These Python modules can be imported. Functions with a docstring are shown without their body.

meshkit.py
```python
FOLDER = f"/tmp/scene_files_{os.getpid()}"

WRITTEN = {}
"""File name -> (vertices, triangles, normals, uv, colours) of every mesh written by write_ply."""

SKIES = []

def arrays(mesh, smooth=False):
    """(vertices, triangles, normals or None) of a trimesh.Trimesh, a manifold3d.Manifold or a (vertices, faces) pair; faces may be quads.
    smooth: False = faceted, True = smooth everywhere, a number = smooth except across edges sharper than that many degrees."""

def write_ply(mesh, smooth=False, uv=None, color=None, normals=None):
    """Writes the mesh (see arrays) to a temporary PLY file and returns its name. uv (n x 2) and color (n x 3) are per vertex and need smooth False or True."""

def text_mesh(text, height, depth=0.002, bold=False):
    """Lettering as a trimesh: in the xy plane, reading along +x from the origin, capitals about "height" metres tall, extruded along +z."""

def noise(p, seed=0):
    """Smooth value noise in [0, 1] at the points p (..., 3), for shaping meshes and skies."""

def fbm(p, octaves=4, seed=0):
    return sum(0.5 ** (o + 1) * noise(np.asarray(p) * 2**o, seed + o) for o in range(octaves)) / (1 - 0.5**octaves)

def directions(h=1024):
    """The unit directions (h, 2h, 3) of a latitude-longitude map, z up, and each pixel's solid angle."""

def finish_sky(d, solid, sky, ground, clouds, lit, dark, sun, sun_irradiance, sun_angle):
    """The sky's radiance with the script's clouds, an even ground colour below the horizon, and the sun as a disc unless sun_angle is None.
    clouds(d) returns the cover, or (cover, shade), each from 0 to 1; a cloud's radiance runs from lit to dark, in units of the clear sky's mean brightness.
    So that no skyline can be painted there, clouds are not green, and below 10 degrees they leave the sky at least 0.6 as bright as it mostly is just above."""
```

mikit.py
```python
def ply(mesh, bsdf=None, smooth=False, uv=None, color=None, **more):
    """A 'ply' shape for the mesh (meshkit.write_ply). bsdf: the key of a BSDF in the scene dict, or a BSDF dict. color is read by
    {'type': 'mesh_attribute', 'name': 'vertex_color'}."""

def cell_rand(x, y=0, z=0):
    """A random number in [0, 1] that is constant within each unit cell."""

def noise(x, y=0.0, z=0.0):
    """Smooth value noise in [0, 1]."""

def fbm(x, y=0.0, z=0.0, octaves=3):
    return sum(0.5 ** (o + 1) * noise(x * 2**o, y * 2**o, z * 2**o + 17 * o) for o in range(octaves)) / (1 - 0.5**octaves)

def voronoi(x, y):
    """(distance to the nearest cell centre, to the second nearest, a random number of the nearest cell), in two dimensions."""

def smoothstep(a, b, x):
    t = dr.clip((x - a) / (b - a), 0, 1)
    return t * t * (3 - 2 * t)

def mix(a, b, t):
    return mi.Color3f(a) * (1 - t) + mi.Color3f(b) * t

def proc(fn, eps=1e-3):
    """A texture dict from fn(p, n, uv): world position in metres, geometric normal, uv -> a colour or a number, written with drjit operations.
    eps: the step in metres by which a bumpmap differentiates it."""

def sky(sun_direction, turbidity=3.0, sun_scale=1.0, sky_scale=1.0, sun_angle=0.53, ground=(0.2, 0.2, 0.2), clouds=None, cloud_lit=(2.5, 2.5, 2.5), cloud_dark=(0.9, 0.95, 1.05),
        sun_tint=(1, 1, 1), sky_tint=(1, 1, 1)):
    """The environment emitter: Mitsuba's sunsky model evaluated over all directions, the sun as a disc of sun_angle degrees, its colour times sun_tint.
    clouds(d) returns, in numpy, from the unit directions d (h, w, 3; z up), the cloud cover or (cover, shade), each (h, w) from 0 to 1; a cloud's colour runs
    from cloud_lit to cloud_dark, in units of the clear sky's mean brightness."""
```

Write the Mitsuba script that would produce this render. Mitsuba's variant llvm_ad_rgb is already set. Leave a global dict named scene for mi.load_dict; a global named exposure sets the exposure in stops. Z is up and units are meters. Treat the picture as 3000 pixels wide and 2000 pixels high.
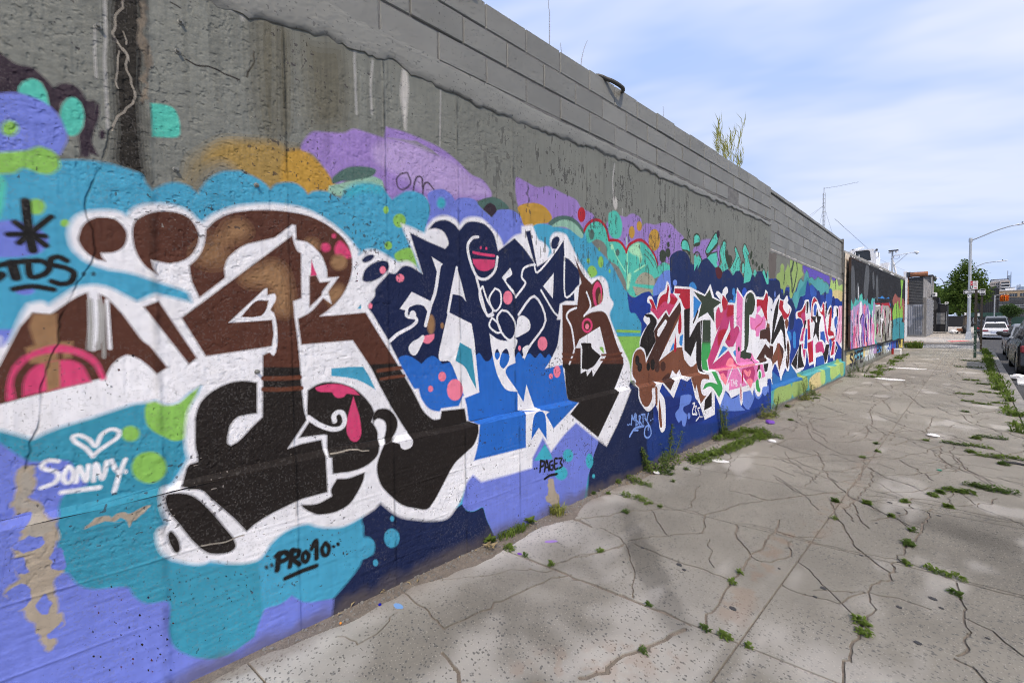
import math, numpy as np, shapely, trimesh, mitsuba as mi, drjit as dr, mikit, meshkit, mapbox_earcut as earcut
from shapely.geometry import Polygon, LineString, Point, box
from mikit import proc, noise, fbm, voronoi, cell_rand, smoothstep, mix
T = mi.ScalarTransform4f
# World: the painted wall stands on x = 0 and runs along +y, the street side is +x, z is up, metres.
# ---------------------------------------------------------------- camera, sky, exposure
EYE = np.array([2.378, 0.0, 1.674])
YAW, PITCH, ROLL = 0.8833, 0.0276, -0.0108
fw = np.array([-math.sin(YAW) * math.cos(PITCH), math.cos(YAW) * math.cos(PITCH), -math.sin(PITCH)])
_r = np.array([math.cos(YAW), math.sin(YAW), 0.0]); _u = np.cross(_r, fw)
up = -math.sin(ROLL) * _r + math.cos(ROLL) * _u
exposure = 1.27
SUN = (1.0, -0.70, 1.32)
scene, labels = {}, {}
scene['camera'] = {'type': 'perspective', 'fov': 2 * math.degrees(math.atan(1500 / 1107.9)), 'fov_axis': 'x', 'near_clip': 0.05, 'far_clip': 9000.0,
                   'principal_point_offset_y': 0.01263, 'to_world': T().look_at(origin=EYE.tolist(), target=(EYE + fw).tolist(), up=up.tolist())}


def clouds(d):
    x, y, z = d[..., 0], d[..., 1], np.maximum(d[..., 2], 0.02)
    u, v = x / (z + 0.25), y / (z + 0.25)
    c, s = math.cos(0.5), math.sin(0.5)
    u, v = c * u + s * v, -s * u + c * v
    p = np.stack([u * 1.1 + 3.1, v * 2.6 + 1.7, 0 * u], -1)
    w = meshkit.fbm(p * 0.8 + 11, 3, 3) - 0.5
    n = meshkit.fbm(p + w[..., None] * 1.3, 5, 8)
    fine = meshkit.fbm(np.stack([u * 3 + 9, v * 9, 0 * u], -1), 4, 21)
    n = n + 0.22 * (fine - 0.5)
    gaps = np.clip((n - 0.30) / 0.34, 0, 1)
    return 0.9 + 0 * n, np.clip(0.92 - 0.95 * gaps + 0.25 * (0.5 - fine), 0, 1) * np.clip(0.45 + 1.1 * d[..., 2], 0.5, 1) + 0.5 * np.clip(1 - d[..., 2] / 0.4, 0, 1)


scene['sky_light'] = mikit.sky(SUN, turbidity=3.2, clouds=clouds, cloud_lit=(4.1, 4.3, 4.95), cloud_dark=(2.25, 3.0, 4.9), sun_angle=0.6, sun_scale=0.82, sun_tint=(0.97, 1.0, 1.07), ground=(0.22, 0.21, 0.2))
# measured on the ground plane, metres
CRACKS = [
    (0.0274, [(1.232,1.333),(1.282,1.453),(1.275,1.507),(1.292,1.609),(1.329,1.704),(1.366,1.802),(1.387,1.9),(1.417,1.984)]),
    (0.0156, [(1.458,2.072),(1.446,2.193),(1.444,2.35),(1.428,2.531),(1.425,2.723),(1.412,2.859),(1.398,2.973),(1.329,3.067),(1.259,3.136),(1.215,3.204),(1.175,3.351)]),
    (0.0088, [(1.086,1.975),(1.038,2.07),(0.963,2.208),(0.865,2.313),(0.765,2.405)]),
    (0.0115, [(0.751,2.426),(0.651,2.463),(0.555,2.473),(0.471,2.461)]),
    (0.0101, [(0.753,2.485),(0.812,2.651),(0.9,2.774),(1.011,2.945),(1.052,3.014)]),
    (0.0115, [(0.777,2.474),(0.904,2.496),(1.029,2.506),(1.155,2.525),(1.247,2.572),(1.353,2.579),(1.452,2.586)]),
    (0.0115, [(1.052,3.014),(0.995,3.162),(0.942,3.337),(0.98,3.432),(1.066,3.741),(1.177,4.011),(1.301,4.213),(1.387,4.402),(1.492,4.585),(1.604,4.746)]),
    (0.0115, [(0.921,3.312),(0.808,3.308),(0.613,3.081),(0.469,2.835),(0.369,2.595),(0.284,2.448)]),
    (0.0098, [(1.17,3.367),(1.29,3.462),(1.439,3.487),(1.56,3.489),(1.647,3.514),(1.812,3.562),(1.962,3.636),(2.069,3.696),(2.211,3.693),(2.341,3.676),(2.49,3.695),(2.597,3.748)]),
    (0.0137, [(1.398,2.973),(1.418,3.135),(1.412,3.276),(1.415,3.481),(1.38,3.704)]),
    (0.0117, [(1.531,3.416),(1.571,3.211),(1.556,3.06),(1.472,2.961),(1.402,2.961)]),
    (0.0088, [(1.631,3.148),(1.729,3.081),(1.804,3.001),(1.868,2.948),(1.925,2.872),(1.977,2.801)]),
    (0.0137, [(1.583,4.398),(1.693,4.069),(1.809,3.78),(1.907,3.605),(1.995,3.514),(2.063,3.474)]),
    (0.0127, [(2.171,4.921),(2.159,4.708),(2.149,4.511),(2.141,4.289),(2.101,4.009),(2.067,3.726),(2.063,3.564),(2.05,3.345),(1.997,3.202),(2.003,3.083),(2.036,2.957),(2.013,2.823),(2.02,2.614),(2.007,2.459),(2.006,2.376),(2.028,2.281),(2.017,2.23)]),
    (0.0108, [(2.342,3.663),(2.36,3.432),(2.376,3.171),(2.384,2.958),(2.355,2.855)]),
    (0.0086, [(1.771,2.884),(1.88,2.987),(1.976,3.1)]),
    (0.0101, [(1.883,2.868),(2.008,3.113),(2.131,3.185),(2.244,3.203)]),
    (0.0101, [(2.382,3.239),(2.467,3.239),(2.513,3.164),(2.562,3.068)]),
    (0.0101, [(1.628,4.682),(1.77,4.616),(1.905,4.51),(2.083,4.39),(2.165,4.4)]),
    (0.0101, [(1.387,4.402),(1.27,4.453),(1.086,4.655)]),
    (0.0101, [(1.177,4.011),(1.052,4.012),(0.883,3.972)]),
    (0.0115, [(0.632,2.039),(0.674,2.156),(0.708,2.265),(0.738,2.41)]),
    (0.0101, [(0.601,3.04),(0.69,2.946),(0.823,2.829),(0.884,2.776)]),
    (0.0072, [(1.115,2.967),(1.207,2.783),(1.28,2.641)]),
    (0.0101, [(0.642,3.858),(0.738,3.529),(0.8,3.325)]),
    (0.0137, [(2.355,2.823),(2.408,2.807),(2.446,2.741)]),
    (0.0115, [(1.628,2.794),(1.729,2.783),(1.789,2.805),(1.883,2.868)]),
    (0.0086, [(2.172,4.897),(2.32,4.994),(2.521,5.013),(2.667,5.116)]),
    (0.0137, [(0.56,0.985),(0.565,1.04),(0.577,1.122),(0.596,1.214),(0.611,1.269),(0.59,1.318),(0.619,1.411),(0.63,1.526),(0.642,1.646),(0.662,1.737),(0.713,1.843)]),
    (0.0195, [(0.696,0.909),(0.774,0.908),(0.835,0.905),(0.89,0.889)]),
    (0.0293, [(0.142,2.401),(0.245,2.403),(0.423,2.425)]),
    (0.0115, [(0.328,1.72),(0.404,1.755),(0.561,1.81),(0.752,1.843),(0.844,1.885),(1.084,1.961),(1.189,1.989),(1.316,2.031),(1.408,2.039)]),
    (0.0115, [(0.561,1.81),(0.597,1.956),(0.619,2.061),(0.691,2.23),(0.748,2.414)]),
    (0.0086, [(0.209,1.181),(0.301,1.358),(0.388,1.508),(0.536,1.719),(0.609,1.792)]),
    (0.0117, [(0.156,1.211),(0.195,1.305),(0.194,1.429),(0.207,1.605)]),
    (0.0117, [(0.111,0.912),(0.311,0.97),(0.56,0.985)]),
    (0.0098, [(0.224,0.523),(0.349,0.596),(0.362,0.688),(0.281,0.841)]),
    (0.0107, [(0.733,7.359),(0.751,7.861),(0.851,8.232),(1.0,8.671)]),
    (0.0089, [(0.733,7.359),(0.849,6.95),(0.977,6.57),(1.158,6.309),(1.366,6.094)]),
    (0.0079, [(0.131,7.166),(0.451,7.277),(0.726,7.351),(1.052,7.495),(1.329,7.544)]),
    (0.0107, [(1.376,8.081),(1.35,8.531),(1.216,9.348),(1.191,10.136),(1.269,10.969),(1.303,11.416)]),
    (0.0107, [(1.376,8.081),(1.546,7.738),(1.602,7.603),(1.588,7.13),(1.577,6.786)]),
    (0.0105, [(1.38,8.956),(1.53,8.732),(1.738,8.376),(1.953,8.197),(2.174,7.972)]),
    (0.0107, [(1.359,12.384),(1.586,11.517),(1.729,10.729),(1.836,10.346)]),
    (0.0105, [(0.693,5.117),(0.861,5.243),(1.05,5.526),(1.18,5.811),(1.381,6.076),(1.591,6.282)]),
    (0.0079, [(0.723,5.977),(0.962,5.778),(1.149,5.776)]),
    (0.0105, [(0.755,4.929),(0.972,4.994),(1.19,4.855)]),
    (0.0105, [(0.999,5.468),(1.16,5.331),(1.315,5.273),(1.453,5.32),(1.617,5.509)]),
    (0.008, [(1.044,4.74),(1.205,4.573),(1.373,4.409),(1.546,4.145)]),
    (0.0107, [(1.576,6.129),(1.618,5.737),(1.649,5.282),(1.637,5.025),(1.629,4.705)]),
    (0.0105, [(1.647,5.599),(1.782,5.592),(1.961,5.798),(2.268,6.315)]),
    (0.0089, [(1.646,5.77),(1.841,5.504),(1.985,5.475),(2.108,5.347)]),
    (0.008, [(2.305,6.964),(2.32,6.604),(2.287,6.282)]),
    (0.0105, [(1.684,5.034),(1.847,5.001),(2.021,4.998),(2.22,5.039),(2.404,5.076),(2.667,5.124)]),
    (0.0105, [(1.634,4.67),(1.761,4.618),(1.86,4.512),(1.97,4.468),(2.13,4.317)]),
    (0.008, [(1.061,4.005),(1.212,4.038),(1.381,4.376),(1.498,4.574),(1.62,4.759)]),
    (0.0105, [(1.958,8.103),(1.978,8.758),(1.972,9.483)]),
    (0.0092, [(1.249,7.401),(1.241,6.914)]),
    (0.0092, [(1.336,7.5),(1.363,8.066)]),
    (0.0105, [(1.257,3.414),(1.411,3.447),(1.544,3.491),(1.683,3.627)]),
    (0.0105, [(1.828,10.499),(1.969,10.655),(2.176,9.981),(2.32,10.141)]),
    (0.0105, [(0.497,9.372),(0.748,8.984),(1.015,8.687)]),
    (0.0089, [(1.185,14.464),(1.43,14.4),(1.877,14.566)]),
    (0.0105, [(0.503,11.338),(0.521,12.254),(0.725,13.04)]),]
GUM = [(0.862,2.227),(1.172,2.463),(1.52,2.342),(1.8,2.818),(1.814,2.948),(1.577,2.961),(2.132,3.082),(2.252,3.329),(2.288,3.256),(2.223,2.811),(2.452,3.127),(0.855,2.475),(1.125,2.491),(1.903,3.566),(1.996,4.591),(1.903,4.224),(2.22,4.779),(1.924,4.794)]
BOLTS = [(-0.039,3.096),(-0.052,2.955),(-0.074,2.405),(0.241,2.402),(-0.305,2.948),(0.22,1.43)]
WEEDS = [(0.041,3.302,0.076),(0.195,3.444,0.22),(0.424,3.744,0.023),(0.016,2.904,0.031),(0.161,3.009,0.031),(0.405,3.143,0.183),(0.623,3.144,0.03),(0.472,2.829,0.057),(0.682,2.2,0.032),(1.425,2.708,0.02),(1.436,2.568,0.029),(2.103,3.976,0.06),(2.113,3.668,0.05),(2.265,5.057,0.066),(2.166,5.276,0.083),(2.208,5.415,0.057),(2.322,5.578,0.145),(2.507,5.855,0.243),(1.601,4.447,0.06),(1.795,4.617,0.049),(1.968,4.461,0.029),(2.286,3.693,0.121),(2.337,3.49,0.058),(2.014,2.761,0.081),(2.041,2.676,0.063),(1.486,2.066,0.035),(1.58,2.093,0.063),(1.673,2.122,0.028),(1.197,1.988,0.014),(1.341,1.684,0.019),(2.01,4.906,0.052),(2.317,10.422,0.109),(2.251,7.651,0.149),(2.463,7.718,0.136),(2.384,7.33,0.104),(2.544,7.27,0.155),(2.68,7.36,0.13),(2.63,6.99,0.112),(2.501,5.867,0.169),(2.325,5.576,0.141),(2.206,5.418,0.059),(2.265,5.055,0.055),(2.102,4.014,0.06),(2.105,4.273,0.04),(2.428,8.215,0.116),(2.565,8.398,0.177),(2.298,12.823,0.179),(2.613,15.055,0.235),(2.626,13.403,0.233),(2.385,15.734,0.219),(2.346,22.788,0.316),(2.326,19.786,0.411),(2.34,11.76,0.123),(2.518,11.598,0.162),(2.727,11.915,0.145),(2.855,9.743,0.154),(2.928,10.749,0.113),(1.556,6.106,0.04),(1.645,6.521,0.051),(1.586,6.918,0.045),(0.49,7.505,0.06),(0.463,6.218,0.325),(0.302,10.012,0.107),(0.149,8.645,0.11),(1.998,7.596,0.054),(1.606,4.456,0.058),(1.798,4.604,0.051),(2.008,4.905,0.036),(1.97,4.468,0.023),(1.669,4.052,0.021),(0.319,6.352,0.143),(0.229,1.716,0.097),(0.373,1.746,0.019),(0.559,1.82,0.035),(-0.007,1.684,0.061),(0.005,1.849,0.083),(0.007,2.086,0.05),(0.016,2.378,0.075),(0.25,4.067,0.049),(0.361,4.161,0.05),(0.03,2.903,0.025)]
TALL = [(0.098,4.251,0.4),(0.148,3.857,0.279),(0.224,3.888,0.117),(0.023,3.656,0.063),(-0.018,5.822,0.51),(0.07,5.921,0.544),(0.214,7.568,0.437),(0.18,7.375,0.339),(-0.22,10.395,0.548),(-0.039,10.591,0.53),(-0.063,13.457,0.331),(-0.095,14.389,0.458),(-0.087,15.613,0.366),(0.139,7.855,0.376),(0.013,9.799,0.414),(-0.117,14.349,0.417),(-0.119,15.823,0.328),(-0.041,9.608,0.532),(0.066,10.348,0.392)]
# ---------------------------------------------------------------- helpers
rng = np.random.default_rng(7)
TRI = [0]


def numbered(name):
    if name not in scene and name not in labels and not any(k.startswith(name + '__') for k in scene):
        return name
    k = 1
    while True:
        n = '%s_%03d' % (name, k)
        if n not in scene and n not in labels:
            return n
        k += 1


def thing(name, label, cat, group=None):
    key = numbered(name); labels[key] = {'label': label, 'category': cat}
    if group: labels[key]['group'] = group
    return key


def put(name, mesh, bsdf, parent=None, smooth=False, label=None, kind=None, **kw):
    key = numbered(parent + '__' + name if parent else name)
    scene[key] = mikit.ply(mesh, bsdf, smooth=smooth, **kw)
    if label or kind:
        labels.setdefault(key, {})
        if label: labels[key]['label'] = label
        if kind: labels[key]['kind'] = kind
    return key


def ref_put(name, shape, parent, **more):
    """One more entry that shares a shape dict, under its own key."""
    key = numbered(parent + '__' + name if parent else name); scene[key] = {**shape, **more}
    return key


class MB:
    """Collects faces; each piece keeps its own vertices."""
    def __init__(s): s.v, s.f, s.n = [], [], 0
    def add(s, v, f):
        v = np.asarray(v, float).reshape(-1, 3); f = np.asarray(f, int)
        if f.shape[1] == 4: f = np.vstack([f[:, [0, 1, 2]], f[:, [0, 2, 3]]])
        s.v.append(v); s.f.append(f + s.n); s.n += len(v); return s
    def mesh(s, m): return s.add(m.vertices, m.faces)
    def box(s, x0, x1, y0, y1, z0, z1, bevel=0.0, M=None):
        x, y, z = sorted((x0, x1)), sorted((y0, y1)), sorted((z0, z1))
        if bevel > 0:
            import manifold3d as m3
            b = min(bevel, 0.45 * min(x[1] - x[0], y[1] - y[0], z[1] - z[0]))
            pts = []
            for sx in (0, 1):
                for sy in (0, 1):
                    for sz in (0, 1):
                        c = np.array([x[sx], y[sy], z[sz]]); q = np.array([1 - 2 * sx, 1 - 2 * sy, 1 - 2 * sz]) * b
                        for k in range(3):
                            e = c + q; e[k] = c[k]; pts.append(e)
            m = m3.Manifold.hull_points(np.array(pts)).to_mesh()
            v, f = m.vert_properties[:, :3], m.tri_verts
        else:
            v = np.array([[a, b, c] for a in x for b in y for c in z])
            f = np.array([[0, 1, 3, 2], [4, 6, 7, 5], [0, 4, 5, 1], [2, 3, 7, 6], [0, 2, 6, 4], [1, 5, 7, 3]])
        v = np.asarray(v, float)
        if M is not None: v = v @ M[:3, :3].T + M[:3, 3]
        return s.add(v, f)
    def tube(s, pts, r, sides=8, cap=True):
        p = np.asarray(pts, float); t = np.gradient(p, axis=0); t /= np.linalg.norm(t, axis=1, keepdims=True) + 1e-12
        r = np.broadcast_to(np.asarray(r, float), (len(p),))
        a = np.cross(t[0], [0, 0, 1.0] if abs(t[0][2]) < 0.9 else [1.0, 0, 0]); a /= np.linalg.norm(a)
        A = []
        for k in range(len(p)):
            a = a - t[k] * (a @ t[k]); a /= np.linalg.norm(a) + 1e-12; A.append(a)
        A = np.array(A); B = np.cross(t, A); g = np.arange(sides) * 2 * np.pi / sides
        v = p[:, None] + r[:, None, None] * (np.cos(g)[None, :, None] * A[:, None] + np.sin(g)[None, :, None] * B[:, None])
        i, j = np.meshgrid(np.arange(len(p) - 1), np.arange(sides), indexing='ij')
        q = np.stack([i * sides + j, i * sides + (j + 1) % sides, (i + 1) * sides + (j + 1) % sides, (i + 1) * sides + j], -1).reshape(-1, 4)
        v = v.reshape(-1, 3); f = np.vstack([q[:, [0, 1, 2]], q[:, [0, 2, 3]]])
        if cap:
            n = len(v); v = np.vstack([v, p[:1], p[-1:]]); k = np.arange(sides); o = (len(p) - 1) * sides
            f = np.vstack([f, np.stack([np.full(sides, n), (k + 1) % sides, k], 1), np.stack([np.full(sides, n + 1), o + k, o + (k + 1) % sides], 1)])
        return s.add(v, f)
    def cyl(s, a, b, r, sides=12): return s.tube([a, np.add(a, b) / 2, b], r, sides)
    def prism(s, poly, d0, d1, M):
        """The polygon (in a plane's own u, v) extruded from d0 to d1 along the plane's normal; M maps (u, v, d) to the world."""
        for g in geoms(poly):
            v2, f = tri(g)
            n = len(v2); V = np.vstack([np.c_[v2, np.full(n, d0)], np.c_[v2, np.full(n, d1)]])
            F = [np.c_[f[:, 0], f[:, 2], f[:, 1]], f + n]
            k = 0
            for ring in [g.exterior, *g.interiors]:
                c = np.asarray(ring.coords)[:-1, :2]; m = len(c); i = np.arange(m); j = (i + 1) % m
                F.append(np.c_[k + i, k + j, n + k + j]); F.append(np.c_[k + i, n + k + j, n + k + i]); k += m
            s.add(V @ np.asarray(M)[:3, :3].T + np.asarray(M)[:3, 3], np.vstack(F))
        return s
    def out(s): return (np.vstack(s.v), np.vstack(s.f))
    def put(s, name, bsdf, parent=None, **k): return put(name, s.out(), bsdf, parent, **k)


def geoms(g): return [q for q in getattr(g, 'geoms', [g]) if q.geom_type == 'Polygon' and q.area > 1e-7]


def tri(g):
    g = shapely.geometry.polygon.orient(g)
    rings = [np.asarray(g.exterior.coords)[:-1, :2]] + [np.asarray(r.coords)[:-1, :2] for r in g.interiors]
    v = np.vstack(rings); ends = np.cumsum([len(r) for r in rings]).astype(np.uint32)
    f = earcut.triangulate_float64(v, ends).reshape(-1, 3).astype(int)
    a = (v[f[:, 1], 0] - v[f[:, 0], 0]) * (v[f[:, 2], 1] - v[f[:, 0], 1]) - (v[f[:, 1], 1] - v[f[:, 0], 1]) * (v[f[:, 2], 0] - v[f[:, 0], 0])
    f[a < 0] = f[a < 0][:, ::-1]
    return v, f


YZ = np.array([[0, 0, 1, 0], [1, 0, 0, 0], [0, 1, 0, 0], [0, 0, 0, 1.0]])      # (u, v, d) = (y, z, x): a face towards the street
XZ = np.array([[1, 0, 0, 0], [0, 0, -1, 0], [0, 1, 0, 0], [0, 0, 0, 1.0]])     # (u, v, d) = (x, z, -y): a face towards the camera
def at(M, x=0, y=0, z=0):
    M = np.array(M, float); M[:3, 3] += (x, y, z); return M
def rotz(a, x=0, y=0, z=0):
    c, s = math.cos(a), math.sin(a); return np.array([[c, -s, 0, x], [s, c, 0, y], [0, 0, 1, z], [0, 0, 0, 1.0]])


def smooth_ring(pts, corner, step=5, closed=True):
    """Catmull-Rom through the points, broken at the corners."""
    p = np.asarray(pts, float); n = len(p)
    if n < 3 and closed: return p
    out = []
    for i in range(n if closed else n - 1):
        p1, p2 = p[i], p[(i + 1) % n]
        p0 = p[i - 1] if (closed or i > 0) else p1
        p3 = p[(i + 2) % n] if (closed or i + 2 < n) else p2
        c1, c2 = corner[i], corner[(i + 1) % n]
        L = np.linalg.norm(p2 - p1)
        m1 = (p2 - p0) / 2 if not c1 else (p2 - p1) * 0.9
        m2 = (p3 - p1) / 2 if not c2 else (p2 - p1) * 0.9
        m1 *= min(1, L / (np.linalg.norm(m1) + 1e-9) * 1.1); m2 *= min(1, L / (np.linalg.norm(m2) + 1e-9) * 1.1)
        if c1 and c2: out.append(p1); continue
        t = np.arange(step)[:, None] / step
        out.extend((2 * t**3 - 3 * t**2 + 1) * p1 + (t**3 - 2 * t**2 + t) * m1 + (-2 * t**3 + 3 * t**2) * p2 + (t**3 - t**2) * m2)
    if not closed: out.append(p[-1])
    return np.array(out)


def lin(r, g, b):
    c = np.array([r, g, b]) / 255.0
    return np.where(c < 0.04045, c / 12.92, ((c + 0.055) / 1.055) ** 2.4)


def pr(rgb, rough=0.6, **k): return {'type': 'twosided', 'b': {'type': 'principled', 'base_color': {'type': 'rgb', 'value': [float(x) for x in rgb]}, 'roughness': rough, **k}}
def prt(fn, rough=0.7, bump=None, scale=1.0, eps=2e-3, **k):
    b = {'type': 'principled', 'base_color': proc(fn), 'roughness': rough, **k}
    if bump is not None: b = {'type': 'bumpmap', 'tex': proc(bump, eps), 'scale': scale, 'b': b}
    return {'type': 'twosided', 'b': b}


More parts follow.
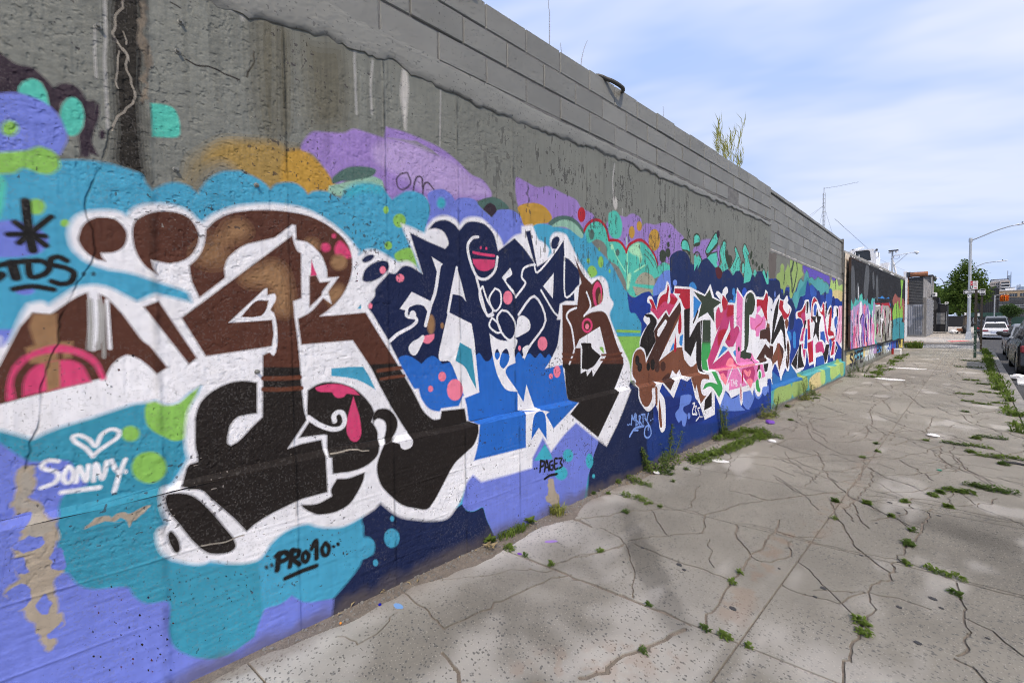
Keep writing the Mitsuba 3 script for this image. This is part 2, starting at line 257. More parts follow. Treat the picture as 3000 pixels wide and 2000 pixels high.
def jag(pts, seed, amp):
    p = np.asarray(pts, float); out = []
    for a, b in zip(p[:-1], p[1:]):
        L = np.linalg.norm(b - a); n = max(2, int(L / 0.035)); t = np.linspace(0, 1, n, endpoint=False); out.append(a + (b - a) * t[:, None])
    out.append(p[-1:]); q = np.vstack(out); o = np.c_[q * 16, np.full(len(q), seed * 3.7)]
    return q + amp * np.c_[meshkit.fbm(o, 4, 1) - 0.5, meshkit.fbm(o + 50, 4, 2) - 0.5] * 2
MURAL = '''@concrete
F|grime|40|0|-|-267 3108,-168 3160,-182 2648,-177 2457,-175 2346,-238 2364,-277 2392,-268 2525,-274 2802
S|crackdk|3|8|-|-20 2932,17 2923,70 2936,117 2928,174 2916
S|crackdk|3|8|-|-179 3126,-177 3051,-182 2965,-183 2881,-185 2781,-186 2666
S|crackdk|3|6|-|-71 3166,-36 3163
S|crackdk|3|8|-|217 2945,236 3004,246 3049,243 3089
F|grime2|120|0|-|269 3297,351 3317,352 2977,335 2650,290 2658,261 2942
F|grime2|120|0|-|466 3297,526 3269,700 3290,703 2876,579 2790,505 2790,470 3023
F|grime2|60|0|-|373 3253,397 3254,390 2775,374 2716
F|white2|15|0|-|1060 3344,1087 3316,1095 3214,1083 3104,1073 2943,1062 2940,1048 3066,1036 3179
S|white3|10|12|-|753 3587,759 3423,752 3252,757 2942
S|white3|10|12|-|862 3299,846 3145,849 2973
S|white3|15|20|-|767 3427,791 3402,766 3379
S|white3|15|20|-|824 3575,835 3507,829 3480
F|white2|20|0|-|134 3279,184 3300,243 3284,269 3282,243 3269,217 3271,203 3224,191 3258,158 3252,142 3253
F|white2|12|0|-|1274 3459,1321 3465,1335 3359,1287 3341
S|white3|8|10|-|1335 3359,1319 2907
S|white3|8|10|-|1719 3539,1708 3414
S|white3|12|20|-|3352 3296,3316 3100,3350 2920
S|white3|12|20|-|2130 3353,2199 3410,2367 3431,2626 3406,2913 3397
F|white2|15|0|-|3310 2945,3389 2960,3400 2881,3365 2834,3332 2869
S|white3|10|10|-|3493 2864,3481 2773
S|white3|6|10|-|-283 3072,-284 2925,-291 2812,-290 2666,-289 2526
S|white3|5|8|-|-314 2948,-319 2837,-317 2729
S|rawlt|4|5|-|-228 3100,-241 3050,-254 2999,-250 2934,-239 2894,-224 2863,-218 2787,-209 2734,-202 2698,-216 2655,-237 2610,-259 2569,-276 2523
S|rawlt|3|5|-|-237 2888,-222 2864,-217 2844
S|rawlt|3|4|-|-248 2868,-246 2809,-250 2718
S|rawlt|3|4|-|-227 2967,-219 2948,-219 2918
F|rawd|8|0|-|-179 3126,-162 3135,-154 3101,-159 3022,-156 2947,-142 2914,-155 2870,-159 2810,-175 2766,-185 2781,-180 2974
F|rawd|8|0|-|-183 2751,-169 2764,-156 2715,-166 2681,-177 2688
@background
F|ochre2|60|0|-|-34 2391,-18 2462,37 2530,109 2595,209 2624,298 2640,373 2639,451 2645,511 2622,574 2569,616 2510,614 2427,-52 2292
F|ochre3|50|0|-|43 2488,109 2580,227 2619,354 2634,371 2552,330 2412,104 2384
F|ochre|25|0|-|372 2596,451 2645,511 2622,574 2569,621 2511,620 2428,405 2385,349 2438
F|grey|60|0|-|-6 2359,42 2438,106 2484,162 2437,135 2330,-22 2298
F|lav|12|0|-|451 2651,504 2750,578 2778,678 2803,737 2845,809 2849,923 2846!,937 2920!,1059 2926,1203 2915,1327 2896,1416 2863,1474 2835,1578 2772,1688 2752,1763 2653,1611 2584,1257 2502,954 2445,904 2562,707 2542,638 2491,574 2569,512 2634
F|grey|8|0|-|938 2853!,1030 2871,1144 2891!,1263 2864!,1325 2832!,1202 2840,1058 2860
F|lav2|40|0|-|857 2777,989 2853,1129 2867,1278 2840,1440 2826,1578 2757,1688 2737,1744 2649,1258 2572,985 2645,868 2680
F|dkgreen|8|0|-|616 2533,697 2606,792 2636,867 2635,841 2585,766 2544,672 2522,615 2492
F|ltgreen|8|0|-|593 2475!,853 2591!,907 2575,903 2524,729 2450,592 2423
S|dkpur|8|9|-|1075 2667,1098 2605,1052 2553,1013 2554,1000 2603,1026 2644,1075 2667
S|dkpur|8|11|-|1115 2549,1124 2611,1147 2657,1180 2654,1182 2597
S|dkpur|8|11|-|1181 2535,1193 2613,1225 2634,1269 2595
F|lav|10|0|-|2009 2844,2093 2847,2249 2824,2390 2864,2540 2843,2752 2815,2822 2755,3012 2713,3041 2525,2244 2416,2037 2612
F|lav|10|0|-|3445 2787!,3552 2791,3650 2843,3751 2846,3855 2806,3868 2603,3699 2538,3600 2483,3551 2450,3479 2497,3386 2513,3263 2504,3230 2559,3209 2662,3242 2687,3433 2587
F|lav|10|0|-|3908 2770,4145 2799,4337 2856,4508 2863,4654 2804,4841 2739,4755 2653,4790 2558,4606 2521,4509 2447,4493 2381,4337 2383,4203 2332,4017 2503,3921 2566,3868 2588
F|lav|25|0|-|5098 2572,5106 2641,5279 2699,5329 2767,5485 2807,5629 2817,5704 2783,5780 2686,5856 2760,5954 2755,5935 2670,5927 2503,5859 2432,5331 2504,5280 2569
F|cyan|12|0|-|-613 2256,-581 2284,-534 2309,-473 2340,-426 2358,-366 2374,-291 2379,-238 2369,-190 2357,-177 2321,-156 2294!,-111 2331,-66 2348,-19 2336,2 2314!,30 2367,82 2421,134 2450,188 2458,-18 2337,6 2312!,19 2345,57 2401,109 2441,169 2455,224 2448,273 2425,303 2393!,325 2424,370 2447,417 2453,457 2435,481 2404!,514 2429,574 2442,618 2427,654 2415!,692 2471,759 2515,828 2535,899 2535,930 2511,961 2476,993 2462!,930 2435,982 2482,1063 2543,1146 2554,1203 2533,1232 2492,1273 2324,2023 2386,2154 2478,2245 2525,2387 2530,2536 2527,2863 2520,3010 2425,3296 2258,3575 1944,3630 1775,3724 1755,3841 1600!,3861 1467!,3394 1484!,3608 1003!,3643 409,3096 -603,-294 -187,-709 31
S|cyan2|30|50|-|700 2454,758 2497,827 2516,888 2515
F|mint|10|0|-|-613 2252,-582 2264,-568 2234,-572 2183,-587 2097,-618 2075
F|dkpur|10|0|-|-580 2736,-568 2728,-556 2717,-528 2700,-489 2702,-459 2673,-437 2644!,-418 2669,-387 2677,-363 2661,-347 2627,-324 2632,-320 2601,-327 2536,-336 2480,-346 2392,-366 2387,-376 2468,-360 2515,-356 2570,-365 2603,-381 2626,-400 2615,-420 2584,-423 2548,-440 2542,-453 2558,-454 2592,-468 2652,-490 2658,-517 2637,-531 2578,-586 2558
F|dkpur|8|0|-|-322 2618,-311 2622,-314 2566,-332 2506,-342 2466,-328 2425,-321 2401!,-353 2404,-377 2375!,-364 2451,-337 2540
F|dkpur|8|0|-|-297 2500,-298 2489,-302 2481,-307 2476,-312 2478,-315 2484,-316 2494,-315 2505,-311 2513,-306 2517,-301 2516,-298 2510
F|mint|8|0|-|-529 2596,-517 2634,-490 2659,-468 2649,-454 2606,-453 2551,-471 2559,-510 2579
F|mint|8|0|-|-356 2556,-362 2513,-375 2480,-393 2464,-409 2469,-420 2495,-424 2533,-418 2575,-405 2608,-388 2625,-371 2620,-360 2595
F|mint|8|0|-|-151 2683!,-109 2693,-72 2686,-54 2632,-58 2565,-106 2544,-150 2535!
F|peri|10|0|-|-604 2560,-573 2571,-536 2589,-493 2588,-455 2571,-427 2537,-411 2490,-406 2447,-422 2399,-432 2377,-483 2382,-527 2361,-610 2330
F|lime|12|0|-|-532 2452,-536 2436,-544 2423,-554 2415,-565 2416,-572 2425,-574 2439,-571 2455,-563 2468,-553 2476,-542 2475,-535 2466
F|lime|12|0|-|-610 2338,-580 2347,-510 2374,-482 2397,-443 2384,-429 2335,-451 2297,-485 2289,-523 2301,-551 2274,-612 2265
F|peri|10|0|-|-618 2080,-587 2084,-561 2093,-535 2089,-492 2070,-469 2029,-483 1984,-511 1962,-560 1948,-622 1956
F|lime|10|0|-|-472 2160,-476 2143,-485 2129,-498 2123,-511 2125,-520 2135,-523 2150,-519 2167,-509 2180,-497 2187,-484 2185,-475 2175
F|lime|6|0|-|-410 2104,-412 2096,-417 2089,-424 2086,-430 2087,-435 2092,-436 2100,-434 2108,-429 2115,-423 2118,-416 2117,-412 2112
F|peri|8|0|-|-510 1821,-514 1812,-523 1805,-535 1803,-547 1805,-556 1810,-559 1819,-555 1827,-546 1834,-534 1837,-522 1835,-513 1829
F|peri|10|0|-|-630 1669!,-568 1668!,-586 1594!,-635 1507!
F|cyanlo|10|0|-|-640 1333,-611 1290,-570 1256,-533 1232,-487 1262,-428 1274,-372 1288,-253 1326,-189 1337,-138 1314,-63 1256,-76 1080,-150 892,-169 744,-140 589,33 496,191 465,176 -138,-65 -66,-670 315
F|peri|10|0|-|-642 1258,-613 1231,-588 1196,-546 1145,-519 1134,-485 1135,-444 1122,-431 1101,-425 1067,-398 1023,-393 1002,-454 983,-473 935,-468 906,-471 697,-445 667,-422 611,-379 572,-281 536,-262 489,-221 434,-148 404,-152 282,-143 211,-121 164,-93 129,-58 93,3 51,55 38,95 43,120 53,145 60,171 71!,180 104,208 172,223 193,271 184,307 188,342 205!,392 147,435 123!,916 -19!,407 -139!,-147 -167!,-706 114!
F|raw|8|0|-|-564 1103,-536 1114,-528 1014,-505 918,-477 900,-469 833,-478 754,-462 693,-475 643,-473 532,-468 465,-512 369,-529 397,-536 527,-573 581,-603 657,-576 688,-578 794,-571 861,-590 921,-577 1003
F|rawlt|6|0|-|-553 1083,-540 1088,-539 1009,-525 925,-489 890,-484 839,-544 834,-559 883,-583 892,-571 931,-567 1000
F|raw|4|0|-|-333 861,-265 885,-200 872,-235 846,-267 797,-293 838,-346 835,-388 837,-371 864
F|lime|8|0|-|-208 1300,-197 1328,-168 1329,-131 1306,-93 1311,-53 1347,-16 1381!,-27 1335,-52 1276,-72 1143,-113 1134,-157 1168,-193 1207,-207 1250
F|lime|10|0|-|-227 1191,-231 1174,-242 1163,-257 1162,-272 1169,-282 1184,-285 1202,-281 1219,-270 1230,-255 1232,-241 1224,-230 1209
F|lime|10|0|-|-141 1015,-150 980,-173 959,-202 957,-231 975,-251 1007,-257 1045,-249 1079,-227 1100,-198 1103,-169 1087,-148 1054
F|peri|8|0|-|1218 2549,1263 2592,1340 2615,1403 2593,1434 2555!,1467 2578,1552 2598,1621 2587,1674 2538,1756 2493!,1805 2547,1883 2576,1984 2578,2068 2537,2121 2473,2002 2352,1878 2258,1745 2393,1463 2324,1213 2289,1238 2453
F|dkgreen|8|0|-|1630 2574,1675 2612,1787 2649,1884 2630,1933 2585,1824 2558,1762 2494!,1710 2522,1665 2544
F|dkpur|8|0|-|1683 2540,1739 2595,1795 2583,1808 2543,1762 2491!,1710 2522
F|ochre|8|0|-|2026 2610,2091 2654,2224 2687,2340 2675,2424 2605,2387 2547,2245 2513,2154 2466,2088 2484,2057 2551
F|dkgreen|8|0|-|2375 2537,2486 2615,2642 2647,2778 2614,2877 2531!,2820 2495,2695 2569,2485 2528
F|ltgreen|8|0|-|2423 2518,2563 2601,2723 2595,2848 2508,2819 2467,2614 2538
F|cyan2|20|0|-|1357 2522,1352 2502,1339 2486,1322 2478,1305 2480,1293 2491,1289 2509,1294 2529,1306 2546,1323 2554,1340 2552,1353 2541
F|lime|8|0|-|1059 2351,1053 2327,1036 2307,1014 2298,992 2301,977 2315,971 2337,977 2360,994 2379,1016 2389,1038 2387,1054 2373
F|lime|6|0|-|944 2400,942 2388,935 2377,926 2372,917 2374,911 2382,909 2394,911 2407,918 2417,927 2422,936 2420,942 2413
F|lime|8|0|-|975 2117,1015 2153,1083 2178,1110 2144,1134 2055!,1040 2073,994 2081
F|lime|6|0|-|963 2176,959 2162,949 2151,937 2146,924 2148,915 2157,912 2170,915 2184,925 2195,938 2201,950 2199,960 2190
F|mint|8|0|-|2876 2548,2911 2597,3000 2648,3062 2664,3134 2650,3198 2607,3241 2534,3252 2489!,3386 2506,3479 2476,3557 2401!,3600 2469,3687 2522,3802 2551,3881 2554,4017 2503,4130 2424,4195 2308!,4337 2379,4485 2348!,4501 2261,4368 2283,4292 2222,4116 2164,4130 2096,4130 2012,4087 1980,3934 2011,3736 1937,3573 1988,3549 2086,3478 2185,3385 2261,3240 2308,3197 2449,3060 2491,2929 2436,2881 2511
F|ltmint|20|0|-|3599 2448,3712 2525,3815 2545,3828 2467,3868 2398,3828 2321,3789 2390,3674 2407
F|ltmint|15|0|-|3326 2448,3323 2432,3314 2420,3303 2415,3292 2418,3284 2428,3281 2442,3284 2458,3292 2470,3304 2475,3315 2473,3323 2462
S|ltmint|8|12|-|3318 2450,3385 2349,3538 2204
S|ltmint|8|14|-|3563 2577,3575 2438,3576 2193
S|ltmint|10|18|-|3711 2217,3814 2261,3921 2307
F|ltmint|20|0|-|3574 2171,3648 2191,3623 2090,3598 2018,3567 2030
S|red|5|28|-|2864 2546,2901 2601,2980 2658,3062 2681,3134 2670,3198 2627,3236 2560,3252 2505
S|red|5|30|-|3252 2505,3386 2521,3479 2497,3557 2433
S|red|5|30|-|3557 2415,3600 2491,3699 2545,3802 2580,3895 2577,4017 2525,4130 2440,4195 2346
S|brown|3|10|-|3928 2485,4045 2431,4130 2371,4181 2291
S|brown|3|10|-|3908 2431,4003 2389,4109 2304
F|mint|12|0|-|3242 2713,3253 2775,3320 2816,3388 2818,3445 2780,3483 2704,3468 2592,3409 2543,3318 2538,3252 2589
F|taupe|5|0|-|3723 2103,3801 2180,3907 2225,4017 2218,4116 2172,4133 2089!,3736 2088!
F|taupe|5|0|-|3673 2057!,4087 2041!,4080 1995,3934 2004,3749 1952!
F|red|6|0|-|2882 2701,2874 2664,2853 2635,2824 2620,2796 2625,2776 2648,2768 2682,2776 2718,2797 2748,2825 2762,2854 2758,2875 2736
F|ochre|6|0|-|3720 2652,3712 2616,3691 2588,3662 2575,3633 2581,3613 2603,3605 2635,3613 2670,3634 2698,3662 2711,3691 2707,3712 2685
F|ochre|6|0|-|3864 2741,3857 2712,3836 2688,3809 2677,3782 2680,3762 2698,3755 2725,3762 2754,3782 2778,3809 2790,3837 2786,3857 2769
F|ochre|6|0|-|4251 2636,4234 2569,4187 2517,4123 2492,4061 2502,4016 2543,3999 2604,4016 2669,4061 2721,4123 2747,4187 2740,4234 2699
F|dkgreen|10|0|-|3017 2530,3011 2503,2995 2482,2974 2473,2953 2477,2938 2494,2933 2518,2938 2544,2954 2565,2975 2575,2996 2571,3011 2554
F|dkgreen|10|0|-|3434 2399,3430 2379,3417 2364,3399 2357,3382 2361,3370 2373,3365 2391,3370 2410,3382 2426,3400 2433,3417 2429,3430 2417
F|olive|6|0|-|4394 2459,4383 2418,4354 2387,4315 2373,4275 2380,4247 2405,4237 2443,4247 2483,4275 2514,4314 2529,4354 2523,4383 2497
F|olive|6|0|-|4497 2510,4489 2480,4467 2457,4438 2446,4408 2451,4386 2469,4379 2497,4386 2526,4408 2549,4437 2560,4467 2556,4489 2538
F|olive|6|0|-|4480 2610,4475 2593,4463 2579,4445 2572,4428 2575,4415 2586,4411 2602,4415 2619,4428 2633,4445 2639,4462 2637,4475 2626
F|olive|6|0|-|4503 2715,4500 2702,4492 2692,4481 2688,4470 2689,4462 2697,4459 2709,4462 2721,4470 2731,4481 2736,4492 2734,4500 2726
F|lime|6|0|-|3160 2274,3154 2244,3138 2222,3116 2212,3094 2218,3078 2238,3072 2266,3078 2295,3094 2317,3116 2327,3138 2322,3155 2302
F|lime|6|0|-|2907 2162,2927 2202,2982 2222,3038 2198,3053 2141,2956 2102
F|lime|6|0|-|2947 2267,2944 2253,2935 2243,2922 2238,2910 2240,2901 2249,2898 2262,2901 2276,2911 2286,2923 2291,2935 2289,2944 2280
F|lime|6|0|-|3276 2191,3274 2181,3268 2173,3261 2169,3253 2172,3247 2178,3245 2188,3248 2199,3253 2206,3261 2210,3269 2208,3274 2201
F|lime|5|0|-|3104 2396,3102 2386,3097 2378,3091 2375,3084 2376,3079 2383,3077 2392,3079 2402,3084 2410,3091 2413,3098 2412,3102 2405
F|lime|5|0|-|3373 1516!,3844 1501!,3856 1349,3682 1299,3643 1108,3643 939,3467 1124
F|cyan|5|0|-|3205 1836,3389 2000,3569 1992,3611 1795,3728 1759,3835 1660,3850 1548!,3307 1553!
S|lime|5|30|-|3387 1572,3819 1554
F|peri2|6|0|-|4092 2032,4142 2106,4210 2182,4350 2274,4496 2294,4571 2243,4648 2172,4687 2059,4459 1899,4142 1891
F|royal|5|0|-|3569 2000!,3635 1945,3705 1934,3789 1959,3882 1993,4026 2011,4092 1961,4496 2050,5416 2092,8510 2465,9270 2329,14862 2521,15275 263,7894 101,7232 -452,3975 367,3976 989,3834 1350!,3844 1505!,3850 1643,3835 1660,3728 1759,3623 1778
F|navyc|6|0|-|4477 2377,4495 2463,4608 2531,4764 2568,4927 2546,5063 2420!,5239 2431,5320 2484,5460 2535,5654 2548,5797 2463,5870 2380!,6072 2441,6240 2443,6397 2368!,6503 2440,6655 2464,6827 2379,6926 2311!,7045 2305,7180 2428,7320 2438,7426 2498,7686 2531,7920 2508,8019 2405!,8555 2433,8689 2482,8850 2368,8959 2193,9292 2268,9428 2180,9081 2015,8526 1826,7854 1929,6855 1859,5417 1923,4726 1944,4533 2052
F|navylo|25|0|-|3579 1030,3696 950,3879 754,4024 716,4000 -449!,2809 -75!,2952 506
F|navyd|30|0|-|4007 503,5430 232,6504 163,8138 121,8152 -453,5433 -223,4000 2
F|dkroyal|30|0|-|4024 733,4498 743,5428 448,5243 287,4210 449
F|navylo|15|0|-|725 501,732 438,731 387,767 361,793 307,782 254,728 255,702 214,643 158,577 108,552 85,523 -248!,1193 -633!,1614 -359,1338 248,1171 352,975 450,838 568
F|peri|8|0|-|1428 362,1445 324,1483 293,1525 280,1565 280,1593 287,1612 276,1621 246,1636 185,1664 125,1689 70,1728 -20!,2157 -47!,2742 -36!,2782 5,2839 183,2876 251,2934 379,2998 468,2999 522!,2740 771,2332 900,1604 752
F|raw|5|0|-|2311 303,2384 265,2391 204,2424 135,2423 69,2381 47,2316 73,2253 145,2293 174,2306 240
F|cyan2|10|0|-|2631 438,2622 410,2596 395,2561 395,2527 411,2503 438,2494 469,2503 496,2528 512,2562 512,2597 497,2622 469
F|cyan2|8|0|-|2921 316,2913 281,2892 259,2864 256,2837 273,2817 305,2810 343,2817 377,2838 399,2865 403,2893 387,2914 355
F|cyan2|12|0|-|2552 294,2540 265,2508 250,2466 253,2425 273,2395 303,2385 337,2396 366,2426 381,2468 379,2510 360,2540 329
F|cyan2|6|0|-|2142 506!,2270 623!,2343 512!,2361 467!
F|cyan|8|0|-|954 291,947 262,928 246,902 248,877 266,860 295,854 328,861 356,879 372,905 371,930 354,948 325
F|cyan|8|0|-|693 340,747 370,787 335,789 282,750 246,701 265
F|cyan|6|0|-|813 189,811 179,805 173,797 174,789 180,783 190,781 202,783 212,789 218,797 217,806 211,811 200
F|cyan|6|0|-|923 428,921 419,916 414,909 414,902 419,897 428,895 438,897 447,902 452,909 452,916 447,921 439
F|cyan2|8|0|-|2947 160,2943 151,2935 145,2923 145,2911 151,2903 161,2900 173,2903 183,2912 188,2923 188,2935 182,2943 172
F|navylo|6|0|-|1276 321!,1428 362!,1451 319,1483 291,1525 277,1565 277,1593 284,1612 273,1624 240,1639 181,1670 114,1702 44,1754 -71!,1751 -263!,1038 -30!
F|skyb|6|0|-|4981 2129,5020 2169,5084 2187,5157 2161,5199 2110,5166 2078,5005 2093
@second_background
F|rock|8|0|-|8045 2915!,8618 2938!,8553 2464!,8056 2431!
F|lime2|6|0|-|8615 2468,8674 2562,8832 2604,8860 2729,8973 2785,9074 2737,9094 2624,9261 2742,9328 2822,9436 2736,9465 2926!,9610 2913,9833 2924,10065 2923,10225 2892,10347 2892,10310 2762,10438 2668,10196 2571,10003 2468,9892 2317,9708 2198,9564 2106,9454 2156,9449 2329,9341 2387,9205 2327,9074 2153!,9004 2275,8873 2290,8805 2419
S|oliveD|5|90|-|9713 2929,9616 2740,9517 2656,9597 2445,9632 2272
S|oliveD|5|60|-|9891 2907,9973 2769,9920 2620,9776 2389,9669 2252
S|oliveD|5|50|-|9128 2606,9098 2499,9067 2393
F|violet|8|0|-|10390 2838,10470 2909!,10858 2878!,11363 2871!,11705 2848!,12330 2817!,12865 2800!,12904 2611,12618 2594,12071 2681,11711 2708,11374 2623,10913 2618,10775 2764,10563 2689
F|violet|8|0|-|13131 2805!,13658 2819!,13504 2737,13195 2732
F|dkgreen|6|0|-|9637 2108,9707 2231,9932 2285,10005 2412,10236 2585,10442 2541,10562 2700,10729 2807,10887 2700,10957 2645,11184 2672,11326 2620,11517 2645,11711 2721,11915 2671,12122 2704,12286 2615,12449 2638,12645 2623,12849 2553,12801 2358,11985 2286,11381 2450,10660 2389,9945 1905,9829 1936
F|teal2|5|0|-|9655 2109,9781 2246,9932 2271,10044 2398,10237 2551,10444 2512,10563 2683,10731 2774,10857 2686,10913 2624,11184 2656,11327 2604,11518 2629,11712 2698,11916 2654,12123 2680,12287 2598,12450 2621,12618 2590,12780 2542,12801 2358,12354 2353,11986 2279,11727 2359,11382 2443,10917 2522,10660 2389,10581 2226,10251 2168,10096 2060,9953 1899,9829 1934,9714 2028
F|teal3|20|0|-|10529 2476,10737 2630,10914 2594,10875 2471,10664 2271,10251 2185,10093 2134,10166 2307
F|limey|6|0|-|12882 2485,13134 2735,13323 2627,13692 2785,13978 2605,14369 2671,14671 2611,14530 2353,14344 2173,13853 2248,13469 2236,13220 2284,13089 2461
F|sand|30|0|limey|13213 2403,13709 2483,14453 2456,14400 2182,13223 2221
S|oliveD|5|70|-|13598 2750,13572 2648,13547 2532
F|royal3|5|0|-|10626 2151,10660 2389,10783 2556,10896 2497,11039 2286,11111 2216
F|dkroyal|5|0|-|9985 1860,10095 2066,10251 2179,10395 2144,10421 2005,10262 1875
F|dkroyal|5|0|-|11560 2232,11629 2336,11776 2380,11906 2322,11996 2065,11793 2022
F|dkroyal|5|0|-|12307 2205,12353 2367,12490 2372,12554 2213
F|royal4|5|0|-|10988 2429,11145 2486,11382 2437,11581 2308,11560 2232,11111 2203
F|royal4|5|0|-|12801 2358,12969 2490,13181 2444,13219 2291,13111 2064,12594 1971,12522 2280
F|dkroyal|5|0|-|13202 2051,13252 2257,13404 2291,13535 2188,13543 2044
F|teal2|5|0|-|14464 2275,14522 2475,14663 2519,14709 2360,14680 2251
F|navyc|5|0|-|9335 2024,9492 2093,9676 2055,9830 1903,9731 1495,9476 1499,9499 1898
@second_letters
F|white|3|0|-|9924 1683,9892 1781,9946 1839,10291 1884,10527 2024,10586 2102,10902 2120,10974 1963,11047 1778!,11105 1984,11199 2147,11368 2207,11581 2177,11728 2107,12035 1925!,12106 2022,12257 2112,12378 2067,12427 1872!,12456 2107,12577 2111,12647 1865!,12915 2018,13087 2042,13181 1921,13212 1675!,13368 1758,13399 2007,13721 2034,13934 1984,13981 1673,13666 1356!,13685 1038,13952 854!,13614 638,13531 475!,13342 614,13077 608!,12891 868!,12741 514,12538 480,12372 582,12244 782!,11645 748,11580 603,11479 473,11404 599!,10998 577!,10892 762!,10755 982!,10704 671,10522 547!,9994 473!,9574 725!,10174 1080!,10198 1213,10366 1479!,10454 1528,10359 1648,10122 1699
F|crim|3|0|-|10032 1815,10351 1868,10589 2008,10650 2044!,10656 1906,10609 1819,10664 1690,10605 1612!,10516 1527!,10358 1682,10063 1732
F|rose2|12|0|crim|10295 1783,10722 1820,10730 1611,10484 1545
F|black|3|0|-|10712 2063,10872 2076,10888 1980,10818 1803!,10723 1803!,10717 1959!
F|black|3|0|-|10572 1647!,10729 1650!,10640 1508,10489 1408!
F|crim|3|0|-|10805 1660!,10986 1680!,11084 1212!,10875 1188!
F|rose2|3|0|-|10456 1477!,10641 1474!,10523 1338,10467 1186!,10228 1190!
F|rose2|3|0|-|10349 1123!,10488 1125!,10493 996,10693 968,10576 767!
F|black|3|0|-|10090 1001!,9616 735!,9990 573!
F|black|3|0|-|10202 1113!,10349 1119!,10327 903,10595 592!,10064 600!,10118 1000!
F|royal4|3|0|-|10673 1456!,10800 1453!,10824 1190!,10806 997!,10554 1010!
F|crim|3|0|-|11122 1599!,11172 2003,11268 2140,11439 2191,11670 2102!,11513 2098,11320 2042,11230 1914,11270 1607!
F|royal4|3|0|-|11352 1779!,11345 1952,11480 2046,11624 2012,11594 1882,11529 1753
F|black|3|0|-|11063 1734!,11529 1734!,11678 1930!,11796 1753!,12067 1731!,11866 1508,11863 1102!,11562 1328!,11308 1204!,11466 1578!
F|white|2|0|-|11545 1697,11601 1734,11679 1604,11549 1605
F|crim|3|0|-|11749 1977!,12038 1845,12204 1928,12147 1985,12196 2091,12340 2027,12405 1833,12542 1519,12926 1008!,12644 1116!,12452 1383,12362 1580,12235 1755,11964 1826
F|rose2|12|0|crim|12050 1601,12514 1755,12884 1010,12467 1087
F|rose2|3|0|-|10826 1119!,11310 1171!,11345 658!,10995 645!
F|crim|12|0|rose2|10812 1155,11140 1159,11368 620,10963 633
F|rose2|3|0|-|11525 1043!,11774 1116!,12190 1099!,12396 894,12591 556!,12323 771,12086 853!,11569 842!
F|royal4|3|0|-|11986 1355!,12373 1361!,12545 1143!,12510 1026!,12227 1136,11995 1160!
F|royal4|3|0|-|12920 1130!,13222 1160!,13234 953!,13001 739!
F|royal4|3|0|-|11719 724,12245 757,12455 517,12101 525,11654 560
F|black|3|0|-|12552 1005!,12952 1002!,12735 635,12543 533,12409 638,12260 781!,12439 833!
F|black|3|0|-|12477 1677,12498 2069,12595 2081,12632 1835
F|crim|3|0|-|12744 1276!,12927 1797,13089 2001,13203 1839,13054 1365!,13393 1316!,13606 1104!,13273 1054!,12872 1232
F|dkbrown|3|0|-|12758 1796,12961 1969,13108 1961,12968 1837
F|rose3|3|0|-|13335 1062!,13609 1058!,13536 706!,13117 681!
F|crim|6|0|rose3|13335 1062,13498 1056,13339 667,13073 684
F|black|3|0|-|13705 1991!,13918 1931,13907 1620!,13751 1844
F|black|3|0|-|13688 974!,13904 856!,13611 698!
F|royal4|3|0|-|13466 1632,13737 1759,13860 1609,13617 1400
F|white|2|0|-|11056 1582!,11396 1579!,11397 1542!,11057 1547!
F|white|2|0|-|11572 771!,12244 786!,12246 747!,11574 734!
F|white|2|0|-|12873 1212!,13416 1226!,13420 1153!,12877 1141!
F|white|2|0|-|10188 1172!,10560 1174!,10561 1139!,10189 1147!
F|pinkw|6|0|-|13971 2007,14305 2045,14585 2006,14591 1582,14700 1019,14477 916,14271 970,14125 911!,13894 1029,13685 1038!,13955 1630
F|white|3|0|-|13894 1029!,14125 911!,14271 970,14679 1019,14801 765,14537 779,14380 832
S|rose2|3|70|-|14111 1955,14173 1760,14082 1629
S|rose2|3|70|-|14411 1981,14453 1628
S|rose2|3|70|-|14188 1498,14149 1324,14014 1132
S|rose2|3|70|-|14441 1495,14406 1230,14318 1012
@footing_paint
F|teal2|6|0|-|8050 500!,14600 520!,14600 -100!,8050 -100!
F|lime2|14|0|-|8250 360,8600 390,9100 385,9300 300,9280 80,8900 60,8400 50,8200 150
F|blue|8|0|-|8050 520!,9350 520!,9300 400,8900 370,8500 390,8050 360!
F|lime2|14|0|-|9350 360,9900 500,10400 400,10500 150,10000 50,9400 80
F|sand|20|0|-|10600 300,11200 400,11900 350,12000 100,11200 20,10700 80
F|limey|20|0|-|11600 380,12000 400,12100 100,11700 80
F|limey|20|0|-|12600 420,13200 400,13700 440,13900 200,13200 100,12700 100
F|lime2|14|0|-|13700 500,14100 500,14200 100,13800 100
F|grey|30|0|-|8300 60,9500 40,11500 30,14300 30,14400 -100,8100 -100
@panel/panel_paint
F|teal2|30|0|-|14230 2047,14609 2176,14803 2263,15116 2210,15267 2309,15543 2243,15646 2354,15872 2340,15981 2409,16212 2439,16389 2469,16587 2274,16894 2340,17223 2269,17348 2354,17521 2206,17769 2189,18051 2171,18247 2383,18767 2387,19073 2422,19402 2304,19563 692,14314 772
F|mint|6|0|-|14711 2138,14854 2264,14965 2144,14925 1978,14772 1976
F|mint|6|0|-|15120 2148,15236 2308,15354 2154,15232 2067
F|mint|6|0|-|15939 2211,16154 2437,16331 2444,16530 2227,16381 1822,16142 1842
F|mint|6|0|-|18194 2174,18320 2385,18486 2180,18371 1833
F|skyb|25|0|-|19159 2348,19549 2464,20052 2454,20567 2552,21506 2473,22504 2563,22851 2336,23207 2103,23590 1740,22973 2219,19243 2300
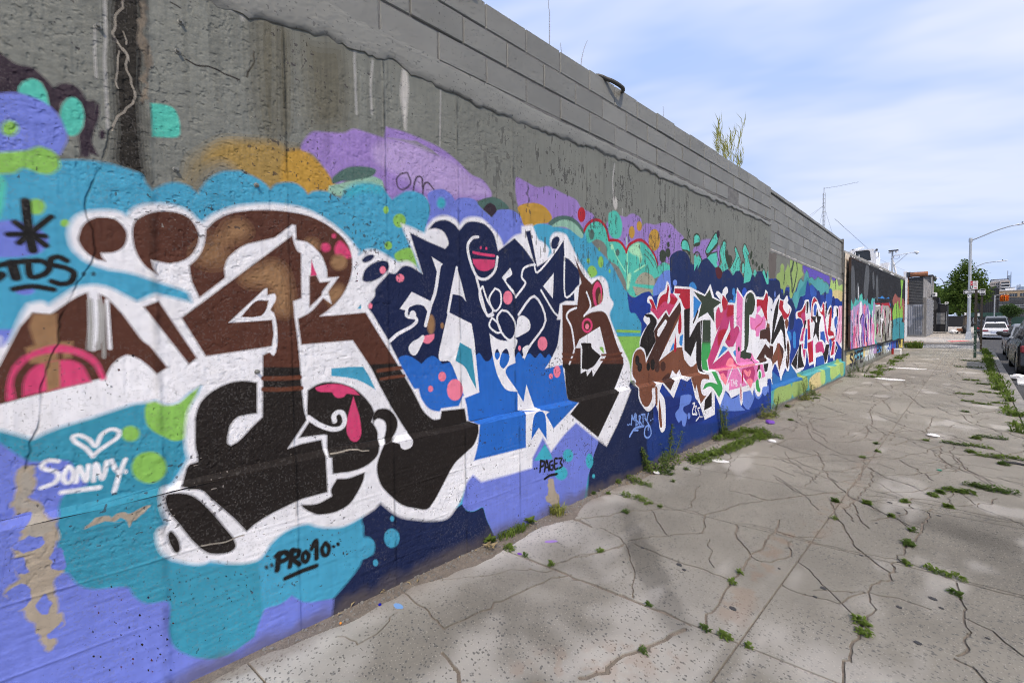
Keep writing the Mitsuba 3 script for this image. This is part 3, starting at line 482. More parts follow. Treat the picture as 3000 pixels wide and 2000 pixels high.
F|salmonD|30|0|-|23618 2416,24517 2790,25551 2666,26934 2678,28334 2470,28713 1083,28233 1093,27658 1815,24606 2124
F|lime3|10|0|-|23784 2019,24572 2378,25080 2326,25574 2502,26311 2082,27283 2304,27658 1815,27389 1603,26559 1332,25717 1476,25203 1415,24229 1299,23827 1678
F|teal3|40|0|lime3|23724 1585,27987 1673,28076 1096,23775 1182
F|teal3|10|0|-|23883 1242,24703 1388,25722 1443,28340 1418,28784 639,25825 706,23955 678
F|lime3|5|0|-|26519 3549,27538 3596,27179 2999,27126 2371,26421 2287,26745 2981
S|panelblk|5|150|-|24953 2323,25150 1807,25008 1352
S|panelblk|6|200|-|26414 1368,26374 1062,26602 645
S|panelblk|4|120|-|25730 2340,26212 1810,26414 1368
F|pinkw|5|0|-|14508 1912!,15136 1929!,15051 1648,14958 1503!
F|rose2|10|0|pinkw|14581 1852,15089 1856,15000 1648,14897 1648
F|lilac|5|0|-|15129 2023!,15720 2109!,16228 2241,16602 2094,16909 2169,17239 2083,17498 2159,17799 1854,18084 1807,18382 1710,18630 2233,18858 2239,19003 1532,19080 726!,17091 746!,17091 746,14506 781!,14677 1181!,15086 1168!,15267 1584
F|white|6|0|lilac|16007 2082,16289 2221,16445 1777,16154 1688
F|rose3|6|0|lilac|16664 2095,17038 2149,17069 1779,16757 1710
F|rose3|6|0|lilac|17818 1638,18085 1795,18385 1685,18042 1491
F|pinkw|6|0|lilac|17979 1395,18551 1486,19027 1277,19079 739,18474 716
F|salmon|10|0|lilac|15325 780,15580 1003,15821 776
F|salmon|10|0|lilac|17090 758,17255 1125,17486 751
F|rose3|6|0|lilac|15573 1838,15734 1926,15868 1645,15643 1646
F|panelpur|5|0|lilac|15265 1605!,15758 1602!,15762 1548!,15270 1542!
F|white|6|0|lilac|15505 1283!,15861 992!,15577 1046!,15256 994!
F|white|6|0|lilac|17265 1780,17527 1828,17843 1349,17458 1072,17154 1547
F|violet|6|0|lilac|16333 1665,16633 1710,16583 1575,16661 1370,16416 1374
S|panelpur|4|100|-|16503 1800,16157 1644,16123 1335,16406 746
S|panelpur|4|100|-|17803 1806,17757 1542,18153 1050,18400 720
S|panelpur|4|100|-|15063 1481,15136 1187,15218 785
S|panelpur|4|100|-|15818 1558,15908 1121,16226 755
S|white|4|80|-|17016 1641,17183 1197,17026 761
S|violet|4|100|-|14829 1155,14824 785
S|rose2|4|100|-|14698 1159,14704 781
F|greyl|5|0|-|18616 1585!,19022 2142!,20078 2202!,20429 2169,20876 2206,21538 2191,22546 2211,22905 1889,23271 1588,23613 1555!,23714 750!,20582 727!,19555 770!,19054 996
F|red|5|0|-|18958 2317!,20149 2350!,20163 2212!,19018 2179!
F|red|5|0|-|20410 2358!,20951 2359!,21239 2297!,22017 2330!,22109 2405!,22690 2421!,22812 2127,22338 2207!,21251 2185!,20874 2219!,20427 2196!
F|red|5|0|-|22815 2097!,23316 2120!,23541 1586!,22940 1604!,23245 1800!
S|panelblk|3|180|-|18958 2317,20149 2350,20950 2367,22109 2405,22690 2421
F|black|4|0|greyl|19441 1917!,19766 1946,19710 1683,19308 1632
F|black|4|0|greyl|20121 1790!,20373 1871,20305 1683
F|black|4|0|greyl|21396 1738!,21753 2024,21596 1681
F|black|4|0|greyl|20504 1465!,20862 1489,20889 1240,20631 1108
F|maroon|4|0|greyl|19179 1325!,19495 1372!,19901 1445,19518 1137,19367 1037
F|maroon|4|0|greyl|20859 1516!,21080 1180!,20718 1133!
F|black|4|0|greyl|21479 1001!,21855 1134,22001 725,21605 741
F|black|4|0|greyl|22428 1445!,22734 1531,22502 823,22294 831
F|black|4|0|greyl|19780 985!,20376 1007,20471 944!
F|rose3|5|0|greyl|20429 2169,20786 2190,20628 1982,20373 1871
F|white|4|0|greyl|19097 2168!,20078 2202!,20085 2136!,19104 2105!
F|white|4|0|greyl|20305 1683!,21025 1682!,20954 1488!,20325 1494!
F|maroon|4|0|greyl|22585 1887!,22909 1859,23062 1498,22723 1620
F|taupe|5|0|greyl|19925 1206!,20165 1362,20559 946!,19782 967!
F|taupe|5|0|greyl|20913 1018,21262 1232,21511 716,20946 712
F|taupe|5|0|greyl|22953 1499,23613 1555,23600 754,23041 774
S|rose3|4|80|-|14607 1911,14495 1670,14650 1426
S|ltmint|4|140|-|14724 1369,14673 1230,14693 1088
S|lilac|4|170|-|14761 1845,14699 1439,14787 1027
S|panelpur|4|80|-|14895 1525,14951 1162,14967 796
S|pinkw|4|190|-|14932 1869,15045 1598,15054 1325
S|lilac|4|180|-|15028 1976,15044 1760,15048 1544
S|lilac|4|100|-|15110 1712,15217 1534,15061 1361
S|rose2|4|160|-|15209 1356,15123 1079,15281 792
S|rose2|4|110|-|15258 1407,15238 1102,15345 791
S|pinkw|4|180|-|15338 1630,15433 1215,15366 801
S|rose3|4|110|-|15450 1436,15321 1273,15452 1104
S|panelpur|4|70|-|15509 1371,15460 1152,15630 925
S|pinkw|4|110|-|15615 1725,15548 1293,15669 857
S|panelpur|4|140|-|15658 1745,15646 1304,15713 861
S|pinkw|4|130|-|15779 1470,15704 1132,15899 783
S|rose3|4|150|-|15811 1951,15850 1582,15878 1209
S|lilac|4|170|-|15912 1969,15908 1566,16055 1158
S|white|4|100|-|16014 1835,16011 1570,16079 1301
S|white|4|100|-|16094 1853,16028 1660,16077 1466
S|white|4|190|-|16210 1420,16165 1241,16167 1062
S|white|4|130|-|16322 1356,16213 1074,16319 782
S|panelpur|4|110|-|16439 1396,16451 1088,16561 775
S|lilac|4|110|-|16461 1719,16441 1513,16495 1303
S|violet|4|80|-|16588 1814,16753 1464,16570 1118
S|rose3|4|160|-|16708 1551,16709 1394,16734 1236
S|violet|4|190|-|16743 1740,16615 1332,16886 913
S|violet|4|140|-|16841 1451,17010 1109,16847 777
S|rose2|4|190|-|16954 1781,16978 1334,16939 888
S|lilac|4|150|-|17044 1932,16943 1600,17074 1265
S|panelpur|4|180|-|17171 1647,17028 1507,17208 1360
S|violet|4|170|-|17252 1462,17406 1208,17282 960
S|panelpur|4|140|-|17339 1370,17338 1071,17471 766
S|violet|4|150|-|17448 1969,17650 1514,17526 1060
S|rose3|4|90|-|17531 1622,17421 1349,17566 1071
S|rose3|4|70|-|17639 1631,17609 1201,17729 763
S|pinkw|4|140|-|17774 1506,17761 1190,17789 869
S|white|4|160|-|17823 1892,17906 1435,17862 979
S|lilac|4|190|-|18010 1686,18051 1224,18079 762
S|panelpur|4|200|-|18090 1739,18040 1503,18105 1264
S|lilac|4|190|-|18210 1531,18186 1157,18293 777
S|pinkl|4|150|-|18293 1572,18471 1387,18282 1208
S|white|4|140|-|18379 1902,18527 1424,18364 952
S|rose3|4|150|-|18527 1426,18544 1239,18591 1054
S|pinkw|4|90|-|18688 1464,18721 1110,18862 749
S|pinkl|4|180|-|18750 1444,18662 1101,18816 754
S|ltmint|4|150|-|18827 1760,19085 1322,19018 885
S|greyl|4|130|-|19113 1848,19217 1266
S|taupe|4|150|-|19228 1479,19221 1060
S|black|4|130|-|19367 1681,19574 1399
S|black|4|170|-|19411 1888,19469 1310
S|black|4|100|-|19518 1793,19470 1302
S|rose3|4|150|-|19619 1435,19698 1148
S|white3|4|100|-|19720 1746,19577 1530
S|black|4|190|-|19736 1914,19813 1646
S|white3|4|160|-|19911 1675,20129 1378
S|white|4|80|-|20037 1606,20259 1121
S|greyl|4|140|-|20047 1845,19909 1530
S|maroon|4|140|-|20187 1485,20136 1148
S|black|4|110|-|20251 2034,20347 1788
S|black|4|180|-|20389 1550,20558 1290
S|white|4|140|-|20476 1734,20685 1282
S|white|4|190|-|20615 1595,20630 947
S|black|4|140|-|20768 1512,21008 996
S|maroon|4|150|-|20831 1434,20698 818
S|white|4|150|-|20901 1974,21102 1322
S|black|4|190|-|21044 1509,21302 874
S|taupe|4|120|-|21178 1651,21242 1073
S|black|4|140|-|21335 1431,21389 1114
S|black|4|120|-|21330 1985,21425 1656
S|rose3|4|180|-|21393 1938,21602 1451
S|black|4|190|-|21501 2004,21757 1638
S|white3|4|190|-|21642 1618,21799 1276
S|taupe|4|130|-|21821 1950,21712 1521
S|taupe|4|120|-|21878 2143,22015 1652
S|white3|4|110|-|22080 1611,22134 1148
S|maroon|4|190|-|22188 1383,22443 970
S|greyl|4|140|-|22269 1569,22084 1230
S|white3|4|150|-|22325 1964,22327 1246
S|white|4|110|-|22584 1541,22888 966
S|black|4|160|-|22680 1448,22508 947
S|taupe|4|180|-|22736 2039,22559 1751
S|white|4|100|-|22918 1961,23116 1413
S|white|4|80|-|23079 1353,23283 768
S|greyl|4|160|-|23061 2041,23203 1782
S|white3|4|100|-|23329 1481,23260 775
S|black|4|160|-|23498 1384,23439 772
S|panelsm|40|600|-|14857 2940,14925 2698,14999 2393
S|panelsm|50|800|-|17281 3132,17170 2893,17060 2656
S|panelsm|50|500|-|19331 3021,19351 2817,19457 2564
S|panelsm|30|400|-|18470 3143,18567 2902
S|panelsm|30|400|-|15683 2591,15752 2422
S|white|10|80|-|15759 2627,15759 2336
@base/base_paint
F|sand|8|0|-|14879 672!,16088 668!,16114 309!,14905 273!
F|cyanl|8|0|-|16122 666!,17536 684!,17629 342!,16147 318!
F|sand|8|0|-|17601 681!,18776 685!,18804 365!,17655 340!
F|lilac|8|0|-|18820 683!,20514 671!,20549 312!,18848 362!
F|skyb|8|0|-|20600 667!,21676 677!,21808 323!,20635 307!
F|taupe|8|0|-|21771 673!,23070 633!,23124 158!,21811 294!
F|royal4|8|0|-|23176 629!,27207 584!,27277 86!,23217 275!
F|limeyl|8|0|-|27207 584!,29158 567!,29230 94!,27407 168!
@signature
S|ltblue|4|18|-|3577 552,3588 654,3613 600,3651 664,3645 587
S|ltblue|4|18|-|3674 648,3664 529
S|ltblue|4|16|-|3668 587,3716 549,3667 528
S|ltblue|4|18|-|3734 524,3730 624,3760 597,3734 572,3781 515
S|ltblue|4|18|-|3771 632,3837 625
S|ltblue|4|18|-|3804 626,3807 525
S|ltblue|4|20|-|3843 620,3853 566,3884 546
S|ltblue|4|22|-|3918 619,3888 545,3956 442,3970 378,3910 344,3847 368,3830 420,3857 474,3911 479,3907 436
S|ltblue|4|26|-|3817 494,3642 499,3542 433
S|ltblue|4|20|-|3636 480,3703 468
F|ltblue|4|0|-|3526 560,3524 555,3520 551,3514 551,3508 554,3503 558,3502 564,3503 569,3508 572,3514 572,3520 570,3524 565
F|ltblue|4|0|-|3561 560,3560 555,3556 551,3550 551,3545 553,3541 558,3539 564,3541 569,3545 572,3550 572,3556 570,3560 565
F|ltblue|4|0|-|3976 530,3974 526,3970 523,3964 523,3959 525,3955 529,3953 534,3955 538,3959 541,3964 541,3970 539,3974 535
F|ltblue|4|0|-|4022 539,4020 534,4015 531,4009 531,4003 533,3998 538,3997 543,3998 548,4003 551,4009 551,4015 549,4020 544
@background
F|skyb|5|0|-|6265 1945,6354 1995,6425 1970,6454 2039,6550 2090,6594 1940!
F|skyb|5|0|-|6505 2116,6497 2084,6476 2060,6447 2051,6418 2058,6397 2080,6389 2111,6396 2142,6417 2166,6446 2176,6475 2169,6496 2147
F|royal2|5|0|-|7001 2108,6987 2057,6947 2019,6893 2004,6839 2016,6800 2051,6785 2099,6798 2149,6837 2187,6890 2203,6945 2193,6985 2158
F|skyb|5|0|-|7171 1498!,7361 1427,7418 1289!,7784 1219!,7435 1049!,7237 1133,7040 1156!
F|skylo|8|0|-|8125 385!,8266 533,8410 684,8882 520,9270 623,9533 710,10010 481,10080 350!,9107 387
F|peri2|5|0|-|4683 723,4951 695,4916 591,4746 570,4740 515,4833 446,4784 323,4713 336,4684 411,4614 391,4527 510,4628 574,4655 657
F|peri2|5|0|-|4925 424,4920 403,4906 389,4887 387,4867 396,4853 414,4848 436,4853 457,4867 470,4886 473,4906 464,4920 446
F|peri2|5|0|-|4665 2153,4658 2133,4638 2118,4610 2111,4583 2115,4563 2128,4556 2146,4563 2166,4583 2181,4610 2187,4638 2184,4658 2171
F|peri2|6|0|-|5979 618,6234 479,6435 465,6573 489,6610 358,6646 289,6792 206,5830 355,5874 437
F|peri2|6|0|-|6715 506,7090 488,7219 390,7133 283,6942 194,6699 331
F|peri2|5|0|-|7208 511,7845 482,7848 371,7724 316,7605 383,7563 345,7416 303,7271 368
F|peri2|4|0|-|7933 424,7928 388,7914 363,7893 356,7873 368,7857 397,7851 434,7855 470,7870 495,7890 503,7911 491,7927 462
F|peri2|4|0|-|8025 639,8021 615,8007 599,7989 594,7970 603,7956 622,7951 646,7955 670,7968 686,7987 691,8005 682,8019 663
F|peri2|4|0|-|8584 2163,8578 2131,8562 2107,8539 2098,8516 2105,8499 2128,8492 2159,8497 2191,8514 2214,8536 2224,8559 2217,8577 2194
F|peri2|4|0|-|8629 2005,8620 1963,8593 1932,8554 1920,8516 1930,8487 1960,8476 2001,8485 2043,8512 2074,8550 2086,8589 2076,8618 2047
F|skyb|4|0|-|8333 1760,8440 1843,8384 1299,8325 1301
F|skyb|5|0|-|9333 1425,9541 1402,9607 1254,9426 1260
F|skyb|5|0|-|9725 1379,9882 1393,9925 1073,9735 1101
@flame_letters
F|white|4|0|-|3647 1021!,3645 1123,3673 1290,3748 1364,3813 1379!,3813 1453,3880 1549,3971 1622!,3891 1685,3914 1735,3971 1760,4041 1773!,4041 1862,3967 1891,3994 1955,4064 1957,4112 1901,4172 1813!,4196 1942,4258 2009,4359 2053,4410 2155,4476 2112,4502 2006!,4570 2022,4597 2108!,5030 2116!,5217 2078,5448 2033!,5620 2192!,5728 2039,5741 2014,5980 1958!,5799 2054,5828 2093,5903 2096,6010 2062,6056 2129,6150 2179,6214 2163,6231 2097,6151 2041,6233 1945!,6510 1938!,6583 2191!,6856 2038!,6985 2129,7178 2174,7340 2129,7402 2079!,7722 2075,7831 2133,7875 2213,7990 2171,8014 2105,8227 2100,8400 2040,8404 1892,8281 1874,8356 1826!,8476 2009,8808 2185!,8865 2088,9085 2060!,9140 2097,9281 2163,9371 2068,9314 2013,9554 1929,9587 1856,9411 1729!,9360 1478,9304 1408,9456 1259,9551 1092,9497 894,9475 641,9359 598,9211 682!,9018 541,8938 453,8825 612!,8583 820,8459 730,8311 660!,8148 412!,8050 580!,8003 601!,7865 607!,7845 474!,7624 484,7562 392,7415 349,7291 411,7208 526!,7131 402!,7032 503!,6715 513!,6699 359,6646 303,6592 374,6572 503!,6234 479!,6169 554!,6041 624!,5844 415!,5667 631!,5671 324!,5343 301!,5194 536!,5068 643!,4944 919!,4840 887!,4669 940!,4491 718!,4221 927!,4159 843!,4283 709,4296 401,4221 342,4159 400,4123 614!,4063 714!,4039 679,3912 641,3789 728,3714 837,3714 1002
F|brown2|4|0|-|3736 1012!,3672 1085,3673 1217,3715 1323,3824 1358,3913 1299,3943 1191!,4155 1433!,4111 1556!,4385 1776!,4463 1716!,4736 1911!,4765 1821,4737 1723!,4221 1189!,4626 1325,4795 1330!,4854 1171!,5035 1056,5207 1101!,5257 948!,5474 912!,5474 850!,4914 937,4782 964!,4725 1047!,4641 992!,4544 1056!,4478 960!,4518 929!,4412 819!,4258 930!,4063 970!,4099 934!,3747 980!
F|dkbrown|12|0|brown2|4463 1830,4736 1932,4794 1822,4625 1668,4359 1352,4184 1166,3970 1220,4160 1465,4111 1556,4359 1763
F|brown2|4|0|-|3725 994!,4087 968,4051 895!,3993 889,3993 775,3901 700,3800 739,3735 847!
F|brown2|4|0|-|4944 927!,5456 914!,5491 849,5290 869,5225 801,5258 677,5391 630,5544 700!,5227 539!,5098 816!,5067 731!
F|brown2|3|0|-|4063 906,4111 888,4111 694,4075 680!
F|brown2|3|0|-|4154 766!,4196 603,4213 416,4171 417,4140 560
F|white|3|0|-|4196 1567!,4380 1694!,4416 1656,4226 1482!,4184 1503
F|skyb|3|0|-|5107 2004!,5342 1919!,5109 1692!
F|skyb|3|0|-|4738 1473!,4824 1498!,4795 1358,4724 1375
F|skyb|3|0|-|4477 1292!,4571 1396,4590 1326
F|black|4|0|-|3914 1741,3971 1754,4064 1748,4160 1697,4177 1645,4107 1557!,4155 1433!,3952 1244!,3913 1349,3817 1389!,3846 1476,3948 1598,4029 1659,4017 1710,3971 1716
F|crim|3|0|-|4597 2078!,5005 2088!,5007 1836!,4910 1820,4837 1848,4759 1947,4708 1980,4750 2016!,4597 2017!
F|black|4|0|-|4846 1815!,5007 1839!,4996 1450!,5220 1643!,5367 1679!,5337 1182!,5361 999,5473 935!,5273 984,5185 1133!,5189 1399!,5034 1194!,4854 1292!
S|black|3|35|-|5235 1806,5172 1724,5109 1651
S|white|2|12|-|5324 1649,5335 1423
F|crim|3|0|-|4756 1786!,4783 1625,4752 1511,4695 1522,4695 1654
F|crim|3|0|-|4625 1510!,4651 1310,4604 1274,4582 1327
F|rose|3|0|-|4041 1799,4064 1849,4013 1918,4088 1914,4172 1803!,4233 1931,4308 1985,4398 2015,4431 2116,4463 2071,4437 1963,4424 1883,4489 1912,4489 2006,4570 2009!,4685 1944!,4463 1737!,4398 1809!,4209 1688!,4112 1761
F|crim|10|0|rose|4017 1924,4112 1901,4184 1852,4258 1983,4436 2123,4489 1992,4680 1944,4570 1873,4359 1908,4184 1813,4064 1837
F|olive|3|0|-|5107 2062!,5448 2010!,5603 2114!,5675 1998!,5990 1939!,5730 1847!,5757 1643!,5536 1786!,5236 1702!,5349 1916!
F|olive|3|0|-|5383 1679!,5631 1678!,5634 1382!,5369 1392!
F|green|3|0|-|5369 1392!,5634 1382!,5628 1195,5506 1110!,5567 954!,5372 990!,5337 1182
F|olive|40|0|green|5352 1408,5662 1396,5645 1350,5352 1362
F|green|3|0|-|5560 950!,5702 938!,5935 673,5815 545!,5632 693,5492 748,5291 723!,5373 797,5561 795,5766 744!,5667 846!
F|black|3|0|-|5569 666!,5571 458!,5319 432!,5358 573!
F|black|3|0|-|3808 1232,3802 1204,3786 1185,3764 1179,3743 1188,3727 1210,3722 1238,3727 1266,3743 1285,3765 1291,3786 1282,3802 1260
F|black|3|0|-|3861 1151,3855 1126,3837 1108,3812 1103,3788 1112,3771 1133,3764 1159,3771 1184,3788 1202,3813 1207,3837 1198,3855 1178
F|black|3|0|-|4033 1142,4027 1118,4013 1102,3993 1097,3973 1105,3959 1124,3954 1148,3959 1172,3974 1188,3993 1193,4013 1185,4027 1166
F|black|3|0|-|4140 1156,4133 1123,4113 1100,4087 1094,4061 1105,4042 1131,4035 1165,4042 1197,4061 1220,4087 1227,4114 1216,4133 1190
F|dkbrown|4|0|-|4246 1122,4237 1090,4215 1068,4184 1062,4153 1073,4131 1099,4123 1132,4131 1163,4153 1185,4184 1192,4215 1181,4237 1155
F|dkbrown|4|0|-|4383 1117,4375 1088,4352 1068,4321 1062,4291 1073,4269 1097,4261 1127,4269 1156,4291 1176,4321 1182,4352 1171,4375 1148
F|dkbrown|6|0|brown2|4321 983!,4464 1029,4512 929!,4412 815!,4258 936!
F|rose|3|0|-|5794 1648,5816 1801,5905 1868,5967 1789,6044 1816,6011 1933,6041 2050!,6152 2002,6233 1945!,6202 1818!,5834 1505!
F|crim|8|0|rose|6011 1933,6041 2050,6152 2002,6233 1945,6218 1858,6090 1830
F|rose2|3|0|-|6233 1909!,6456 1913!,6461 1541!,6592 1580,6689 1530,6665 1418,6526 1326,6431 1259,6258 1259!,6064 1382!,6254 1545!,6214 1665!,6304 1510!,6304 1510,5706 1044!,6258 1206!,6637 941!,5593 963!,5536 1113!,5834 1480!
F|crim|30|0|rose2|6233 1909!,6456 1913!,6458 1766,6187 1725
F|crim|20|0|rose2|5879 1481,6094 1541,6288 1484,6306 1362,6033 1386,5896 1288
F|white|3|0|-|6302 1671!,6327 1516!,6128 1342,5706 1042!,5852 1174,6064 1404!,6238 1552!
F|pinkl|3|0|-|6584 2147!,6819 2023!,6770 1160!,6926 1122!,7238 1104!,7437 928!,6637 947!,6547 1062,6543 1346!,6721 1529,6564 1601!
F|skyb|3|0|-|6059 1290!,6241 1241!,5868 1112!
F|skyb|3|0|-|6442 1165,6545 1203!,6547 1083!
F|olive|3|0|-|7179 2134,7308 2083,7372 1966,7313 1831,7206 1763,7107 1755!,7077 1289,6964 1142!,7198 1106,7222 1060,7120 1011,7023 1036,6928 1024,6816 1051,6724 1061!,6741 1155!,6888 1182!,6904 1353,6897 1754,6931 2012,7024 2102
S|white|2|12|-|7006 2029,6988 1971
F|olive|3|0|-|6708 1203,6703 1182,6689 1168,6669 1163,6649 1170,6635 1186,6629 1207,6634 1228,6648 1243,6668 1247,6688 1241,6702 1224
F|olive|3|0|-|7240 980,7236 962,7224 950,7208 947,7192 953,7181 966,7176 985,7180 1002,7191 1014,7207 1018,7223 1012,7235 998
F|pinkl|3|0|-|7147 1726!,7389 1693!,7429 1772,7620 1742,7708 1711,7840 1758,7897 1632,7890 1511!,7625 1493!,7563 1380!,7416 1384!,7393 1486,7190 1520,7141 1624
F|crim|3|0|-|7445 2028!,7789 2027!,7944 2161,8016 2045,7961 1838,7989 1616!,7817 1758,7682 1881,7597 1834,7450 1772!
F|pinkl|20|0|crim|7427 1877,7638 1911,7641 1757,7429 1757
S|rose|3|30|-|7752 1680,7645 1604,7433 1545,7393 1501
F|brown2|3|0|-|7625 1488!,7913 1506!,7958 1569,7979 1616!,8250 1561!,8305 1302,8259 1186!,8057 1263,7940 1323!,7607 1332!
F|dkbrown|6|0|brown2|7603 1512,8340 1498,8346 1251,7608 1281
F|black|3|0|-|8794 2106!,8555 1895,8426 1628,8382 1398,8322 1216!,8421 1203!,8909 1487!,9049 1379,9161 1023!,9269 1035!,9126 1623!,8983 1766!,8848 1728!,8491 1412!,8714 1779!
F|crim|3|0|-|8839 2056!,9069 2042!,9034 1902,9351 1782,9495 1910,9422 1747,9125 1676,8927 1814,8779 1898
F|brown2|3|0|-|9154 1623,9295 1693,9398 1585,9256 1480
F|dkbrown|3|0|-|9368 1245,9479 1077,9470 824,9357 657,9254 786,9285 1087
F|dkbrown|3|0|-|7444 985!,7896 1241!,7966 1203!,8203 1107!,8250 1190!,8458 1163!,8452 997!,8259 793!,7878 1049!,7813 930!,7467 922!
F|brown2|3|0|-|8452 997!,8602 1089,8755 1217,9087 1062,9063 923,8930 758!,8825 646!,8712 878!,8507 826!,8358 752!,8123 480!,8096 616!,8260 780!
F|dkbrown|10|0|brown2|8808 1232,9142 1077,9093 851,8922 1037
F|white|2|0|-|9256 1089!,9315 1068,9353 760!,9414 719!,9322 834,9229 1055
S|crim|2|12|-|8835 1214,8787 1044,8740 808
F|pinkl|3|0|-|5707 934!,6655 911!,7616 895!,7761 665!,7287 619!,6860 600!,6168 605!,6183 733!,6056 692!,5840 839!
F|rose2|3|0|-|5707 934!,6132 925!,6040 769!,5840 841!
F|rose2|3|0|-|6691 890!,7162 901!,7252 760,7051 522!,6784 718!
F|salmon|4|0|-|5840 854,5946 893,6055 820,6118 760,6047 695!
F|salmon|4|0|-|6164 982,6293 1086,6444 1055,6462 937!
F|salmon|4|0|-|6859 667,7029 708,7147 637,7051 522!
F|salmon|4|0|-|6746 850,6819 865,6913 821,7026 854,7054 778,6914 734
S|salmon|6|30|-|5707 949,6164 942,6673 927,7241 917
S|white|3|28|-|6294 938,6166 809,6056 681
S|white|3|28|-|6497 927,6748 722,7051 522
S|white|3|30|-|5579 961,5736 938,5855 833
F|black|3|0|-|7659 889!,7913 888!,7839 752,7715 752!
F|dkbrown|3|0|-|7324 783!,7404 897!,7497 890!,7469 800!
F|white|3|0|-|7585 713,7571 668,7531 638,7476 632,7422 650,7382 687,7366 734,7380 778,7419 808,7473 815,7528 798,7569 761
F|green|3|0|-|7538 710,7530 675,7508 652,7476 645,7444 658,7421 686,7412 722,7420 756,7442 780,7473 786,7505 774,7529 746
F|white|3|0|-|7590 496,7566 434,7498 394,7406 388,7315 417,7249 472,7224 539,7246 600,7311 639,7401 647,7494 620,7563 565
F|green|3|0|-|7307 634,7409 646,7445 528,7505 460,7464 416,7330 466,7288 561
F|white|3|0|-|6686 502,6680 425,6661 371,6635 354,6608 379,6587 438,6579 516,6585 592,6604 646,6630 664,6657 640,6678 581
F|crim|3|0|-|6657 503,6655 436,6647 387,6634 371,6622 391,6612 442,6608 509,6610 576,6618 625,6630 641,6643 622,6653 571
F|crim|2|0|-|6725 767,6723 707,6714 664,6702 649,6689 666,6679 711,6675 772,6677 831,6686 874,6698 889,6711 872,6721 827
S|white|3|14|-|6231 755,6346 756
S|white|3|14|-|6280 757,6255 665
S|white|3|14|-|6315 644,6330 738,6364 680,6404 737,6402 648
S|white|3|14|-|6439 644,6438 737,6486 707,6445 687,6494 647,6439 644
S|white|3|22|-|5000 576,5053 572,5001 506,4983 443,5069 425
S|white|3|18|-|5037 530,5106 527,5062 482,5113 415,5053 422
S|white|3|18|-|5201 487,5137 490,5169 435,5179 374,5085 334
F|white|3|0|-|5237 361,5235 355,5229 351,5221 351,5213 354,5207 360,5205 367,5207 373,5213 377,5221 378,5229 375,5235 369
F|white|3|0|-|5273 356,5272 350,5267 346,5260 346,5254 348,5249 354,5247 360,5249 366,5254 369,5260 370,5267 367,5271 362
@mint_letters
S|mint|1|1|-|4773 2631,4775 2630
F|mintO|3|0|-|4773 2631,4788 2683,4848 2716,4924 2708,4987 2642,5006 2566!,4940 2592,4803 2588
S|olive|3|22|-|4766 2630,4785 2686,4848 2720,4932 2709,4990 2642,5006 2566,5022 2423
F|olive|3|0|-|4785 2589,4818 2589,4940 2592,5003 2569,4979 2522,4909 2574,4818 2564
F|mintO|3|0|-|5114 2679!,5113 2784,5162 2829,5244 2832,5287 2792,5279 2730,5162 2715!
S|olive|3|22|-|5114 2672,5113 2784,5162 2830,5244 2836,5292 2793,5282 2730
F|olive|3|0|-|5111 2656,5146 2706,5282 2734,5270 2687,5163 2670
F|mintO|3|0|-|5124 2334!,5123 2507,5155 2556,5205 2523,5255 2558,5331 2497,5247 2397,5231 2365!,5222 2440!
S|olive|3|22|-|5123 2552,5163 2583,5246 2596,5314 2541,5357 2491
F|mintO|3|0|-|5460 2635!,5778 2930!,5864 2909!,5846 2808!,5549 2609!
S|olive|3|22|-|5855 2801,5549 2609,5460 2635,5778 2932,5870 2910
F|olive|3|0|-|5469 2604!,5559 2598!,5846 2800!,5846 2759!,5523 2562!
F|mintO|3|0|-|5505 2553!,5631 2621,5818 2662!,5858 2563,5820 2502!,5869 2449!,5782 2433!
S|olive|3|18|-|5505 2553,5631 2621,5818 2664
F|mintO|3|0|-|5925 2686!,6073 2862!,6145 2829!,6126 2640!,6253 2464!,6017 2386!,5907 2460!,6016 2528!
S|olive|3|22|-|5956 2539,5925 2686,6073 2866,6149 2829,6130 2641,6264 2460
F|olive|3|0|-|6136 2650,6166 2729,6202 2744,6240 2669,6347 2663,6398 2598!,6307 2464!,6232 2488
F|mintO|3|0|-|6307 2459!,6479 2623,6522 2699,6477 2782!,6521 2818!,6718 2629!,6685 2463!,6526 2442!,6416 2363!
S|olive|3|18|-|6307 2464,6483 2624,6522 2699,6472 2781,6521 2822,6730 2630,6690 2463
S|olive|3|14|-|6493 2439,6492 2510,6613 2663,6672 2597,6658 2470
F|mintO|3|0|-|6779 2489,6801 2591,6861 2596,6875 2469,6803 2427
S|olive|3|26|-|6756 2459,6766 2579,6836 2608,6893 2535,6852 2393,6816 2382
F|mintO|3|0|-|6798 2800!,6892 2912!,7079 2775!,7042 2715!,7238 2463!,7125 2318!,6854 2269!,6908 2637!
S|olive|3|20|-|7238 2463,7042 2715,7084 2776,6892 2916,6793 2800,6901 2637
S|olive|3|16|-|7042 2715,6930 2806
F|olive|3|0|-|7093 2711,7167 2823,7231 2820,7207 2732,7144 2688
F|olive|3|0|-|7299 2660,7293 2634,7274 2614,7248 2605,7222 2610,7203 2626,7196 2650,7202 2676,7221 2695,7246 2705,7272 2700,7292 2684
F|olive|3|0|-|7474 2632,7467 2609,7447 2591,7421 2583,7394 2586,7374 2601,7366 2623,7373 2645,7392 2663,7419 2672,7446 2668,7466 2654
F|olive|3|0|-|7753 2627,7746 2602,7725 2583,7697 2574,7669 2578,7648 2594,7640 2617,7647 2641,7667 2661,7695 2670,7723 2666,7745 2650
F|olive|3|0|-|7618 2576,7610 2553,7588 2535,7558 2526,7528 2530,7505 2544,7497 2566,7504 2588,7526 2606,7556 2615,7587 2611,7609 2597
F|mintO|3|0|-|7251 2445!,7341 2538!,7431 2482,7357 2404!
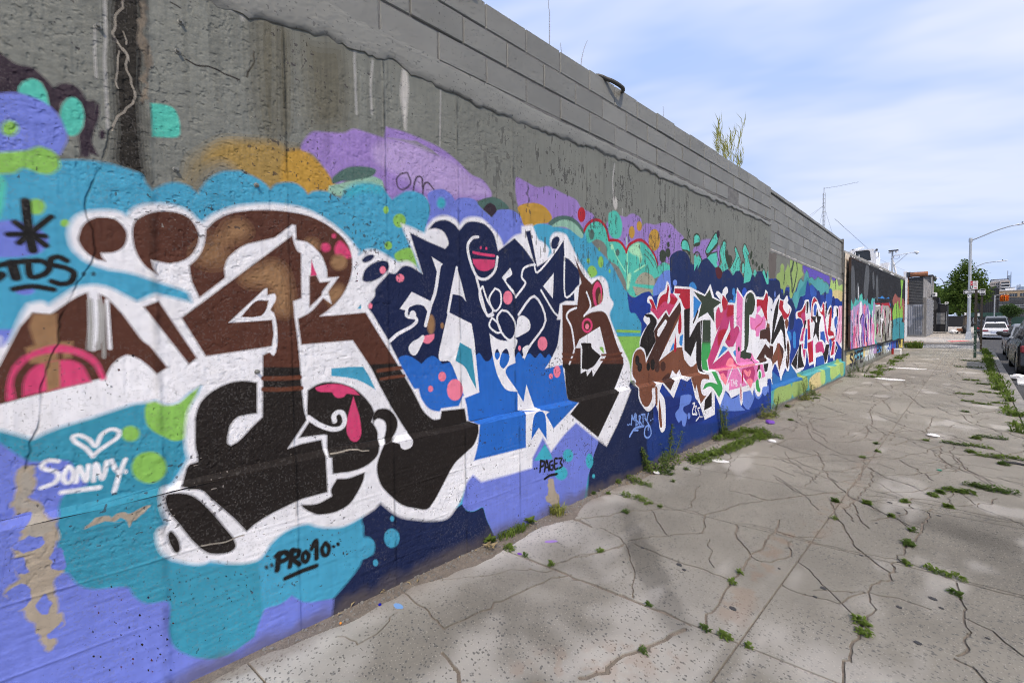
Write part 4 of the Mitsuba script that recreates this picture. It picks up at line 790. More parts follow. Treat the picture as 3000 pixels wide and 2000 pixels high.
F|mintO|3|0|-|7713 2513!,7797 2570!,7932 2433!,8003 2587!,8045 2332!,7950 2311!
S|olive|3|20|-|7698 2512,7797 2580,7932 2433,7978 2626
F|dkpur|3|0|-|5928 2935,5921 2903,5901 2879,5874 2867,5847 2872,5827 2891,5820 2920,5827 2950,5846 2975,5873 2987,5900 2983,5920 2964
S|dkpur|3|20|-|5874 2870,5837 2725,5847 2628,5917 2503,5878 2450
F|maroon|5|0|-|5782 2417,5898 2455,6027 2386,5959 2289,5841 2294
S|olive|3|20|-|4931 2870,4963 2794,5010 2756
S|olive|3|20|-|4993 2857,4947 2792,4947 2718
@white_outline
F|white|20|0|-|-651 1547,-632 1598,-601 1639,-602 1603,-580 1621,-563 1670,-545 1730,-528 1768!,-495 1778,-475 1765!,-430 1811,-400 1839,-350 1853,-305 1844,-266 1817,-219 1785!,-176 1811,-154 1822,-33 1787!,-48 1836,-153 1879,-237 1912,-303 1921,-348 1939,-378 1959,-407 2001,-416 2054,-410 2099,-388 2139,-354 2163,-296 2178,-260 2175,-242 2162!,-222 2196,-187 2222,-129 2238,-76 2237,-30 2220,1 2184,17 2176!,51 2213,121 2263,184 2291,292 2318,368 2326,446 2325,528 2303,614 2256,686 2200,732 2147,758 2115!,753 2094,801 2132,861 2136,923 2112,1000 2076,1068 2088,1130 2055,1164 2011!,1110 2144,1044 2278,1025 2326!,1100 2312,1191 2286!,1214 2342,1275 2406,1352 2435,1432 2425,1472 2389!,1515 2438,1584 2464,1673 2464,1764 2411,1840 2346,1879 2281!,1981 2373,2066 2408!,2067 2465!,2188 2499!,2255 2384,2313 2367,2384 2316,2371 2246!,2420 2285!,2397 2369,2410 2430,2472 2474,2601 2474,2666 2402,2803 2233,2962 2095!,3132 2126,3229 2062,3261 1933,3328 1854,3260 1732,3429 1462,3609 1218,3638 1043,3608 981!,3355 636,3137 412!,2905 568,2678 734!,2517 654,2344 534!,2246 682!,2125 535!,2116 452!,1861 461,1600 477!,1527 549!,1472 507,1432 417,1379 352,1303 300,1170 329,1065 374,975 417,899 485,837 558!,796 529,716 504,620 487,531 508,471 539,430 567,373 573,310 559,256 525,226 483,196 460,140 466,73 493,9 532,-16 530,-53 541,-105 575,-139 604,-171 653,-182 719,-176 752,-145 767!,-162 835,-166 897,-160 926,-126 932,-94 980,-65 1041!,-72 1080,-74 1143,-63 1256,-38 1316,-19 1350,-8 1381!,-53 1354,-93 1313,-139 1309,-171 1334,-189 1329!,-253 1326,-372 1288,-428 1274,-487 1254,-533 1230!,-570 1255,-611 1282,-641 1304
@brown_letters
F|brown|9|0|-|-388 2049,-374 2101,-345 2134,-310 2146,-271 2138,-245 2096,-244 2058,-258 2019,-288 1996,-324 1990!,-321 1974,-311 1956!,-341 1963,-368 1988,-385 2022
F|brown|9|0|-|-225 2109,-213 2149,-173 2185,-129 2203,-77 2207,-31 2189,-4 2142,3 2090,-19 2025,-52 1986,-106 1965,-168 1975!,-162 1941,-148 1910!,-187 1943,-214 1995,-225 2051
F|brown|9|0|-|-581 1594,-572 1621,-552 1678,-518 1734!,-490 1730,-473 1726!,-444 1757,-401 1799,-357 1823,-319 1806,-294 1774,-262 1722,-230 1654,-203 1606,-182 1585,-126 1481!,-164 1454!,-192 1496,-226 1533,-257 1548,-284 1533,-308 1501,-325 1455!,-441 1426,-555 1395,-639 1370!,-637 1441!
F|tan|10|0|-|-528 1678!,-518 1728!,-455 1728!,-455 1616,-453 1616,-415 1614!,-420 1547!,-444 1544!,-445 1589,-457 1589,-456 1428!,-491 1414!,-502 1521,-513 1531!,-529 1532!,-541 1594!,-516 1605!
S|white|12|18|-|-352 1823,-357 1722,-358 1582
S|white|14|30|-|-350 1819,-344 1731,-350 1619
S|white3|8|12|-|-334 1787,-334 1694,-342 1582
S|white|8|12|-|-312 1788,-310 1693,-309 1580
S|white3|8|10|-|-322 1769,-324 1656,-328 1543
S|white3|10|16|-|-361 1786,-362 1675,-369 1583
F|mag|10|0|-|-592 1393,-587 1469,-567 1535,-522 1580,-454 1603,-389 1577,-346 1528,-324 1448!,-339 1444!,-360 1510,-402 1554,-455 1571,-523 1554,-563 1501,-575 1450,-570 1397!
F|mag|10|0|-|-552 1403!,-548 1465,-524 1514,-485 1533,-426 1538,-391 1512,-368 1441!
F|tan|8|0|-|-493 1530!,-453 1540!,-455 1428!,-489 1416!
F|brown|9|0|-|-199 1763!,-148 1790!,-20 1519!,-51 1490!
F|brown|9|0|-|-4 1808!,-30 1885,-38 1962!,-15 1988,11 2037,24 2086,29 2142!,71 2196,130 2239,206 2266,292 2284,382 2291,478 2285,562 2258,640 2208,689 2152,711 2086,712 2008,689 1918,641 1829,577 1760,528 1722!,602 1727,786 1745!,840 1651,910 1535,994 1392,1082 1231!,1000 1392,1106 1184,1161 1075,1234 1005,1288 1000!,1300 1054!,1492 1042!,1507 948!,1580 920!,1581 853,1539 772,1469 728,1386 682,1336 630,1172 420,1067 448,976 499,901 581,845 661,821 740,820 803,844 870,866 916!,919 928!,1031 965!,987 1043,934 1137,863 1283,804 1413,705 1576!,429 1562!,419 1658,416 1708!,482 1748,547 1826!,591 1794!,574 1864!,634 1953!,572 1944!,569 1996,548 2060,515 2103,474 2135,418 2141!,416 2221!,400 2223!,318 2141!,258 2116,194 2091,146 2052,111 2008,97 1958,99 1911!,43 1856
F|brown|9|0|-|478 1947!,512 1954,532 1916!,587 1924!,544 1863!,539 1839!,474 1770!
F|mag|4|0|-|491 2038!,504 1991,518 1955!,485 1948!
F|brown|9|0|-|-72 1713!,399 2165!,406 2126,421 2083,440 2072!,437 1822!,396 1803!,400 1713,410 1622,416 1531,422 1435,427 1306,436 1185,450 1141!,401 1071,350 995!,416 1008,520 1010!,531 922!,536 714!,409 714,329 697,253 677,194 653,151 623!,99 711,48 786,11 839,-22 887,-93 913!,-67 1005,-31 1016!,-30 1044,-38 1085,-37 1181,-31 1251,-8 1311,37 1354,96 1384,156 1390,219 1374!,215 1211!,166 1211,131 1204,103 1171,90 1124,88 1082,101 1067!,135 1085,192 1146,237 1189!,247 1515!,303 1546!,293 1560!,13 1524!
F|white|6|0|-|107 1688!,265 1866!,276 1867,275 1832!,307 1842,315 1822,310 1800,288 1756,302 1739,313 1686,316 1590,307 1528,294 1510,279 1528!,248 1528!,249 1542!,289 1560!,299 1625,294 1702!,205 1694!
F|brown|4|0|-|158 1717!,222 1798,280 1804!,272 1765,249 1726,206 1715!
F|black|9|0|-|454 1303!,506 1332,558 1340,630 1325,704 1287,761 1234,809 1166,828 1112!,807 1064!,827 1035,846 984,840 923!,828 863,782 823,722 802,655 799,564 811!,562 905!,545 919!,550 1028!,534 1036,404 1043!,459 1125!,448 1183
S|white|6|27|-|456 1149,501 1104,570 1062,624 1057,650 1092,639 1143,612 1155,589 1136,593 1104
F|mag|6|0|-|497 1316,558 1326,630 1318,703 1282,738 1239!,703 1247,665 1257,646 1240,610 1240,592 1257,579 1277,522 1285,501 1297
F|mag|6|0|-|702 1237!,720 1170,738 1096,744 1004,730 967,706 957,678 977,660 1021,659 1070,672 1137,692 1204
F|black|9|0|-|400 684!,449 669,491 665,557 684!,553 724,586 778!,654 764,746 775!,735 722,700 661,651 606,577 585,490 597,440 630,408 663
F|black|9|0|-|813 1094!,839 1131,891 1135,934 1111,971 1057,975 1002,952 953,919 922,871 914!,888 955,899 1006,890 1050,853 1075,827 1066,817 1047
F|white|5|0|-|924 921!,985 957,1036 964!,1058 910,1052 867,1011 854,978 872,971 901!
F|black|9|0|-|-146 901,-119 904,-73 888,-33 852,14 778,63 684,97 616,107 567,86 547,43 551,-8 578,-55 645,-100 741,-137 816,-149 866
F|black|9|0|-|-135 732,-124 723,-106 680,-101 636,-111 617,-126 630,-140 672,-145 715
F|tan|60|0|brown|116 2179,170 2204,203 2159,174 2114,133 2100,88 2102
F|tan|90|0|brown|30 2071,81 2102,98 2007,40 1977,-2 2012
F|tan|60|0|brown|169 1922,285 2008,359 1979,387 1838,369 1731,308 1748,282 1869,196 1882
F|tan|40|0|brown|475 2148,521 2150,524 2104,482 2108
F|tan|16|0|brown|682 2044,676 2020,658 2002,635 1994,613 1998,597 2014,592 2036,598 2059,615 2077,637 2086,660 2082,677 2067
F|tan|40|0|brown|570 1864,642 1906,660 1849,586 1789
F|mag|12|0|brown|593 2121,589 2107,579 2097,566 2092,554 2094,545 2102,542 2115,546 2129,555 2139,568 2144,580 2142,589 2134
F|mag|12|0|brown|616 2124,648 2166,703 2114,709 2076,664 2062,624 2077
F|mag|10|0|brown|624 2191,623 2184,618 2179,612 2176,607 2177,602 2182,601 2188,603 2195,607 2200,613 2203,619 2202,623 2198
F|cyan|5|0|-|582 1416!,687 1417,764 1411!,798 1352,837 1261!,743 1327,667 1355,581 1373!
F|cyan|4|0|-|736 1767!,758 1792!,760 1768!
F|black|5|0|brown|-104 1483!,426 1436!,825 1421!,1798 1390!,1774 -239!,-129 557!
S|brownlt|6|24|-|248 1393,330 1383,416 1381
S|brownlt|6|24|-|247 1335,328 1324,423 1320
S|brownlt|6|24|-|854 1378,928 1382,1016 1385
S|brownlt|6|20|-|874 1324,938 1328,1026 1330
@blue_letters
F|navy|9|0|-|770 2066,800 2097,836 2105,846 2092,823 2065,787 2050
F|navy|9|0|-|771 1959,792 2014,847 2058,903 2075,935 2063,934 2019,882 1966,820 1935,779 1935
F|navy|9|0|-|1085 2277!,1212 2235,1348 2200!,1377 2243,1342 2314,1281 2332,1221 2317!,1274 2376,1352 2402,1423 2385,1468 2346!,1531 2412,1619 2433,1709 2418,1783 2353,1819 2236!,1991 2358!,2097 2283,2206 2179!,2109 2430!,2165 2447!,2240 2149!,2383 2230,2471 2325!,2421 2328,2422 2398,2484 2441,2522 2419,2496 2363!,2574 2430!,2585 2267!,2652 2247,2802 2150!,2787 2028!,2717 1969,2716 1868!,2595 1865!,2516 1836!,2503 1765,2476 1694!,2528 1694!,2500 1534,2474 1447,2373 1313,2324 1265!,2549 1281!,2574 1152,2612 966!,2721 923!,2378 734!,2272 892!,2304 644!,2200 767!,2098 678!,2134 914!,2057 929!,2053 638!,1537 653!,1574 764,1594 910!,1524 945!,1509 1057!,1493 1118!,1616 1146!,1476 1135!,1442 1067!,1297 1072!,1281 1052,1206 1082,1148 1158,1128 1232!,1093 1239,1000 1411,925 1568!,828 1737,799 1785,843 1847,850 1897,940 2001!,979 1998,1033 2050,1088 2051,1172 2009!
F|white|4|0|-|1005 1770!,1091 1885!,1237 1823!,1211 1753,1175 1793,1125 1801,1076 1784,1054 1762
S|white|4|22.2|-|1054 1762,1050 1728,1074 1715,1116 1710,1120 1683,1073 1647,991 1608,931 1559
F|white|4|0|-|1119 1732,1116 1718,1107 1707,1095 1703,1083 1707,1075 1718,1072 1732,1075 1746,1084 1757,1096 1761,1108 1757,1116 1747
F|white|4|0|-|1243 2132!,1327 2092!,1283 2027!
S|white|4|23.7|-|1299 2069,1265 1890,1226 1793,1187 1659
F|white|4|0|-|1135 1573,1164 1595,1178 1578,1148 1513,1111 1462,1076 1471,1061 1511,1085 1549
F|white|4|0|-|1439 2088!,1474 1984,1517 1831!,1475 1870,1390 1884!
S|white|4|19.2|-|1442 2074,1404 1924,1364 1747
F|white|4|0|-|1364 1754!,1562 1668!,1586 1535,1625 1145!,1493 1125!,1444 1240,1374 1396,1295 1409,1285 1465,1322 1601
F|cyanlo|4|0|-|1458 1533!,1559 1478!,1598 1171!,1547 1258,1497 1350,1419 1400!
S|white|4|22.2|-|1631 2321,1578 2304,1537 2241,1553 2148,1595 2050,1639 2009,1712 2014,1788 2083,1813 2189
S|white|4|20.7|-|1612 2015,1654 1876,1707 1730,1764 1735
S|white|3|16.3|-|1668 1951,1637 1905,1654 1817,1707 1735,1764 1766,1709 1848,1668 1951
S|white|3|16.3|-|1786 1942,1728 1864,1755 1788,1793 1766,1842 1821,1838 1914,1786 1942
S|white|3|17.8|-|1851 1771,1802 1712,1839 1603,1928 1530,1987 1584,1982 1680,1911 1759,1851 1771
S|white|3|16.3|-|1754 1712,1725 1651,1790 1597,1839 1603,1811 1666,1754 1712
F|white|4|0|-|1727 1591!,1809 1542,1908 1526,1980 1552!,2011 1518,1979 1439,1988 1342!,1905 1317,1884 1263,2010 1100!,1882 1136,1805 1247,1768 1359,1741 1483
F|navy|3|0|-|1798 1468,1827 1417,1797 1380,1774 1420
F|navy|3|0|-|1897 1463,1922 1379,1865 1307,1822 1347,1846 1431
F|white|4|0|-|1941 2115!,1960 2062,1895 2010,1975 1935,2002 1876!,1924 1949,1855 2031!
S|white|4|19.2|-|1995 1880,2104 1998,2065 2045,2084 2119,2161 2155,2218 2163
S|white|4|17.8|-|2206 2171,2240 2098,2433 2269,2574 2430
S|white|4|22.2|-|2025 1736,2203 1896,2336 1686,2152 1479,2074 1385
F|white|4|0|-|2014 1704,2068 1731,2144 1687,2147 1612,2066 1573,1987 1551,2002 1631
F|white|3|0|-|2064 1451,2119 1481,2141 1463,2085 1359!
F|white|4|0|-|2443 2110!,2308 1985!,2428 1883!
S|white|4|19.2|-|2585 2267,2587 1909,2717 1960
S|white|4|19.2|-|2284 1949,2439 1764,2507 1721
F|white|3|0|-|2104 1151!,2147 1046,2191 947!,2237 923!,2191 918!,2004 947!,2006 1097!,2069 1007!
F|blue|5|0|navy|987 1438,1028 1464,1083 1450,1153 1399!,1197 1436,1242 1447,1287 1416,1318 1386,1602 1431,1630 1444,1683 1380,1730 1385,1769 1436,1906 1420,1967 1376,2021 1429,2074 1376,2140 1413,2208 1367,2266 1406,2325 1359,2374 1391,2472 1305,2881 1236!,2872 82!,958 624!
F|white|3|0|-|2057 929!,2145 920!,2237 918,2331 891!,2283 873!,2366 736,2304 640!,2200 764!,2098 670!,2053 654!
F|blue|3|0|-|2152 894,2272 883,2293 655!,2200 776!,2113 691!
F|pink|5|0|navy|1040 1973,1035 1958,1025 1947,1011 1943,997 1946,987 1955,984 1969,987 1983,998 1994,1012 1999,1026 1996,1036 1987
F|pink|5|0|navy|919 2016,916 2003,908 1993,898 1989,888 1992,881 2000,878 2013,881 2025,889 2035,899 2039,909 2036,916 2028
F|pink|5|0|navy|829 1786,827 1777,822 1771,815 1769,807 1771,802 1777,800 1785,803 1794,808 1800,815 1803,822 1801,828 1794
F|pink|6|0|navy|1164 1586!,1253 1601!,1247 1565,1207 1534,1163 1550
F|tan|14|0|navy|1258 1665,1254 1631,1242 1606,1227 1597,1212 1607,1202 1632,1199 1665,1203 1699,1215 1724,1230 1733,1244 1724,1255 1699
F|tan|8|0|navy|1329 1657,1327 1646,1322 1638,1315 1635,1308 1638,1303 1646,1301 1657,1303 1668,1308 1676,1315 1679,1322 1676,1327 1668
F|pink|5|0|-|1962 1874,1955 1846,1937 1826,1912 1818,1888 1825,1871 1844,1865 1871,1872 1899,1889 1920,1914 1928,1938 1922,1956 1902
F|pink|5|0|-|2355 1484,2347 1453,2324 1431,2295 1425,2265 1435,2244 1458,2237 1489,2245 1519,2267 1541,2296 1548,2326 1539,2347 1515
F|pink|5|0|-|1340 1293,1335 1276,1324 1265,1308 1262,1293 1268,1281 1282,1278 1299,1282 1316,1294 1328,1309 1331,1325 1325,1336 1311
F|pink|5|0|-|1237 1219,1234 1208,1227 1201,1217 1199,1207 1203,1200 1212,1198 1223,1201 1234,1208 1241,1218 1243,1227 1239,1234 1230
F|pink|5|0|-|1479 1181,1469 1142,1443 1117,1409 1111,1376 1126,1353 1157,1345 1197,1354 1235,1379 1261,1412 1268,1446 1254,1470 1222
F|pink|5|0|-|2520 1221,2513 1194,2496 1175,2473 1170,2451 1180,2434 1201,2429 1229,2435 1256,2452 1274,2475 1280,2497 1271,2514 1249
F|pink|5|0|-|2421 1189,2417 1177,2408 1169,2396 1167,2383 1172,2375 1182,2371 1194,2375 1206,2384 1214,2396 1216,2409 1212,2418 1202
F|pink|4|0|-|2049 1460,2047 1449,2040 1442,2032 1439,2023 1443,2017 1451,2015 1461,2017 1472,2024 1479,2032 1482,2041 1478,2047 1470
F|mag|5|0|-|1579 2151!,1789 2164!,1779 2110,1703 2070,1631 2075,1587 2115
S|mag|4|22|-|1588 2200,1669 2194,1780 2195
F|mag|4|0|-|1666 2244,1664 2238,1660 2233,1655 2231,1649 2232,1645 2236,1644 2242,1646 2248,1650 2252,1655 2255,1660 2254,1664 2250
F|mag|4|0|-|1717 2244,1715 2238,1711 2233,1706 2231,1700 2232,1696 2236,1695 2241,1696 2248,1701 2253,1706 2255,1712 2254,1716 2250
@brown_end_letter
F|brown|9|0|-|2550 1828!,2757 1832!,2787 2009,2816 2048,2720 2281!,2845 2125,2977 2038!,3069 2092,3147 2008,3131 1869,2945 1798,2842 1721!,2975 1765,3162 1771,3259 1671,3377 1443,3499 1248,3463 1145,3340 970!,3357 927!,3002 530!,2597 827!,2721 914!,2612 966,2575 1243!,2549 1263!
S|white|4|22.2|-|2743 1804,2647 1775,2606 1721,2673 1620,2712 1435,2698 1380,2642 1283
F|white|4|0|-|2783 1506!,3097 1623!,3208 1330!,2985 1130!,2970 1199!,2895 1142!,2881 1197!,2800 1176!,2802 1421!,2726 1425!
F|black|3|0|-|2825 1420,2811 1468,2957 1461!,2972 1412,3111 1326!,3001 1235,2896 1206!,2817 1222!
F|lime|3|0|-|3089 1406,3143 1413,3165 1342!
S|white|4|22.2|-|2893 1958,2954 1827,2856 1730
F|mag|5|0|brown|2992 2001,3054 2072,3125 2027,3131 1929,3098 1810,3021 1828,2985 1924
F|brown|5|0|mag|3037 1984,3094 2016,3115 1908,3067 1829,3031 1906
F|tan|5|0|brown|3159 1890,3153 1854,3137 1828,3114 1818,3092 1827,3076 1852,3071 1887,3077 1923,3093 1949,3115 1960,3137 1951,3154 1926
F|mag|5|0|brown|2983 1634,2971 1598,2940 1572,2899 1563,2858 1574,2828 1601,2818 1636,2829 1672,2859 1698,2900 1708,2941 1698,2972 1671
F|brown|4|0|mag|2953 1635,2945 1610,2925 1592,2899 1586,2872 1593,2853 1611,2847 1636,2854 1661,2873 1678,2900 1685,2926 1678,2946 1660
F|pink|4|0|brown|2929 1625,2925 1611,2914 1601,2899 1597,2884 1601,2874 1612,2870 1626,2874 1640,2885 1651,2899 1654,2914 1650,2925 1640
F|black|5|0|brown|2472 1296!,3962 1180!,3961 234!,2464 557!
S|brownlt|5|24|-|2550 1380,2684 1363,2739 1368
S|brownlt|5|24|-|2550 1335,2670 1318,2725 1323
S|brownlt|5|22|-|3127 1335,3291 1328,3471 1334
S|brownlt|5|22|-|3111 1286,3290 1279,3485 1280
@signature
S|white|7|15.5|-|-470 1124,-493 1134,-512 1121,-506 1102,-480 1086,-469 1065,-482 1037,-516 1027
S|white|7|15.5|-|-442 1097,-428 1068,-435 1033,-450 1030,-457 1057,-442 1097
S|white|7|15.5|-|-423 1025,-412 1087,-395 1022,-386 1087
S|white|7|15.5|-|-373 1016,-365 1089,-348 1018,-332 1090
S|white|7|15.5|-|-318 1092,-308 1051,-298 1034
S|white|7|15.5|-|-275 1086,-295 1028,-314 951
F|white|8|0|-|-270 1029,-271 1025,-273 1022,-277 1021,-280 1024,-283 1028,-283 1033,-282 1037,-280 1040,-276 1041,-273 1039,-271 1034
S|white|8|18|-|-462 993,-412 989,-358 983
S|white|7|15|-|-372 1121,-391 1161,-421 1195,-426 1217,-408 1220,-381 1196,-363 1164,-346 1208,-316 1228,-292 1214,-297 1188,-331 1162,-361 1137,-372 1121
S|spray|8|22|-|-603 1911,-566 1926,-534 1935
S|spray|8|30|-|-564 1924,-559 1899,-555 1870
S|spray|8|30|-|-604 1862,-591 1878
S|spray|8|22|-|-523 1936,-519 1877,-486 1886,-469 1917,-490 1941,-526 1936
S|spray|8|22|-|-423 1948,-444 1962,-464 1951,-463 1929,-427 1919,-404 1898,-414 1861,-441 1851,-464 1861
F|spray|8|0|-|-371 1898,-372 1894,-374 1890,-377 1889,-380 1890,-382 1893,-382 1897,-381 1901,-379 1904,-376 1906,-374 1905,-372 1902
F|spray|8|0|-|-343 1900,-344 1896,-346 1892,-349 1891,-352 1892,-354 1895,-354 1899,-353 1903,-351 1906,-348 1908,-346 1907,-344 1904
S|spray|8|22|-|-561 1825,-515 1838,-462 1828
S|spray|8|28|-|-523 2172,-519 2065,-510 1981
S|spray|8|22|-|-568 2036,-520 2043,-478 2041
S|spray|8|22|-|-459 2121,-514 2049,-543 2007
S|spray|8|22|-|-550 2085,-509 2041,-476 2004
S|spray|8|28|-|279 371,289 457
S|spray|8|28|-|277 448,315 454,334 424,314 410,291 412
S|spray|8|26|-|337 365,352 450
S|spray|8|26|-|350 448,382 433,376 406,352 402,383 359
S|spray|8|24|-|414 417,430 389,417 359,399 378,402 409,414 417
S|spray|8|26|-|445 421,469 457,469 357
S|spray|8|24|-|516 427,535 395,527 357,506 361,497 400,516 427
F|spray|8|0|-|240 402,239 398,236 395,231 395,227 399,224 404,223 410,224 414,227 417,232 417,236 413,239 408
F|spray|8|0|-|264 404,263 399,259 397,255 397,250 400,247 406,246 411,248 416,251 419,255 418,260 415,263 410
F|spray|6|0|-|570 385,568 381,564 379,559 379,554 383,550 388,549 393,550 397,554 399,559 399,565 395,569 390
F|spray|6|0|-|594 389,593 384,589 381,583 382,578 385,574 391,573 398,574 403,578 406,584 405,589 402,593 396
S|spray|8|26|-|316 311,400 317,466 315
S|spray|6|22|-|2207 395,2219 488
S|spray|6|22|-|2217 485,2259 471,2249 437,2216 437
S|spray|6|22|-|2261 386,2288 474,2315 380
S|spray|6|18|-|2271 414,2308 412
S|spray|6|20|-|2361 453,2329 447,2325 394,2360 375,2367 411,2344 416
S|spray|6|20|-|2423 458,2388 461,2387 375,2426 371
S|spray|6|18|-|2388 419,2417 416
S|spray|6|20|-|2445 456,2482 444,2458 413,2484 379,2448 366
F|spray|6|0|-|2154 435,2152 430,2149 428,2145 428,2140 430,2137 434,2136 439,2137 443,2141 446,2145 446,2149 444,2153 439
F|spray|6|0|-|2179 434,2177 429,2174 427,2170 427,2165 429,2162 433,2161 438,2162 442,2165 445,2170 445,2174 443,2177 439
S|spray|5|14|-|2502 426,2498 409
S|spray|5|14|-|2524 425,2520 409
S|spray|6|24|-|2262 319,2313 332,2360 330,2412 323
@background
S|crackdk|3|6|-|549 918,658 914,834 912
S|rawlt|3|6|-|562 924,639 921,715 914,774 907
S|rawlt|3|6|-|-20 617,43 610,144 609
F|navy|0|0|-|-284 1480,-285 1477,-287 1479,-287 1482,-285 1483
F|chipblk|0|0|-|-239 1466,-239 1463,-241 1465,-241 1470,-239 1468
F|chipblk|0|0|-|-260 1469,-261 1466,-263 1467,-263 1470,-260 1470
F|navy|0|0|-|-304 1413,-308 1410,-313 1412,-311 1417,-307 1417
F|chipred|0|0|-|-277 1513,-278 1512,-280 1512,-278 1515,-277 1516
F|chipred|0|0|-|-259 1439,-261 1438,-263 1438,-262 1441,-261 1441
F|chipblk|0|0|-|-319 1387,-320 1383,-323 1386,-322 1389,-320 1389
F|navy|0|0|-|-299 1498,-299 1495,-302 1497,-301 1500,-299 1500
F|chipblk|0|0|-|-283 1368,-284 1362,-286 1367,-287 1372,-283 1370
F|chipblk|0|0|-|-324 1543,-325 1540,-327 1542,-326 1544,-325 1545
F|chipblk|0|0|-|-285 1524,-288 1520,-291 1523,-290 1528,-287 1527
F|chipblk|0|0|-|-312 1434,-314 1433,-315 1433,-315 1435,-313 1437
F|chipblk|0|0|-|-234 1543,-238 1537,-244 1542,-241 1549,-237 1549
F|chipblk|0|0|-|-318 1421,-320 1418,-323 1420,-322 1425,-319 1424
F|chipblk|0|0|-|-323 1442,-326 1439,-329 1440,-327 1445,-325 1445
F|chipblk|0|0|-|-261 1536,-261 1534,-263 1535,-262 1539,-261 1538
F|chipred|0|0|-|-309 1512,-309 1510,-312 1511,-311 1514,-309 1512
F|chipred|0|0|-|-259 1417,-259 1415,-261 1417,-260 1419,-258 1419
F|chipred|0|0|-|-313 1546,-314 1545,-317 1545,-316 1548,-314 1548
F|chipblk|0|0|-|-280 1485,-282 1481,-286 1483,-285 1489,-282 1488
F|chipred|0|0|-|-296 1548,-297 1546,-300 1546,-298 1551,-297 1550
F|chipred|0|0|-|-322 1427,-322 1424,-325 1427,-323 1431,-322 1429
F|chipred|0|0|-|-323 1526,-323 1523,-325 1525,-325 1528,-323 1528
F|chipblk|0|0|-|-310 1379,-312 1377,-315 1378,-314 1384,-311 1382
F|chipblk|0|0|-|-300 1525,-302 1521,-304 1524,-304 1530,-302 1527
F|chipred|0|0|-|-284 1487,-286 1481,-290 1486,-288 1489,-285 1489
F|chipblk|0|0|-|-124 421,-125 418,-129 421,-127 424,-124 423
F|chipred|0|0|-|104 436,103 434,99 437,100 441,103 440
F|navy|0|0|-|-48 498,-50 497,-52 499,-52 501,-49 500
F|navy|0|0|-|131 304,130 300,126 305,127 311,131 306
F|navy|0|0|-|23 434,20 433,18 436,19 440,21 437
F|chipblk|0|0|-|88 406,88 404,85 406,86 408,88 407
F|chipblk|0|0|-|-113 500,-115 498,-117 501,-116 503,-115 503
F|navy|0|0|-|16 350,14 347,11 351,12 353,15 352
F|chipblk|0|0|-|101 423,98 421,94 425,95 430,100 426
F|chipblk|0|0|-|114 334,113 331,110 335,112 337,114 336
F|navy|0|0|-|19 386,18 384,16 386,18 388,19 387
F|navy|0|0|-|150 387,148 385,145 389,145 393,148 392
F|chipblk|0|0|-|127 415,124 414,118 417,120 422,125 420
F|chipred|0|0|-|42 463,41 460,38 464,39 467,41 465
F|chipblk|0|0|-|-41 474,-42 473,-46 475,-44 478,-41 476
F|chipred|0|0|-|48 340,47 338,46 340,46 343,48 341
F|chipblk|0|0|-|-139 416,-141 414,-145 418,-143 421,-140 419
F|chipblk|0|0|-|84 298,81 295,78 299,78 303,82 302
F|chipblk|0|0|-|99 347,97 345,95 348,96 351,98 349
F|chipred|0|0|-|-106 527,-108 525,-111 529,-110 532,-108 530
F|chipred|0|0|-|115 392,114 391,111 393,112 394,114 393
F|chipblk|0|0|-|43 392,42 389,40 393,40 396,43 395
F|navy|0|0|-|-72 444,-73 440,-75 444,-75 448,-72 446
F|chipblk|0|0|-|83 336,82 335,80 336,81 338,83 338
F|chipblk|0|0|-|-112 518,-113 516,-115 520,-115 522,-113 520
F|chipblk|0|0|-|-128 438,-130 434,-134 440,-133 444,-130 442
F|chipblk|0|0|-|-103 384,-105 380,-108 385,-107 389,-104 386
F|chipred|0|0|-|-98 501,-99 501,-100 502,-100 504,-98 503
F|chipblk|0|0|-|-3 453,-5 447,-10 454,-7 459,-4 455
F|navy|0|0|-|114 364,111 363,107 365,108 370,113 368
F|navy|0|0|-|-69 473,-71 471,-74 474,-72 479,-70 475
F|chipred|0|0|-|139 359,138 358,137 359,137 361,139 360
F|chipred|0|0|-|-83 500,-84 498,-87 501,-86 505,-84 502
F|chipblk|0|0|-|145 403,143 400,141 403,142 406,144 405
F|chipblk|0|0|-|-116 524,-118 522,-120 524,-119 528,-117 526
F|chipblk|0|0|-|-90 503,-91 502,-93 504,-92 505,-90 505
F|chipblk|0|0|-|-25 387,-25 385,-28 386,-26 389,-25 389
F|chipblk|0|0|-|175 392,173 388,171 393,171 397,174 394
F|chipblk|0|0|-|20 390,17 387,14 391,16 396,18 393
F|chipblk|0|0|-|166 311,163 307,159 310,159 320,164 314
F|navy|0|0|-|-69 447,-70 444,-73 447,-72 449,-69 449
F|chipblk|0|0|-|-68 404,-68 399,-71 403,-72 408,-67 408
F|chipblk|0|0|-|181 398,180 396,178 398,178 401,181 399
F|navy|0|0|-|-32 480,-35 479,-37 481,-37 485,-34 483
F|chipblk|0|0|-|-137 406,-138 404,-139 406,-139 408,-138 407
F|navy|0|0|-|-137 461,-138 458,-140 461,-139 464,-138 463
F|chipblk|0|0|-|26 418,24 417,21 419,22 422,25 419
F|chipblk|0|0|-|67 431,64 428,60 433,60 437,64 437
F|chipblk|0|0|-|-14 367,-16 364,-20 369,-19 371,-16 371
F|navy|0|0|-|176 263,174 262,171 263,172 271,174 267
F|chipblk|0|0|-|-83 471,-84 469,-89 472,-87 477,-84 476
F|chipred|0|0|-|48 360,47 358,44 361,45 363,47 363
F|chipblk|0|0|-|145 418,144 416,142 419,141 424,145 422
F|navy|0|0|-|77 317,74 315,68 319,72 326,75 323
F|chipblk|0|0|-|145 343,143 340,141 344,142 347,143 345
F|chipblk|0|0|-|147 351,144 348,141 352,142 357,144 357
